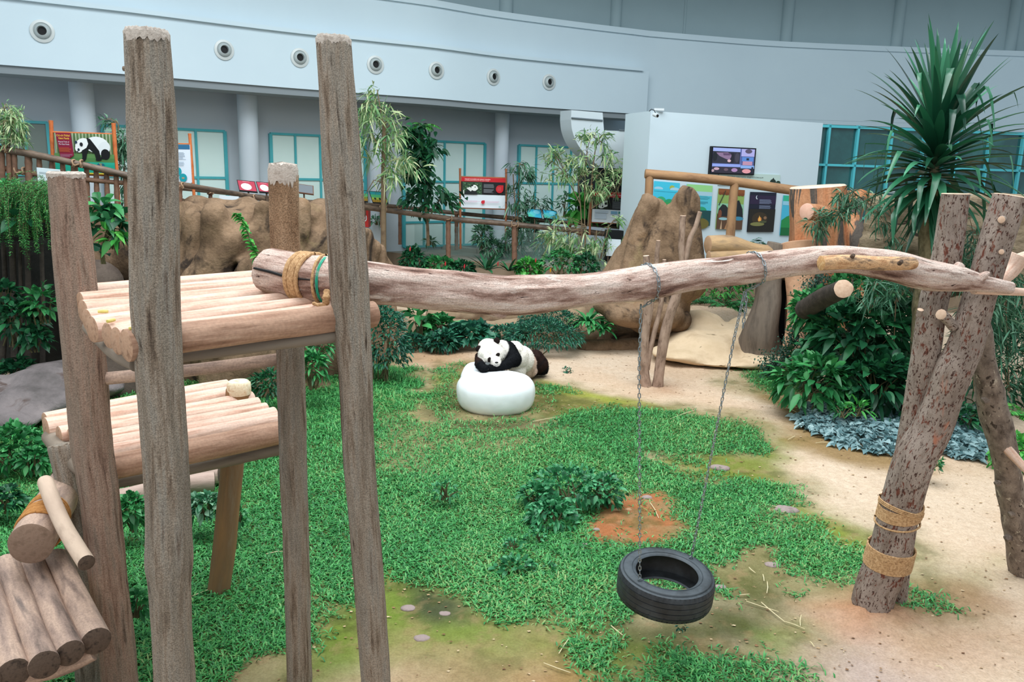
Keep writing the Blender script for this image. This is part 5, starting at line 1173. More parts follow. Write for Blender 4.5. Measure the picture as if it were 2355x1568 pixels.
mb = MB(); pts, rr = pxpath([(970, 300, 5, 21), (975, 400, 6, 21), (978, 470, 6, 21), (983, 520, 7, 21), (985, 565, 8, 21)], None, 5); mb.tube(pts, rr, 8, .1); pts, rr = pxpath([(1020, 450, 3, 21), (1000, 475, 4, 21), (984, 510, 4, 21)], None, 4); mb.tube(pts, rr, 6); mb.build('stem', M_cane, Tv)
fernplant(968, 290, 20.9, 9, 48, '', M_lf_bright, T=Tv, pin=14, up=.5)
bamboo([[(1195, 375), (1192, 450), (1190, 565)], [(1230, 470), (1228, 565)], [(1180, 400), (1186, 500)]], 21.6, [(1192, 385, 30, 16, 16), (1215, 400, 24, 14, 12), (1180, 430, 22, 26, 14), (1185, 470, 26, 26, 14), (1215, 460, 26, 22, 14), (1200, 505, 30, 20, 14), (1250, 460, 26, 20, 10), (1250, 490, 26, 16, 10), (1182, 530, 24, 22, 10)], 'slender dark bamboo between the red sign and the pale bamboo', M_lf_bamd, 5, 22, 4)
bamboo([[(1350, 350), (1345, 430), (1345, 620)], [(1372, 320), (1360, 420), (1352, 520)], [(1330, 420), (1338, 520), (1338, 620)], [(1300, 400), (1335, 470)], [(1420, 440), (1360, 480)]], 19.9,
       [(1350, 305, 22, 18, 12), (1395, 310, 20, 10, 8), (1340, 320, 20, 12, 8), (1372, 325, 24, 14, 8), (1402, 355, 26, 18, 14), (1350, 365, 30, 20, 8), (1275, 345, 24, 12, 12), (1295, 360, 26, 14, 14), (1270, 370, 20, 14, 10), (1310, 375, 30, 18, 16), (1315, 400, 36, 18, 18), (1345, 395, 34, 20, 16), (1290, 400, 22, 14, 8),
        (1370, 410, 30, 20, 14), (1400, 385, 20, 12, 6), (1425, 395, 28, 14, 14), (1440, 380, 16, 14, 10), (1415, 420, 26, 14, 12), (1390, 440, 34, 14, 18), (1350, 440, 24, 20, 8), (1375, 455, 20, 12, 8), (1262, 405, 16, 10, 4)], 'large pale-leaved bamboo arching in front of the white curved bracket', M_lf_bam, 5, 21, 4)
bamboo([[(1348, 520), (1345, 625)], [(1372, 530), (1368, 620)], [(1400, 520), (1380, 600)]], 19.0, [(1260, 545, 30, 18, 14), (1290, 560, 36, 20, 20), (1320, 555, 34, 20, 20), (1345, 575, 36, 22, 20), (1310, 590, 30, 18, 14), (1275, 530, 24, 12, 8), (1370, 560, 30, 20, 14), (1395, 550, 26, 20, 10), (1380, 585, 24, 20, 10), (1285, 500, 24, 8, 6), (1410, 500, 20, 8, 4), (1425, 508, 12, 6, 4)], 'pale bamboo spilling over the lower handrail', M_lf_bam, 5, 22, 4)
bush(1338, 480, 21.3, 54, 70, 'bright broad-leaved shrub behind the pale bamboo stems', M_lf_bright, 90, .34, .19, 'oval', fill=.3)
for i, (px, py, w_, h_, lb) in enumerate([(1110, 545, 44, 60, 'thin dark shrub in the planter under the red sign'), (1180, 560, 60, 70, 'dark bushy shrub at the foot of the slender bamboo'), (1250, 570, 60, 60, 'dark shrub in the planter, left of the pale bamboo'), (990, 556, 20, 14, 'tiny shrub at the foot of the vine-covered tree'), (865, 508, 26, 18, 'grey-green shrub behind the rock beside the second tall post'), (1300, 470, 30, 60, 'dark foliage behind the pale bamboo'), (1140, 575, 60, 40, 'low dark shrub at the planter edge below the red sign'), (1215, 530, 50, 60, 'dark shrub behind the handrail under the blue panels')]):
    bush(px, py, 22.0, w_, h_, lb, M_lf_bamd, 330 if w_ > 40 else 60, .17, .06, 'lance')
# left background
bamboo([[(10, 250), (8, 345)], [(30, 280), (20, 345)]], 12.5, [(8, 255, 26, 18, 18), (25, 262, 26, 18, 18), (15, 285, 30, 20, 24), (45, 285, 24, 20, 20), (10, 310, 26, 20, 20), (40, 312, 24, 16, 18), (55, 320, 16, 20, 12), (5, 330, 26, 10, 10)], 'feathery pale bamboo at the far left above the railing', M_lf_bam, 6, 22, 3)
bamboo([[(272, 285), (276, 400)], [(288, 320), (285, 400)]], 15.0, [(250, 275, 18, 5, 4), (262, 282, 12, 4, 4), (278, 315, 14, 14, 14), (284, 340, 14, 16, 14), (275, 365, 12, 18, 10), (288, 390, 10, 16, 8), (280, 330, 16, 12, 10), (286, 430, 12, 20, 8), (290, 460, 10, 16, 6)], 'bamboo half hidden between the big panda sign and the tallest post', M_lf_bamd, 6, 26, 4)
# hanging ferns over the grotto
Th = thing('hanging_fern', 'mass of hanging feathery fern over the dark grotto at the left', 'fern', P(60, 470, 11.2)); r_ = np.random.default_rng(21); lm = LM_(); mb = MB(); k = depth(P(60, 500, 11.2)) / F
for i in range(250):
    px = r_.uniform(-60, 130); py0 = 432 + r_.normal(0, 12) + (18 if px < 20 else 0); L = r_.uniform(50, 190) * (1.0 if px < 70 or px > 90 else .8) * k; p = np.array(P(px, py0, 11.3 + r_.normal(0, .2))); d = np.array([r_.normal(0, .45), -.7 + r_.normal(0, .3), .5]); st = 30; Bs = []; Ds = []; pts = []
    for q in range(st):
        d = d + np.array([0, 0, -.16]); d /= np.linalg.norm(d); p = p + d * L / st; pts.append(Vector(p))
        for e in range(5): a = r_.uniform(0, 2 * PI); Bs.append(p); Ds.append(np.array([math.cos(a), math.sin(a), r_.normal(0, .3)]) + d * .6)
    lm.add(*leaves(np.array(Bs), np.array(Ds), .040 * r_.uniform(.6, 1.2, len(Bs)), .007, 'lance', .1, 0, r_)); mb.tube(pts[::6], [.003] * len(pts[::6]), 4)
lm.build(leafmat('hanging fern', ['1f5f30', '2f7d40', '4a9a50', '77b85f']), Th); mb.build('stalks', M_twig, Th)
bush(80, 475, 11.5, 150, 70, 'leafy shrub on top of the grotto, left of the short post', M_lf_mid, 500, .16, .07, 'oval'); bush(20, 450, 11.6, 110, 60, 'shrub on top of the grotto at the picture edge', M_lf_mid, 350, .13, .05)
bush(52, 500, 11.0, 36, 30, 'single large-leaved plant among the hanging ferns', M_lf_dark, 6, .36, .22, 'oval', fill=.2, twigs=3)
bush(248, 520, 10.6, 76, 90, 'dark heart-leaved climber behind the short left post', M_lf_dark, 46, .24, .13, 'heart', fill=.35); bush(262, 545, 10.5, 60, 56, 'light green heart-leaved climber right of the short left post', M_lf_bright, 26, .16, .12, 'heart', fill=.4)
bush(235, 480, 10.7, 60, 44, 'broad-leaved plant at the top of the climber behind the short left post', M_lf_mid, 26, .34, .12, 'oval', fill=.2, droop=.5)
bush(235, 585, 10.6, 30, 44, 'low hanging leaves of the climber behind the short left post', M_lf_feather, 9, .22, .13, 'heart', fill=.3)
for i, (px, py, w_, h_, n, m, lb) in enumerate([(95, 700, 70, 90, 90, M_lf_mid, 'lit leafy shrub in front of the grotto, beside the short post'), (40, 740, 110, 110, 260, M_lf_dark, 'dark leafy shrub filling the grotto mouth'), (80, 780, 60, 60, 110, M_lf_dark, 'small dark shrub below the lit one in the grotto'), (35, 860, 90, 70, 240, M_lf_dark, 'low dark shrub just above the grey rock'), (10, 680, 60, 60, 90, M_lf_dark, 'dark shrub deep in the grotto')]):
    bush(px, py, 11.1, w_, h_, lb, m, n, .15, .075, 'oval', fill=.4)
bush(30, 1035, 8.6, 140, 120, 'leafy shrub at the left edge below the grey rock', M_lf_mid, 420, .11, .06, 'oval'); bush(80, 1060, 8.4, 60, 60, 'smaller leafy shrub right of the one at the left edge', M_lf_mid, 150, .10, .05); bush(10, 1150, 7.3, 80, 60, 'low dark shrub behind the rope-bound log', M_lf_dark, 160, .09, .05)
# rock face plants
Tw = thing('climbing_shoot', 'bright green vine shoot rising against the rock face between the posts', 'vine', P(607, 645, 11.8)); r_ = np.random.default_rng(8); pts, rr = pxpath([(545, 490, 2, 11.9), (562, 515, 2, 11.9), (578, 560, 2.5, 11.85), (592, 590, 3, 11.8), (607, 648, 3, 11.8)], None, 10); mb = MB(); mb.tube(pts, rr, 6); mb.build('stem', M_lf_bright, Tw)
B = []; D = []
for p in pts[::1]:
    for q in range(2): B.append(tuple(p)); D.append((r_.choice([-1, 1]) * .9, -.8, r_.normal(0, .5)))
lm = LM_(); lm.add(*leaves(np.array(B), np.array(D), .11, .055, 'oval', .3)); lm.build(M_lf_bright, Tw)
fernplant(530, 648, 11.75, 20, 66, 'fern at the foot of the rock face, seen above the upper deck', M_lf_mid, up=.7, pin=16); fernplant(590, 642, 11.75, 18, 60, 'second fern above the upper deck, beside the vine shoot', M_lf_mid, up=.8, pin=14)
# under the platforms
bush(620, 885, 11.0, 100, 60, 'fern-like shrub behind the cut stump of the middle platform', M_lf_dark, 420, .13, .035, 'lance'); bush(720, 850, 11.2, 70, 90, 'leafy shrub between the back post and the second tall post', M_lf_mid, 300, .13, .05, 'lance'); bush(735, 800, 12, 60, 60, 'small shrub under the right side of the upper deck', M_lf_mid, 160, .12, .05)
bush(300, 1180, 6.9, 70, 90, 'leafy weed clump under the middle platform, left of the tallest post', M_lf_mid, 240, .085, .045); bush(470, 1165, 7.1, 70, 60, 'variegated leafy clump right of the tallest post, by the fallen logs', leafmat('variegated', ['2f6a48', '4c8a66', '9ac0a2']), 200, .085, .05); bush(540, 1190, 7.0, 60, 50, 'pale weed beside the leaning platform leg', M_lf_mid, 80, .07, .035)
bush(310, 1390, 5.4, 60, 60, 'low weed between the left posts', M_lf_mid, 90, .07, .035)
# lawn plants
for i, (px, py, Y, w_, h_, n, lb) in enumerate([(1310, 1120, 8.1, 190, 90, 460, 'largest broad-leaved bush on the lawn, upper part of the group'), (1385, 1130, 8.0, 110, 80, 230, 'right part of the broad-leaved bush beside the bare orange soil'), (1270, 1190, 7.6, 130, 90, 340, 'lower part of the broad-leaved bush in the middle of the lawn'), (1235, 1140, 8.0, 80, 60, 150, 'left part of the broad-leaved bush on the lawn'),
        (1235, 1240, 7.2, 50, 60, 60, 'small dark shoot below the broad-leaved bush'), (1185, 1310, 6.6, 90, 50, 110, 'small leafy weed low on the lawn, left one'), (1262, 1318, 6.6, 50, 46, 50, 'small leafy weed low on the lawn, right one'), (1025, 1128, 8.0, 60, 46, 70, 'small leafy weed in the grass right of the second tall post'), (1180, 1260, 7.0, 60, 40, 60, 'pale small weed between the bush and the lower weeds')]):
    bush(px, py, Y, w_, h_, lb, leafmat('lawn bush', ['1f5a3a', '2f7a4c', '429460', '62ac7c']), n, .085 if w_ > 70 else .06, .045 if w_ > 70 else .03, 'oval', group='broad-leaved plants on the lawn', down=.1, droop=.35)
bush(1568, 1442, 5.55, 22, 14, 'tiny seedling just below the tyre', M_lf_feather, 14, .03, .018, twigs=2)
# right side planting
bush(1872, 720, 12.4, 110, 120, 'glossy shrub climbing the stump root', M_lf_mid, 360, .16, .075); bush(1985, 680, 12.6, 200, 120, 'dark shrub under the swing log behind the short log', M_lf_mid, 700, .15, .06); bush(1975, 780, 12.0, 230, 190, 'big dark broad-leaved shrub at the centre of the right planting', M_lf_dark, 460, .30, .13); bush(1870, 880, 11.6, 190, 120, 'broad-leaved shrub at the front left of the right planting', M_lf_mid, 380, .24, .10)
bush(2020, 880, 11.4, 190, 130, 'dark shrub in front of the right planting beside the leaning trunks', M_lf_dark, 420, .28, .11); bush(1975, 940, 10.9, 60, 34, 'bright green spiky seedling above the silver leaves', M_lf_bright, 40, .16, .04, 'lance', fill=.2); bush(1940, 945, 10.9, 50, 30, 'small green fern-like plant above the silver leaves', M_lf_mid, 70, .10, .03, 'lance')
bush(2065, 770, 12.8, 120, 200, 'dark shrub deep behind the leaning trunks', M_lf_dark, 420, .22, .09, fill=.3); bush(2090, 900, 12.2, 130, 130, 'dark shrub low behind the mossy trunk', M_lf_dark, 360, .2, .08, fill=.3); bush(1950, 850, 13.0, 260, 200, 'deep dark shrub filling the middle of the right planting', M_lf_dark, 700, .22, .1, fill=.3)  # backing shrubs added to fill gaps with the dark of shadows between leaves
bush(2030, 960, 11.4, 300, 60, 'dark undergrowth behind the silver leaves', M_lf_dark, 500, .15, .07)
bush(2280, 850, 12.6, 260, 300, 'dark shrub mass at the right edge behind the prop leg', M_lf_dark, 1300, .18, .05, 'lance'); 
bamboo([[(2240, 560), (2235, 700), (2240, 900)], [(2310, 600), (2320, 900)], [(2200, 560), (2215, 700)]], 11.8, [(2235, 560, 60, 40, 34), (2215, 600, 50, 40, 24), (2240, 640, 60, 40, 30), (2310, 700, 70, 50, 50), (2300, 760, 70, 50, 50), (2320, 820, 60, 50, 40), (2340, 650, 50, 40, 26), (2285, 620, 50, 30, 20), (2330, 880, 50, 40, 24), (2265, 740, 50, 50, 24)], 'dense pale-green bamboo behind the leaning trunks at the right edge', M_lf_bamd, 6, 40, 4.5)
bamboo([[(2060, 700), (2055, 800)], [(2010, 660), (2000, 720)]], 11.6, [(2020, 655, 60, 20, 20), (2050, 680, 50, 26, 20), (2080, 640, 50, 20, 14), (1990, 690, 40, 20, 10)], 'pale bamboo sprays below the swing log', M_lf_bamd, 6, 40, 4)
fernplant(2340, 960, 10.6, 12, 90, 'bright fern at the right edge', M_lf_bright, up=.7); bush(2330, 1040, 9.6, 100, 90, 'bright low shrub at the right edge behind the prop leg', M_lf_bright, 220, .12, .07); bush(2210, 960, 11.0, 90, 50, 'dark shrub between the leaning trunks', M_lf_dark, 160, .14, .07); bush(2140, 1065, 9.0, 60, 36, 'small green clump under the silver leaves', M_lf_mid, 120, .06, .03)
bamboo([[(1990, 470), (1930, 490), (1880, 500)], [(2000, 470), (1960, 440)]], 12.4, [(1890, 500, 26, 14, 14), (1875, 510, 20, 10, 8), (1915, 495, 30, 16, 14), (1940, 480, 26, 16, 14), (1885, 530, 10, 14, 6), (1970, 460, 30, 16, 12), (1950, 450, 26, 10, 8), (1925, 455, 20, 8, 5), (2020, 470, 30, 20, 12), (2030, 510, 30, 20, 8), (2050, 560, 30, 20, 8)], 'bamboo sprig hanging in front of the stump', M_lf_bamd, 6, 28, 4)
# silver blue ground cover
Tg = thing('silver_ground_cover', 'carpet of silver-blue leaves below the right planting', 'ground cover', G(2050, 1000)); poly = gpoly([(1835, 965), (1880, 935), (1960, 930), (2080, 930), (2160, 940), (2230, 945), (2270, 980), (2285, 1030), (2260, 1062), (2150, 1045), (2090, 1040), (2060, 1055), (2000, 1040), (1930, 1025), (1900, 1005), (1850, 985)])
r_ = np.random.default_rng(4); xs_ = [p[0] for p in poly]; ys_ = [p[1] for p in poly]; X_ = r_.uniform(min(xs_) - .2, max(xs_) + .2, 19000); Y_ = r_.uniform(min(ys_) - .3, max(ys_) + .2, 19000); sd = sdist(poly, X_, Y_) + fbm(X_, Y_, 2.5, 80) * .25; kk = sd > 0; X_, Y_, sd = X_[kk], Y_[kk], sd[kk]; kk = r_.random(len(X_)) < 4200 / len(X_); X_, Y_, sd = X_[kk], Y_[kk], sd[kk]
n = len(X_); Zz = gz(X_, Y_) + .04 + .16 * np.clip(sd / .5, 0, 1) * r_.uniform(.55, 1, n); B = np.stack([X_, Y_, Zz], 1); a = r_.uniform(0, 2 * PI, n); D = np.stack([np.cos(a), np.sin(a) - .5, r_.uniform(-.1, .7, n)], 1)
lm = LM_(); lm.add(*leaves(B, D, .13 * r_.uniform(.6, 1.2, n), .085, 'heart', .35, .12, r_)); o = lm.build(M_lf_blue, Tg); o['kind'] = 'stuff'
# vines on the stump root and ferns beyond the sandy mound
r_ = np.random.default_rng(6); Tq = thing('creeping_vine', 'tiny-leaved dark creeper covering the stump root', 'vine', P(1840, 800, 14)); B = []; D = []
for a, b, w_, Yv in ((1900, 640, 34, 14.0), (1870, 665, 30, 13.9), (1850, 700, 22, 13.8), (1835, 740, 18, 13.7), (1825, 780, 18, 13.7), (1810, 810, 18, 13.8), (1790, 835, 26, 13.9), (1770, 842, 26, 14.0)):
    for i in range(420): B.append(tuple(P(a + r_.normal(0, w_ / 2), b + r_.normal(0, 16), Yv + r_.normal(0, .08)))); D.append(r_.normal(0, 1, 3) + np.array([0, -.6, -.3]))
lm = LM_(); lm.add(*leaves(np.array(B), np.array(D), .045, .028, 'oval', .2, .1, r_)); lm.build(leafmat('creeper', ['1d3f33', '2c5646', '3d6a58']), Tq)
for i, (px, py, Y, L_, n, lb) in enumerate([(1610, 700, 17.2, 50, 14, 'fern beyond the sandy mound, beside the twin rocks'), (1660, 705, 17.0, 56, 16, 'fern beyond the sandy mound, in the middle'), (1710, 705, 17.0, 56, 16, 'fern beyond the sandy mound, beside the stump root')]): fernplant(px, py, Y, n, L_, lb, M_lf_mid, pin=14)
bush(1660, 665, 17.6, 150, 60, 'bright mixed foliage under the right chain', M_lf_bright, 380, .16, .05, 'lance'); bush(1690, 640, 18, 110, 40, 'dark foliage under the sculpted branches', M_lf_dark, 260, .18, .05, 'lance')
fernplant(1715, 590, 16.6, 9, 62, 'palm-like fern above the sculpted branches', M_lf_feather, pin=20, up=1.0); fernplant(1775, 590, 16.6, 8, 50, 'second palm-like fern above the sculpted branches', M_lf_feather, pin=18, up=1.0); fernplant(1825, 590, 16.9, 5, 40, 'small palm-like fern against the stump', M_lf_feather, pin=16)
# spiky tree
YD_ = 11.4; c = P(2152, 350, YD_); k = depth(c) / F; Td = thing('dracaena_tree', 'spiky palm-like tree with long dark green strap leaves behind the leaning trunks', 'tree', G(2105, 945)); r_ = np.random.default_rng(31)
V = []; Fc = []; lv = []; nb = 0; axis = np.array((P(2158, 300, YD_) - P(2145, 450, YD_)).normalized())
def strap(p, d, L, w, bend, kink, st=12, tw=0):
    global nb
    vs = []; s = np.cross(d, [0, 0, 1.0]); 
    if np.linalg.norm(s) < .2: s = np.array([1.0, 0, 0])
    s /= np.linalg.norm(s); shade = r_.random()
    kq = int(st * r_.uniform(.55, .85)) if kink else 99
    for q in range(st + 1):
        t = q / st; ww = w * min(1, .45 + t * 1.6) * (1 - max(0, t - .45) / .55) ** .75; n_ = np.cross(s, d); vs += [p - s * ww + n_ * ww * .35, p, p + s * ww + n_ * ww * .35]
        d = d + np.array([0, 0, -bend / st * (t * 2.0)])
        if q == kq: d = d * .25 + np.array([r_.normal(0, .15), -.2, -1.0])
        d = d / np.linalg.norm(d); p = p + d * L / st; s = s - d * np.dot(s, d); s /= np.linalg.norm(s)
    V.extend(vs)
    for q in range(st):
        a = nb + 3 * q
        Fc.extend([[a, a + 1, a + 4], [a, a + 4, a + 3], [a + 1, a + 2, a + 5], [a + 1, a + 5, a + 4]])
    nb += len(vs); lv.extend([shade] * len(vs))
for i in range(165):
    t = i / 165; a = i * 2.39996; el = 1.5 - 1.85 * t ** .72 + r_.normal(0, .08); base = np.array(P(2158 - 14 * t, 305 + 130 * t, YD_)); d = np.array([math.cos(a) * math.cos(el), math.sin(a) * math.cos(el) * .9, math.sin(el)]) + axis * .05
    L = (235 - 40 * t) * k * r_.uniform(.82, 1.12); strap(base + d * .02, d / np.linalg.norm(d), L, 10.5 * k * r_.uniform(.8, 1.15), .35 + .95 * t * r_.uniform(.4, 1.3), r_.random() < .33 and t > .1)
for i in range(34):
    a = r_.uniform(0, 2 * PI); base = np.array(P(2142 + r_.normal(0, 8), 425 + r_.uniform(-10, 20), YD_)); d = np.array([math.cos(a) * .55, math.sin(a) * .5, -1.0]); strap(base, d / np.linalg.norm(d), r_.uniform(110, 175) * k, 8.5 * k, .3, False)
leafobj('foliage', np.array(V), np.array(Fc), np.array(lv), M_lf_dra, Td, tuple(Td.location))
M_mossb = mat('mossy mottled bark', ['3f3a2c', '6a6048', '857a60', '56503a'], 9, .95, .012, 26, (1, 1, .6), 'gc')
pts, rr = pxpath([(2158, 300, 12, YD_), (2145, 430, 24, YD_), (2136, 520, 40, YD_), (2132, 600, 40, YD_), (2122, 680, 42, YD_), (2116, 780, 38, YD_), (2110, 870, 38, YD_), (2102, 950, 44, YD_)], None, 6); pts, rr = toground(pts, rr); mb = MB(); mb.tube(pts, rr, 18, .12, 3, True, 3); mb.build('trunk', M_mossb, Td)
# ================================================================== handrails of bamboo poles
M_rail = mat('brown bamboo pole', ['3a302a', '5a4a3e', '705d4e', '4a3d34'], 9, .5, .002, 40, (1, 1, .4), 'gc', spec=.45)
M_railb = mat('reddish bamboo post', ['5f4538', '80604e', '6e5142'], 7, .6, .002, 30)
M_tie = mat('pale cane binding', ['8f7258', 'b3947a'], 50, .8, .003)
M_glass = mat('clear greenish glass', ['a8d0c8'], 0, .05, spec=.6, alpha=.22)
def pole(spec, m, nm, T, seg=12, knots=0):
    pts, rr = pxpath(spec, None, 6)
    if knots: rr = [r * (1.10 if i % knots == 0 else 1) for i, r in enumerate(rr)]
    mb = MB(); mb.tube(pts, rr, seg, .02); return mb.build(nm, m, T), pts
def tie(px, py, Y, T, r=9):
    p = P(px, py, Y); k = depth(p) / F; mb = MB()
    for j, (dx, ax) in enumerate(((-r * .9, Vector((1, .2, -.1))), (r * .9, Vector((1, .2, -.1))), (0, Vector((0, 0, 1))))):
        c = p + Vector((dx * k, 0, -.02 if j == 2 else 0)); ax.normalize(); x = ax.orthogonal().normalized(); y = ax.cross(x)
        mb.tube([c + (x * math.cos(a) + y * math.sin(a)) * r * k * .85 + ax * math.sin(a * 3) * .01 for a in np.linspace(0, 2 * PI * 2, 26)], [.012] * 26, 6)
    mb.build('binding', M_tie, T)
T = thing('bamboo_railing', 'bamboo balustrade with upright bars rising to the left in front of the big panda sign', 'railing', P(150, 450, 11), 'walkway railings')
pole([(-260, 300, 16, 12.4), (-60, 330, 16, 12.4), (5, 343, 16, 12.45), (70, 354, 16, 12.5), (180, 377, 15, 12.6), (300, 405, 15, 12.8)], M_rail, 'handrail', T, 16, 9)
pole([(-260, 352, 12, 12.45), (-60, 378, 12, 12.45), (5, 386, 12, 12.5), (50, 396, 12, 12.55), (210, 414, 11, 12.7), (300, 422, 10, 12.9)], M_railb, 'lower_rail', T)
for px in (-220, -180, -140, -100, -60, -28, 2, 20, 33, 65, 90, 119, 144, 171, 199, 221, 245, 267, 289):
    t = px / 300; Y = 12.45 + .4 * t; y0 = 344 + 62 * t; w_ = 15 if px in (2, 65, 171) else 11
    pole([(px, y0, w_, Y), (px + 1.5, y0 + 45, w_, Y), (px + 4, y0 + 150 - 60 * t, w_, Y)], M_railb, 'baluster', T, 10, 3)
for a, b, Y in ((5, 342, 12.4), (178, 376, 12.55), (45, 393, 12.5)): tie(a, b, Y, T, 10)
T = thing('bamboo_railing', 'front bamboo handrail along the walkway edge', 'railing', P(1031, 590, 21), 'walkway railings')
FR = [(300, 408, 13, 12.85), (415, 424, 12, 13.5), (545, 446, 12, 14.8), (640, 462, 12, 16), (760, 468, 12, 18), (880, 482, 12, 19.4), (1035, 503, 12, 20.9), (1183, 516, 12, 20.9), (1330, 531, 12, 20.9), (1440, 543, 12, 21)]
pole(FR, M_rail, 'handrail', T, 14, 7)
for px, py, yb, Y, w_ in ((412, 424, 480, 13.3, 14), (577, 452, 500, 15.2, 12), (881, 478, 520, 19.4, 13), (1031, 500, 589, 20.9, 11), (1183, 514, 606, 20.9, 12), (1335, 531, 628, 20.9, 12)):
    pole([(px, py, w_, Y), (px, (py + yb) / 2, w_, Y), (px, yb + 3, w_, Y)], M_railb, 'post', T, 12, 3); tie(px, py + 2, Y - .05, T, 8)
T = thing('bamboo_railing', 'rear bamboo handrail nearer the windows', 'railing', P(920, 560, 23), 'walkway railings')
RR = [(415, 433, 9, 15.5), (560, 448, 9, 17), (700, 463, 9, 19), (840, 470, 9, 21.5), (920, 476, 9, 22.5), (1050, 490, 9, 22.8), (1183, 502, 9, 22.3), (1320, 513, 9, 22), (1440, 524, 9, 21.8)]
pole(RR, M_rail, 'handrail', T, 12, 7)
for px, py, yb, Y, w_ in ((484, 440, 470, 16.2, 9), (920, 476, 560, 22.5, 8), (1050, 488, 572, 22.8, 9), (1183, 501, 590, 22.3, 8), (1310, 512, 600, 22, 8)):
    pole([(px, py, w_, Y), (px, (py + yb) / 2, w_, Y), (px, yb + 2, w_, Y)], M_railb, 'post', T, 10, 3); tie(px, py + 1, Y - .05, T, 6)
mb = MB(); q = [G(a, b, ZF) for a, b in ((940, 575), (1040, 586), (1190, 600), (1420, 622))]
for i in range(3): mb.add([q[i], q[i + 1], q[i + 1] + Vector((0, 0, .8)), q[i] + Vector((0, 0, .8))], [(0, 1, 2, 3)]); 
single('glass_screen', mb, M_glass, 'low clear greenish glass screen along the walkway', 'glass barrier', smooth=False)
# ================================================================== signs
class Panel:
    """flat board: TL,TR pixels with their distances, height in pixels at TL; u,v in 0..1"""
    def __init__(s, tl, tr, bl, Y0, Y1=None, T=None, thick=.03, vertical=True, wall=None):
        if wall: s.TL = onwall(*tl, wall)[0]; s.TR = onwall(*tr, wall)[0]; b = onwall(*bl, wall)[0]
        else: s.TL = P(*tl, Y0); s.TR = P(*tr, Y1 or Y0); b = P(*bl, Y0)
        if vertical: s.TR.z = s.TR.z * .0 + s.TR.z; s.D = Vector((0, 0, -(s.TL.z - b.z)))
        else: s.D = b - s.TL
        s.Uv = s.TR - s.TL; s.N = s.Uv.cross(s.D).normalized(); s.N = -s.N if s.N.y > 0 else s.N
        if wall: s.TL += s.N * .03
        s.T = T; s.k = 0; s.mb = MB(); s.mats = []; s.thick = thick
    def at(s, u, v, e=0): return s.TL + s.Uv * u + s.D * v + s.N * e
    def _m(s, c):
        m = mat('printed ' + c, [c], 0, .5, spec=.3) if isinstance(c, str) else c
        if m not in s.mats: s.mats.append(m)
        return s.mats.index(m)
    def board(s, c, nm='board'):
        mb = MB(); vs = [s.at(u, v, e) for e in (-s.thick, 0) for u, v in ((0, 0), (1, 0), (1, 1), (0, 1))]
        mb.add(vs, [(0, 1, 2, 3), (7, 6, 5, 4), (0, 4, 5, 1), (1, 5, 6, 2), (2, 6, 7, 3), (3, 7, 4, 0)]); mb.build(nm, mat('printed ' + c, [c], 0, .5, spec=.3) if isinstance(c, str) else c, s.T, smooth=False); return s
    def poly(s, pts, c):
        s.k += 1; e = .002 + s.k * .0009; s.mb.add([s.at(u, v, e) for u, v in pts], [tuple(range(len(pts)))], mi=s._m(c)); return s
    def rect(s, a, b, c, d, col): return s.poly([(a, b), (c, b), (c, d), (a, d)], col)
    def ell(s, u, v, ru, rv, col, a0=0, rot=0, n=22):
        return s.poly([(u + ru * math.cos(2 * PI * i / n) * math.cos(rot) - rv * math.sin(2 * PI * i / n) * math.sin(rot), v + ru * math.cos(2 * PI * i / n) * math.sin(rot) + rv * math.sin(2 * PI * i / n) * math.cos(rot)) for i in range(n)], col)
    def lines(s, a, b, c, d, n, col, seed=0):
        r = random.Random(seed)
        for i in range(n): y = b + (d - b) * i / n; s.rect(a, y, a + (c - a) * r.uniform(.75, 1), y + (d - b) / n * .5, col)
    def text(s, st, u, v, hgt, col, bold=0, wfit=None):
        """writing, cap height hgt (fraction of board height), left end at u, baseline at v"""
        cu = bpy.data.curves.new('lettering', 'FONT'); cu.body = st; cu.size = hgt * s.D.length / .69; cu.offset = bold; cu.resolution_u = 2
        cu.materials.append(mat('printed ' + col, [col], 0, .5, spec=.3)); o = bpy.data.objects.new('lettering', cu); COL.objects.link(o); o.parent = s.T
        bpy.context.view_layer.update(); w = max(o.dimensions.x, 1e-4); dg_ = bpy.context.evaluated_depsgraph_get(); me_ = bpy.data.meshes.new_from_object(o.evaluated_get(dg_)); bpy.data.objects.remove(o); me_.name = 'lettering'
        if not me_.materials: me_.materials.append(cu.materials[0])
        bpy.data.curves.remove(cu); o = bpy.data.objects.new('lettering', me_); COL.objects.link(o); o.parent = s.T
        x = s.Uv.normalized(); z = -s.N; y = -s.D.normalized(); s.k += 1
        nrm = s.N
        M = Matrix((x, (y - x * y.dot(x)).normalized(), nrm)).transposed().to_4x4(); sx = 1
        if wfit: sx = wfit * s.Uv.length / max(w, 1e-4)
        o.matrix_local = Matrix.Translation(s.at(u, v, .003 + s.k * .0009) - Vector(s.T.location)) @ M @ Matrix.Diagonal((sx, 1, 1, 1)); return s
    def done(s, nm='printed_face'): 
        if s.mb.f: s.mb.build(nm, s.mats, s.T, smooth=False)
        return s
M_or = mat('orange painted bamboo post', ['b86238', 'c9713f', 'a8562f'], 6, .6)
M_orb = mat('brown orange post', ['9a5c40', 'b0704c'], 6, .6)
def frameposts(T, posts, Y, m, bars=()):
    for a, b, c, d, w_ in posts: pole([(a, b, w_, Y), ((a + c) / 2, (b + d) / 2, w_, Y), (c, d, w_, Y)], m, 'post', T, 12, 3)
    for a, b, c, d, w_ in bars: pole([(a, b, w_, Y), (c, d, w_, Y)], m, 'crossbar', T, 8)
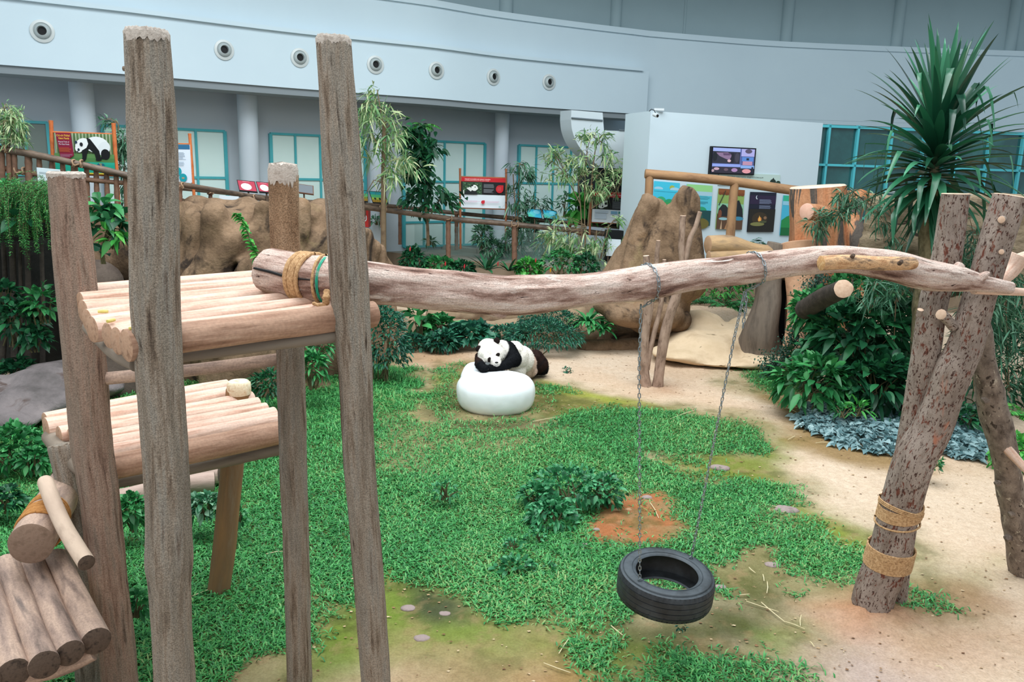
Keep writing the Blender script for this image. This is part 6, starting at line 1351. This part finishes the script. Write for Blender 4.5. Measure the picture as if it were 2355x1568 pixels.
# big panda sign
T = thing('info_sign', 'big sign with a walking giant panda picture between orange posts', 'sign', P(195, 500, 13.8), 'signs along the walkway')
frameposts(T, [(117, 277, 128, 480, 9), (261, 283, 274, 500, 9)], 13.8, M_or, [(120, 304, 264, 309, 5), (126, 398, 270, 404, 5)])
s = Panel((124, 305), (262, 309), (129, 398), 13.78, T=T); s.board('86a878')
s.rect(0, 0, 1, .66, '7f9c6c'); 
for i in range(46):
    x = .02 + .96 * ((i * .61803) % 1); s.rect(x, .0, x + .010, .40 + .2 * ((i * .37) % 1), ['d8dccb', '4f6b45', 'b8c0a2', '3e5a3c'][i % 4])
s.rect(0, .50, 1, .72, '5d8a52'); s.rect(.0, .60, 1, .74, '4f7f4a')
s.poly([(0, .66), (.3, .74), (.6, .70), (1, .70), (1, 1), (0, 1)], '2aa58c'); s.rect(0, .76, 1, 1.0, '1f9f86'); s.rect(0, .965, 1, 1, 'c9b23c')
# panda picture
s.ell(.72, .27, .20, .20, 'eaf0f2', rot=.25); s.ell(.84, .36, .10, .18, 'e2e9ec', rot=.2); s.ell(.49, .28, .12, .17, 'f0f4f5', rot=.3); s.ell(.42, .37, .06, .10, 'f0f4f5')
s.poly([(.56, .10), (.62, .13), (.68, .25), (.76, .42), (.78, .62), (.70, .64), (.68, .50), (.60, .38), (.57, .40), (.53, .64), (.45, .66), (.47, .60), (.47, .42), (.55, .35), (.585, .25)], '17191c')
s.ell(.86, .50, .075, .13, '17191c'); s.rect(.78, .56, .86, .62, '17191c'); s.ell(.47, .66, .05, .025, '17191c'); s.ell(.74, .64, .05, .025, '17191c')
s.ell(.47, .27, .027, .05, '20222a'); s.ell(.385, .22, .022, .035, '2b3a52'); s.ell(.42, .40, .018, .035, '20303a'); s.ell(.398, .45, .012, .016, '26323c')
s.poly([(.055, 0), (.31, 0), (.335, .55), (.22, .66), (.105, .58)], '8a1f3c')
s.text('Ciri-ciri Fizikal', .07, .085, .048, 'e8b64c', .001, .22); s.text('Giant Panda', .10, .155, .048, 'e8b64c', .001, .18); s.text('Physical Traits of', .095, .235, .036, 'd8c8d8', .0005, .18); s.text('The Giant Panda', .10, .295, .036, 'd8c8d8', .0005, .175)
s.lines(.10, .36, .31, .48, 5, 'c05a3a', 1); s.lines(.115, .52, .32, .60, 4, 'a8708a', 2)
s.ell(.555, .755, .062, .045, '1d5f78'); s.ell(.78, .765, .062, .045, '1d5f78'); s.text('Tail', .765, .785, .03, 'e0c860', 0, .03); s.text('Ekor', .757, .750, .03, 'e0c860', 0, .045); s.text('Stomach', .52, .785, .03, 'e0c860', 0, .07); s.text('Perut', .53, .750, .03, 'e0c860', 0, .05)
s.done()
# blue and white sign
T = thing('info_sign', 'white sign with a dark blue heading and teal circles, half hidden by the tallest post', 'sign', P(420, 440, 14.5), 'signs along the walkway')
frameposts(T, [(436, 307, 447, 460, 7), (318, 300, 326, 455, 7)], 14.6, M_or, [(320, 328, 438, 331, 3)])
s = Panel((322, 331), (436, 333), (328, 418), 14.55, T=T); s.board('dbe6f2'); s.rect(0, 0, 1, .12, '2f6a92'); s.lines(.66, .2, .92, .4, 8, 'a9b9c8', 3); s.lines(.66, .45, .92, .56, 5, 'a9b9c8', 4); s.rect(.64, .155, .74, .172, '6f8498')
s.ell(.74, .70, .075, .11, '1f9aa8'); s.ell(.84, .87, .08, .11, '1f9aa8'); s.ell(.74, .71, .02, .03, '1d5d68'); s.ell(.84, .88, .03, .025, 'a89878'); s.done()
# red sign in the middle
def redsign(tl, tr, bl, Y, posts, bars, label, kind):
    T = thing('info_sign', label, 'sign', P(posts[0][2], posts[0][3], Y), 'signs along the walkway'); frameposts(T, posts, Y + .03, M_orb, bars)
    s = Panel(tl, tr, bl, Y, T=T); s.board('e3eef6'); s.rect(0, 0, 1, .14, 'c9202b'); s.rect(0, .14, 1, .56, '17181c')
    if kind == 0:
        s.rect(.03, .15, .47, .55, '35543c')
        for i in range(40): s.ell(.05 + .40 * ((i * .618) % 1), .18 + .34 * ((i * .41) % 1), .02, .015, ['4f7a50', '24402c', '6b9468'][i % 3], rot=i)
        s.poly([(.12, .44), (.20, .36), (.34, .46), (.38, .55), (.06, .55)], '1b2224'); s.poly([(.12, .36), (.20, .31), (.26, .40), (.22, .46)], 'e6ece8'); s.ell(.30, .34, .07, .10, 'eef2ee'); s.ell(.35, .35, .03, .05, 'eef2ee'); s.ell(.315, .315, .012, .02, '1b2224'); s.ell(.255, .26, .02, .03, '1b2224'); s.rect(.05, .42, .07, .55, 'dfe6e2')
        s.lines(.51, .21, .75, .34, 6, '7e848a', 5); s.lines(.51, .37, .75, .50, 6, '7e848a', 6); s.ell(.87, .36, .085, .13, 'c9202b'); s.poly([(.87, .23), (.955, .23), (.955, .36)], 'c9202b'); s.lines(.82, .30, .92, .43, 5, 'd8505a', 7)
        s.ell(.50, .80, .042, .06, 'cf2b3c'); s.poly([(.50, .74), (.542, .74), (.542, .80)], 'cf2b3c'); s.lines(.08, .76, .44, .82, 3, 'd9b8cc', 8); s.lines(.56, .76, .92, .82, 3, 'd9b8cc', 9); s.ell(.88, .94, .025, .025, '9ec9c8')
        s.text('TAHAP KONSERVASI GIANT PANDA', .08, .075, .036, 'f4dcdc', .0006, .58); s.text('CONSERVATION STATUS OF THE GIANT PANDA', .08, .115, .026, 'eec6c6', .0004, .55)
    else:
        s.rect(.05, .17, .44, .54, '20291f'); s.ell(.27, .37, .13, .11, 'e9efef', rot=-.7); s.ell(.21, .46, .07, .07, 'e4ebeb'); s.ell(.315, .36, .03, .045, '15181a'); s.ell(.24, .46, .014, .035, '15181a'); s.ell(.40, .33, .05, .20, '0f1216'); s.ell(.18, .42, .012, .014, '2a4a4c')
        s.rect(.47, .15, .62, .165, 'b8b8b8'); s.lines(.47, .20, .93, .24, 2, '6f757a', 5); s.lines(.47, .27, .80, .53, 10, '6f757a', 6)
        s.rect(.06, .60, .38, .68, 'c6d6e6'); s.rect(.06, .70, .34, .88, 'c6d6e6'); s.rect(.44, .60, .60, .70, '7fb0d0'); s.rect(.62, .60, .76, .74, '3f8f88'); s.rect(.78, .60, .95, .72, '5a9cc8')
        s.text('S SUNGKAY GIANT PANDA', .40, .082, .038, 'f4dcdc', .0006, .45); s.text('Kingdom', .44, .118, .024, 'eec6c6', 0, .10)
    s.done()
redsign((1061, 407), (1163, 410), (1061, 477), 22.0, [(1058, 387, 1059, 572, 5), (1164, 388, 1163, 580, 5)], [(1060, 406, 1164, 409, 3), (1060, 478, 1163, 481, 3)], 'red, black and white sign with a panda portrait, right of the vine-covered tree', 0)
redsign((1364, 442), (1461, 447), (1362, 510), 20.6, [(1361, 422, 1356, 540, 5), (1466, 424, 1458, 540, 5)], [(1363, 441, 1464, 445, 3), (1360, 511, 1460, 515, 3)], 'red, black and white sign with a resting panda, beside the twin rocks', 1)
# slanted reading desks on the railing
def desk(tl, tr, bl, br_, Y, face, label, kind, rim='1c1f22'):
    T = thing('reading_panel', label, 'sign', P(*bl, Y), 'tilted panels on the railings'); s = Panel(tl, tr, bl, Y + .12, Y + .12, T=T, vertical=False, thick=.025)
    s.D = P(*bl, Y - .12) - s.TL; s.N = s.Uv.cross(s.D).normalized(); s.N = -s.N if s.N.y > 0 else s.N
    s.board(rim); s.rect(.04, .06, .96, .94, face)
    if kind == 'oval': s.ell(.45, .58, .29, .30, 'dfe9ea'); s.rect(.3, .1, .7, .14, 'c98a92')
    if kind == 'green': s.rect(.04, .06, .96, .35, '2f9aa0'); s.rect(.04, .3, .96, .55, '57b87a'); s.rect(.04, .55, .96, .78, 'a8c050'); s.rect(.04, .74, .96, .94, 'c08a30'); [s.ell(.25 + .3 * i, .66, .07, .10, '2a3a2c') for i in range(3)]; [s.rect(.1 + i * .12, .72, .14 + i * .12, .92, '6f7a2c') for i in range(7)]
    if kind == 'blue': s.ell(.3, .6, .3, .25, '5fd0d8'); s.ell(.65, .35, .22, .2, '7fd8f0'); s.poly([(.04, .94), (.04, .5), (.3, .7), (.5, .94)], '58c8b0')
    s.done(); mb = MB(); c = s.at(.5, .9, -.03); mb.tube([c, c + Vector((0, .02, -.35))], [.018, .018], 8); mb.build('stand', M_rail, T)
desk((544, 413), (586, 417), (550, 438), None, 15.6, 'a83a4c', 'left of the two red tilted panels with white ovals', 'oval'); desk((588, 417), (622, 420), (596, 441), None, 15.6, 'a83a4c', 'right one of the two red tilted panels with white ovals', 'oval')
desk((832, 437), (846, 438), (832, 463), None, 19.8, '57b87a', 'left green tilted picture panel beside the second tall post', 'green'); desk((848, 439), (884, 441), (857, 466), None, 19.8, '57b87a', 'right green tilted picture panel with palm trees, beside the thick bamboo stem', 'green')
desk((1211, 478), (1244, 482), (1214, 499), None, 21.5, '3fb8dc', 'left bright blue tilted panel on the handrail', 'blue'); desk((1247, 481), (1280, 485), (1251, 502), None, 21.5, '3fb8dc', 'right bright blue tilted panel on the handrail', 'blue')
desk((676, 421), (721, 427), (676, 441), None, 16.5, '6d7378', 'brown framed grey tilted panel right of the white-topped post', '', '6b4a38')
for tl, tr, bl, Y, lb, wall in (((84, 385), (136, 390), (82, 432), 11.9, 'blank white board on the left railing behind the short post', None), ((504, 449), (548, 452), (502, 468), 14.2, 'small blank white board just above the rock face', None), ((1396, 549), (1428, 551), (1392, 588), 19.2, 'blank white board left of the twin rocks', None)):
    T = thing('white_board', lb, 'board', P(*bl, Y), 'blank white boards'); s = Panel(tl, tr, bl, Y, T=T); s.board('dce8f0'); 
    if tl[0] == 84: s.lines(.1, .2, .7, .3, 2, 'a8b4bc'); s.done()
    mb = MB(); a_ = s.at(.15, 1, -.02); b_ = s.at(.85, 1, -.02)
    for q in (a_, b_): mb.tube([q + Vector((0, .01, .1)), q + Vector((0, .01, -.5))], [.015, .015], 6)
    mb.build('stand', M_rail, T)
T = thing('black_cabinet', 'black box behind the white board, left of the twin rocks', 'box', P(1400, 600, 19.5)); mb = MB(); mb.box(P(1420, 565, 19.6), (.62, .3, .75)); mb.build('housing', mat('black painted steel', ['14171a'], 0, .5), T, smooth=False)
# red hose bin
T = thing('red_bin', 'red bin with a white ring mark, half behind the second tall post', 'bin', P(835, 520, 19.9)); s = Panel((815, 481), (847, 484), (815, 520), 19.9, T=T, thick=.3); s.board('b8302c', 'bin_body'); s.ell(.72, .45, .18, .22, 'd8dcdc'); s.ell(.72, .45, .12, .15, '8a3030'); s.ell(.72, .45, .07, .08, 'b8c4c8'); s.done()
# television, banner and posters on the exhibit wall
T = thing('television', 'wall-mounted flat television showing camera views, above the log frame', 'television', onwall(1680, 370, BOX)[0]); s = Panel((1632, 336), (1734, 341), (1632, 400), 0, T=T, wall=BOX, thick=-.0)
s.TL += s.N * .05; s.thick = .07; s.board('101318', 'casing'); em = lambda c, e=.35: mat('lit screen ' + c, [c], 0, .3, emit=e)
s.rect(.03, .045, .97, .95, em('4f5a8c')); s.rect(.03, .045, .64, .17, em('8f9cd0')); s.rect(.03, .17, .64, .60, em('2b2c38')); s.poly([(.10, .22), (.36, .20), (.46, .30), (.40, .48), (.30, .42), (.18, .34)], em('7a6480')); s.poly([(.25, .23), (.42, .23), (.42, .30), (.27, .31)], em('54405c')); s.ell(.40, .50, .04, .05, em('c0a0a8')); s.ell(.08, .36, .05, .16, em('1c2026')); s.ell(.57, .38, .05, .18, em('3c3a46')); s.rect(.44, .22, .50, .58, em('20202a'))
s.rect(.03, .62, .66, .72, em('7f90cc')); s.rect(.03, .72, .97, .95, em('2e2a36')); s.ell(.13, .80, .06, .05, em('b090a0')); s.ell(.53, .83, .07, .07, em('9878a0')); s.ell(.34, .82, .05, .05, em('5c4c58')); s.ell(.05, .87, .03, .05, em('a08890'))
s.rect(.66, .05, .96, .32, em('9a98c8')); s.ell(.82, .13, .08, .08, em('50485c')); s.rect(.68, .34, .94, .50, em('5078b8')); s.rect(.78, .38, .84, .46, em('202838')); s.rect(.70, .50, .92, .64, em('a88098')); s.rect(.66, .65, .97, .76, em('7898cc')); s.ell(.80, .86, .10, .08, em('c88890')); s.rect(.91, .70, .95, .93, em('202430')); s.done('screen')
T = thing('banner', 'pale green banner with a line of writing, below the television', 'sign', onwall(1720, 415, BOX)[0]); s = Panel((1652, 396), (1793, 402), (1650, 425), 0, T=T, wall=BOX); s.board('bcd2cc'); s.text('MENGENALI GIANT PANDA, RENJER KITA DAN ALAM', .13, .36, .12, '3c4a48', 0, .58); s.rect(.13, .47, .52, .55, 'c09090')
s.poly([(.86, .95), (.87, .35), (.885, .25), (.90, .4), (.91, .95)], '1f2a26'); s.ell(.88, .62, .05, .25, '26332c'); s.ell(.97, .7, .04, .2, '2c4034'); s.poly([(.80, .95), (.86, .6), (.93, .8), (1, .55), (1, .95)], '33473a'); s.done()
def poster(tl, tr, bl, label, bg):
    T = thing('poster', label, 'poster', onwall(*bl, BOX)[0], 'posters on the exhibit wall'); s = Panel(tl, tr, bl, 0, T=T, wall=BOX, thick=.012); s.board(bg); return s
s = poster((1503, 416), (1562, 421), (1498, 490), 'bright blue poster with clouds and a sun, behind the twin rocks', '45c2e0'); s.ell(.70, .16, .10, .07, 'a8b450'); s.ell(.18, .22, .17, .06, 'a0cfe4'); s.ell(.82, .22, .20, .07, 'a0cfe4'); s.rect(0, .24, 1, .30, '45c2e0'); s.ell(.3, .62, .2, .16, '3aa878'); s.ell(.62, .66, .2, .14, '2a9a6c'); s.rect(0, .62, 1, 1, '3a9a58'); s.done()
s = poster((1578, 423), (1637, 427), (1572, 517), 'green and cyan poster partly hidden by the right twin rock', '6cc4cc'); s.rect(0, 0, 1, .16, '92cf88'); s.rect(0, .16, 1, .26, 'a4c8d8'); s.rect(0, .26, 1, .64, '52bcd0'); s.lines(.42, .27, .94, .36, 4, '3f9aac', 1); s.lines(.42, .40, .86, .47, 3, '3f9aac', 2); s.ell(.62, .63, .20, .10, '2c9a70'); s.rect(0, .62, 1, 1, '1e4a4c'); s.ell(.6, .95, .35, .14, '6a6230'); s.ell(.4, .78, .3, .08, '2c5a4c'); s.done()
s = poster((1651, 433), (1711, 437), (1644, 526), 'sunset mountain poster behind the middle post of the log frame', '8aa85c'); s.rect(0, 0, 1, .12, '8a5230'); [s.ell(.08 + .12 * i, .12, .07, .035, '7a4428') for i in range(8)]; s.rect(0, .36, 1, .62, '8ac0a0'); s.poly([(0, .72), (.05, .50), (.18, .38), (.30, .40), (.44, .50), (.5, .72)], '26292c'); s.poly([(.6, .70), (.72, .28), (.8, .26), (.96, .48), (1, .70)], '22262a'); s.ell(.56, .45, .10, .12, 'c8b840'); s.rect(0, .68, 1, 1, '5d4434'); s.ell(.24, .74, .17, .035, '8fbcc4'); s.ell(.82, .72, .2, .05, '3f86a4'); s.ell(.1, .62, .07, .1, '7a4a34'); s.poly([(.14, 1), (.18, .76), (.21, 1)], 'c8a888'); s.poly([(.3, 1), (.4, .8), (.5, 1)], 'a87c58'); s.poly([(.02, .40), (.24, .04), (.27, .04), (.05, .42)], '3a3a30'); s.done()
s = poster((1724, 441), (1784, 443), (1717, 533), 'dark night poster with a crescent moon and a campfire', '1d2133'); s.rect(0, .08, 1, .3, '2e2440'); s.ell(.27, .13, .05, .05, 'c8d4e0'); s.ell(.30, .12, .05, .05, '2a2440'); s.lines(.36, .18, .88, .30, 6, '7a84a0', 3); s.lines(.36, .33, .90, .42, 4, '7a84a0', 4); s.rect(0, .42, 1, 1, '262420'); s.ell(.42, .66, .3, .16, '3c3224'); s.ell(.42, .68, .07, .06, 'd8843c'); s.poly([(.36, .72), (.40, .58), (.47, .72)], 'f0b860'); s.ell(.34, .80, .27, .05, '7c7c4c'); s.ell(.62, .64, .06, .04, '8a6a50'); s.ell(.55, .74, .14, .03, '4c5238'); s.done()
s = poster((1800, 449), (1858, 452), (1791, 541), 'blue and green poster partly hidden by the stump', '48b4d4'); s.rect(0, 0, 1, .14, '36b08c'); s.rect(0, .14, 1, .24, '90c8e0'); s.poly([(0, 1), (0, .62), (.2, .52), (.5, .44), (1, .4), (1, 1)], '2a8a4c'); s.rect(0, .8, 1, 1, '1d6a3c'); s.done()
# log frame before the exhibit wall
T = thing('log_archway', 'brown log frame with two uprights standing before the exhibit wall posters', 'log fence', P(1688, 560, 17.2)); M_frame = mat('brown round log', ['7c5c42', '9c7858', 'a8835e', '8a6848'], 5, .8, .006, 24, (1, 1, .3), 'gc')
pole([(1484, 399, 21, 17.0), (1590, 408, 21, 17.0), (1690, 418, 21, 17.1), (1830, 438, 22, 17.3), (1930, 447, 22, 17.4), (2012, 456, 22, 17.5)], M_frame, 'top_rail', T, 18); pole([(1494, 402, 19, 17.0), (1492, 450, 19, 17.0), (1488, 520, 19, 17.0), (1484, 650, 20, 17)], M_frame, 'upright', T, 16); pole([(1690, 420, 20, 17.1), (1684, 480, 20, 17.1), (1679, 550, 21, 17.1), (1674, 620, 21, 17.1)], M_frame, 'upright', T, 16)
# camera and wall fittings
T = thing('security_camera', 'small white security camera on a cable arm at the corner of the exhibit wall', 'camera', P(1508, 262, 18.3)); q = P(1512, 266, 18.1); mb = MB(); mb.tube([q + Vector((-.06, .12, .03)), q], [.04, .045], 14); mb.build('camera_body', mat('white plastic', ['c8d0d4'], 0, .4), T); mb = MB(); mb.tube([q + Vector((0, -.004, 0)), q + Vector((.004, -.012, 0))], [.032, .028], 14); mb.build('lens', M_black, T)
mb = MB(); mb.tube([P(1493, 256, 18.3), P(1498, 251, 18.25), P(1504, 253, 18.2), P(1508, 261, 18.2)], [.008] * 4, 6); mb.build('cable', M_black, T)
mb = MB(); mb.box(P(1515, 252, 18.6), (.22, .12, .05)); single('lamp_fitting', mb, mat('white plastic', ''), 'small flat light fitting on the top edge of the exhibit wall', 'light fitting', smooth=False)
# curved white duct cover under the band and the boxed cabinet beside it
def extr(pts, Y, d, m, nm, T, dx=0):
    mb = MB(); a = [P(x, y, Y) for x, y in pts]; b = [p + Vector((dx, d, 0)) for p in a]; n = len(a)
    mb.add(a + b, [tuple(range(n))[::-1], tuple(range(n, 2 * n))] + [(i, (i + 1) % n, n + (i + 1) % n, n + i) for i in range(n)]); return mb.build(nm, m, T, smooth=False)
T = thing('duct_cover', 'curved white duct cover tapering down from the wall band', 'duct', P(1350, 300, 21.3)); M_duct = mat('white duct paint', ['bcc8ce'], 0, .7)
extr([(1314, 253), (1386, 259), (1389, 300), (1389, 384), (1380, 384)] + [tuple(q) for q in catmull([(1372, 378), (1358, 366), (1338, 345), (1325, 325), (1316, 300), (1313, 275)], 6)], 21.0, .5, M_duct, 'cover', T, -.25)
mb = MB(); mb.tube([P(1314, 271, 20.97), P(1350, 274, 20.97), P(1386, 277, 20.97)], [.02] * 3, 6); mb.build('seam', mat('dark seam', ['5f6a70'], 0, .7), T)
T = thing('wall_cabinet', 'white boxed cabinet hanging right of the curved duct cover', 'cabinet', P(1420, 340, 20.3)); extr([(1392, 300), (1447, 302), (1443, 384), (1389, 383)], 20.4, .5, M_duct, 'housing', T); mb = MB(); 
mb.tube([P(1424, 299, 20.38), P(1450, 300, 20.38), P(1446, 350, 20.38)], [.015] * 3, 6); mb.build('edge_trim', mat('dark seam', ''), T)
T = thing('black_ductwork', 'dark ribbed metal block behind the right red sign', 'machine', P(1450, 450, 21.0))
for i in range(7): extr([(1396, 421 + i * 7.5), (1476, 424 + i * 7.5), (1475, 429 + i * 7.5), (1395, 426 + i * 7.5)], 20.95, .5, mat('black painted steel', ''), 'slat', T)
extr([(1330, 384), (1440, 388), (1440, 520), (1330, 510)], 21.6, .3, mat('dark recess', ['2b3234'], 0, .8), 'housing', T)  # dark slab standing in for the shaded recess below the wall cabinet
# faux stone wall at the right behind the leaning trunks
prs = [('c', P(a, 480, 13.2), P(a, 640, 13.2), .26, .32) for a in range(2030, 2620, 18)]
rock(prs + [('c', P(2025, 560, 13.2), P(2600, 610, 13.2), .34, .34)], 'layered brown faux stone wall behind the spiky tree', 'stone_wall', mat('layered tan faux stone', ['5d503f', '83735e', '97866e', '6e604c'], 2.4, .9, .03, 7, (1, 1, 2.2), spots=[('3a3128', 2.2, .64, .03)]), .06, .04, 1.6, .05, 1.3, 33, cat='wall', vst=2.2)
mb = MB()
for y_ in (440, 443): mb.tube([P(2035, y_, 13.1), P(2150, y_ + 4, 13.1), P(2300, y_ + 12, 13.1), P(2400, y_ + 16, 13.1)], [.006] * 4, 5)
single('guard_wire', mb, mat('thin steel wire', ['c0c8ca'], 0, .4), 'two thin wires strung along the top of the faux stone wall', 'wire')
# straw and twigs on the ground
STR = ['long dry stalk right of the tyre, upper half of the bent pair', 'dry stalk right of the tyre, lower half of the bent pair', 'thin dry stalk crossing the bent pair right of the tyre', 'short flat dry stalk above the crossing stalks right of the tyre', 'short dry stalk on the grass edge, upper right of the tyre', 'small upright dry chip beside the vertical stalk', 'vertical dry stalk in the moss right of the tyre', 'curved white twig on the bare orange soil', 'short crooked dry twig farthest right of the tyre group', 'straw-coloured stalk slanting up at the bottom centre', 'long faint stalk lying at the bottom left of centre', 'short dry stalk below and left of the tyre', 'long pale stalk on the grass right of the white block', 'dry stalk just in front of the white block', 'yellow stalk on the grass under the middle platform', 'small stalk on the grass between the two front posts', 'upper of two crossed stalks before the silver leaves', 'lower of two crossed stalks before the silver leaves', 'pale stalk on the sand in front of the silver leaves', 'curled dry leaf stalk on the sand left of the silver leaves', 'white chip on the flat stone at the grass edge', 'small white chip in the sand at the bottom right', 'small stalk in the sand at the far bottom right']
M_straw = mat('dry straw', ['cdbd92', 'e0d4b0'], 20, .8)
for i, (a, b, c, d) in enumerate([(1750, 1392, 1805, 1437), (1805, 1437, 1850, 1452), (1715, 1390, 1790, 1412), (1700, 1376, 1723, 1372), (1722, 1311, 1737, 1322), (1754, 1326, 1757, 1340), (1764, 1342, 1763, 1368), (1495, 1158, 1515, 1193), (1842, 1420, 1840, 1445), (1285, 1505, 1308, 1470), (1250, 1528, 1312, 1548), (1405, 1443, 1432, 1463), (1540, 968, 1600, 945), (1225, 970, 1290, 960), (440, 1378, 478, 1361), (612, 1280, 652, 1272), (1805, 940, 1840, 938), (1808, 938, 1838, 953), (1875, 1022, 1905, 1020), (1812, 1014, 1828, 1006), (1775, 1168, 1795, 1172), (1862, 1483, 1872, 1494), (2150, 1540, 2168, 1545)]):
    p, q = G(a, b), G(c, d); p.z = Gz(p.x, p.y) + .025; q.z = Gz(q.x, q.y) + .02; mid = p.lerp(q, .5) + Vector((R.uniform(-.01, .01), R.uniform(-.01, .01), .004)); mb = MB(); mb.tube([p, mid, q], [.0035, .004, .003], 6)
    single('straw_stalk', mb, M_straw, STR[i], 'stalk', 'dry stalks scattered on the ground')

#for i, (px, py, Y, w_, h_) in enumerate([(2440, 800, 12.4, 200, 300), (2560, 820, 12.4, 200, 300)]): bush(px, py, Y, w_, h_, ['dark shrub continuing past the right edge, nearer one', 'dark shrub continuing past the right edge, farther one'][i], M_lf_dark, 500, .2, .07, 'lance')
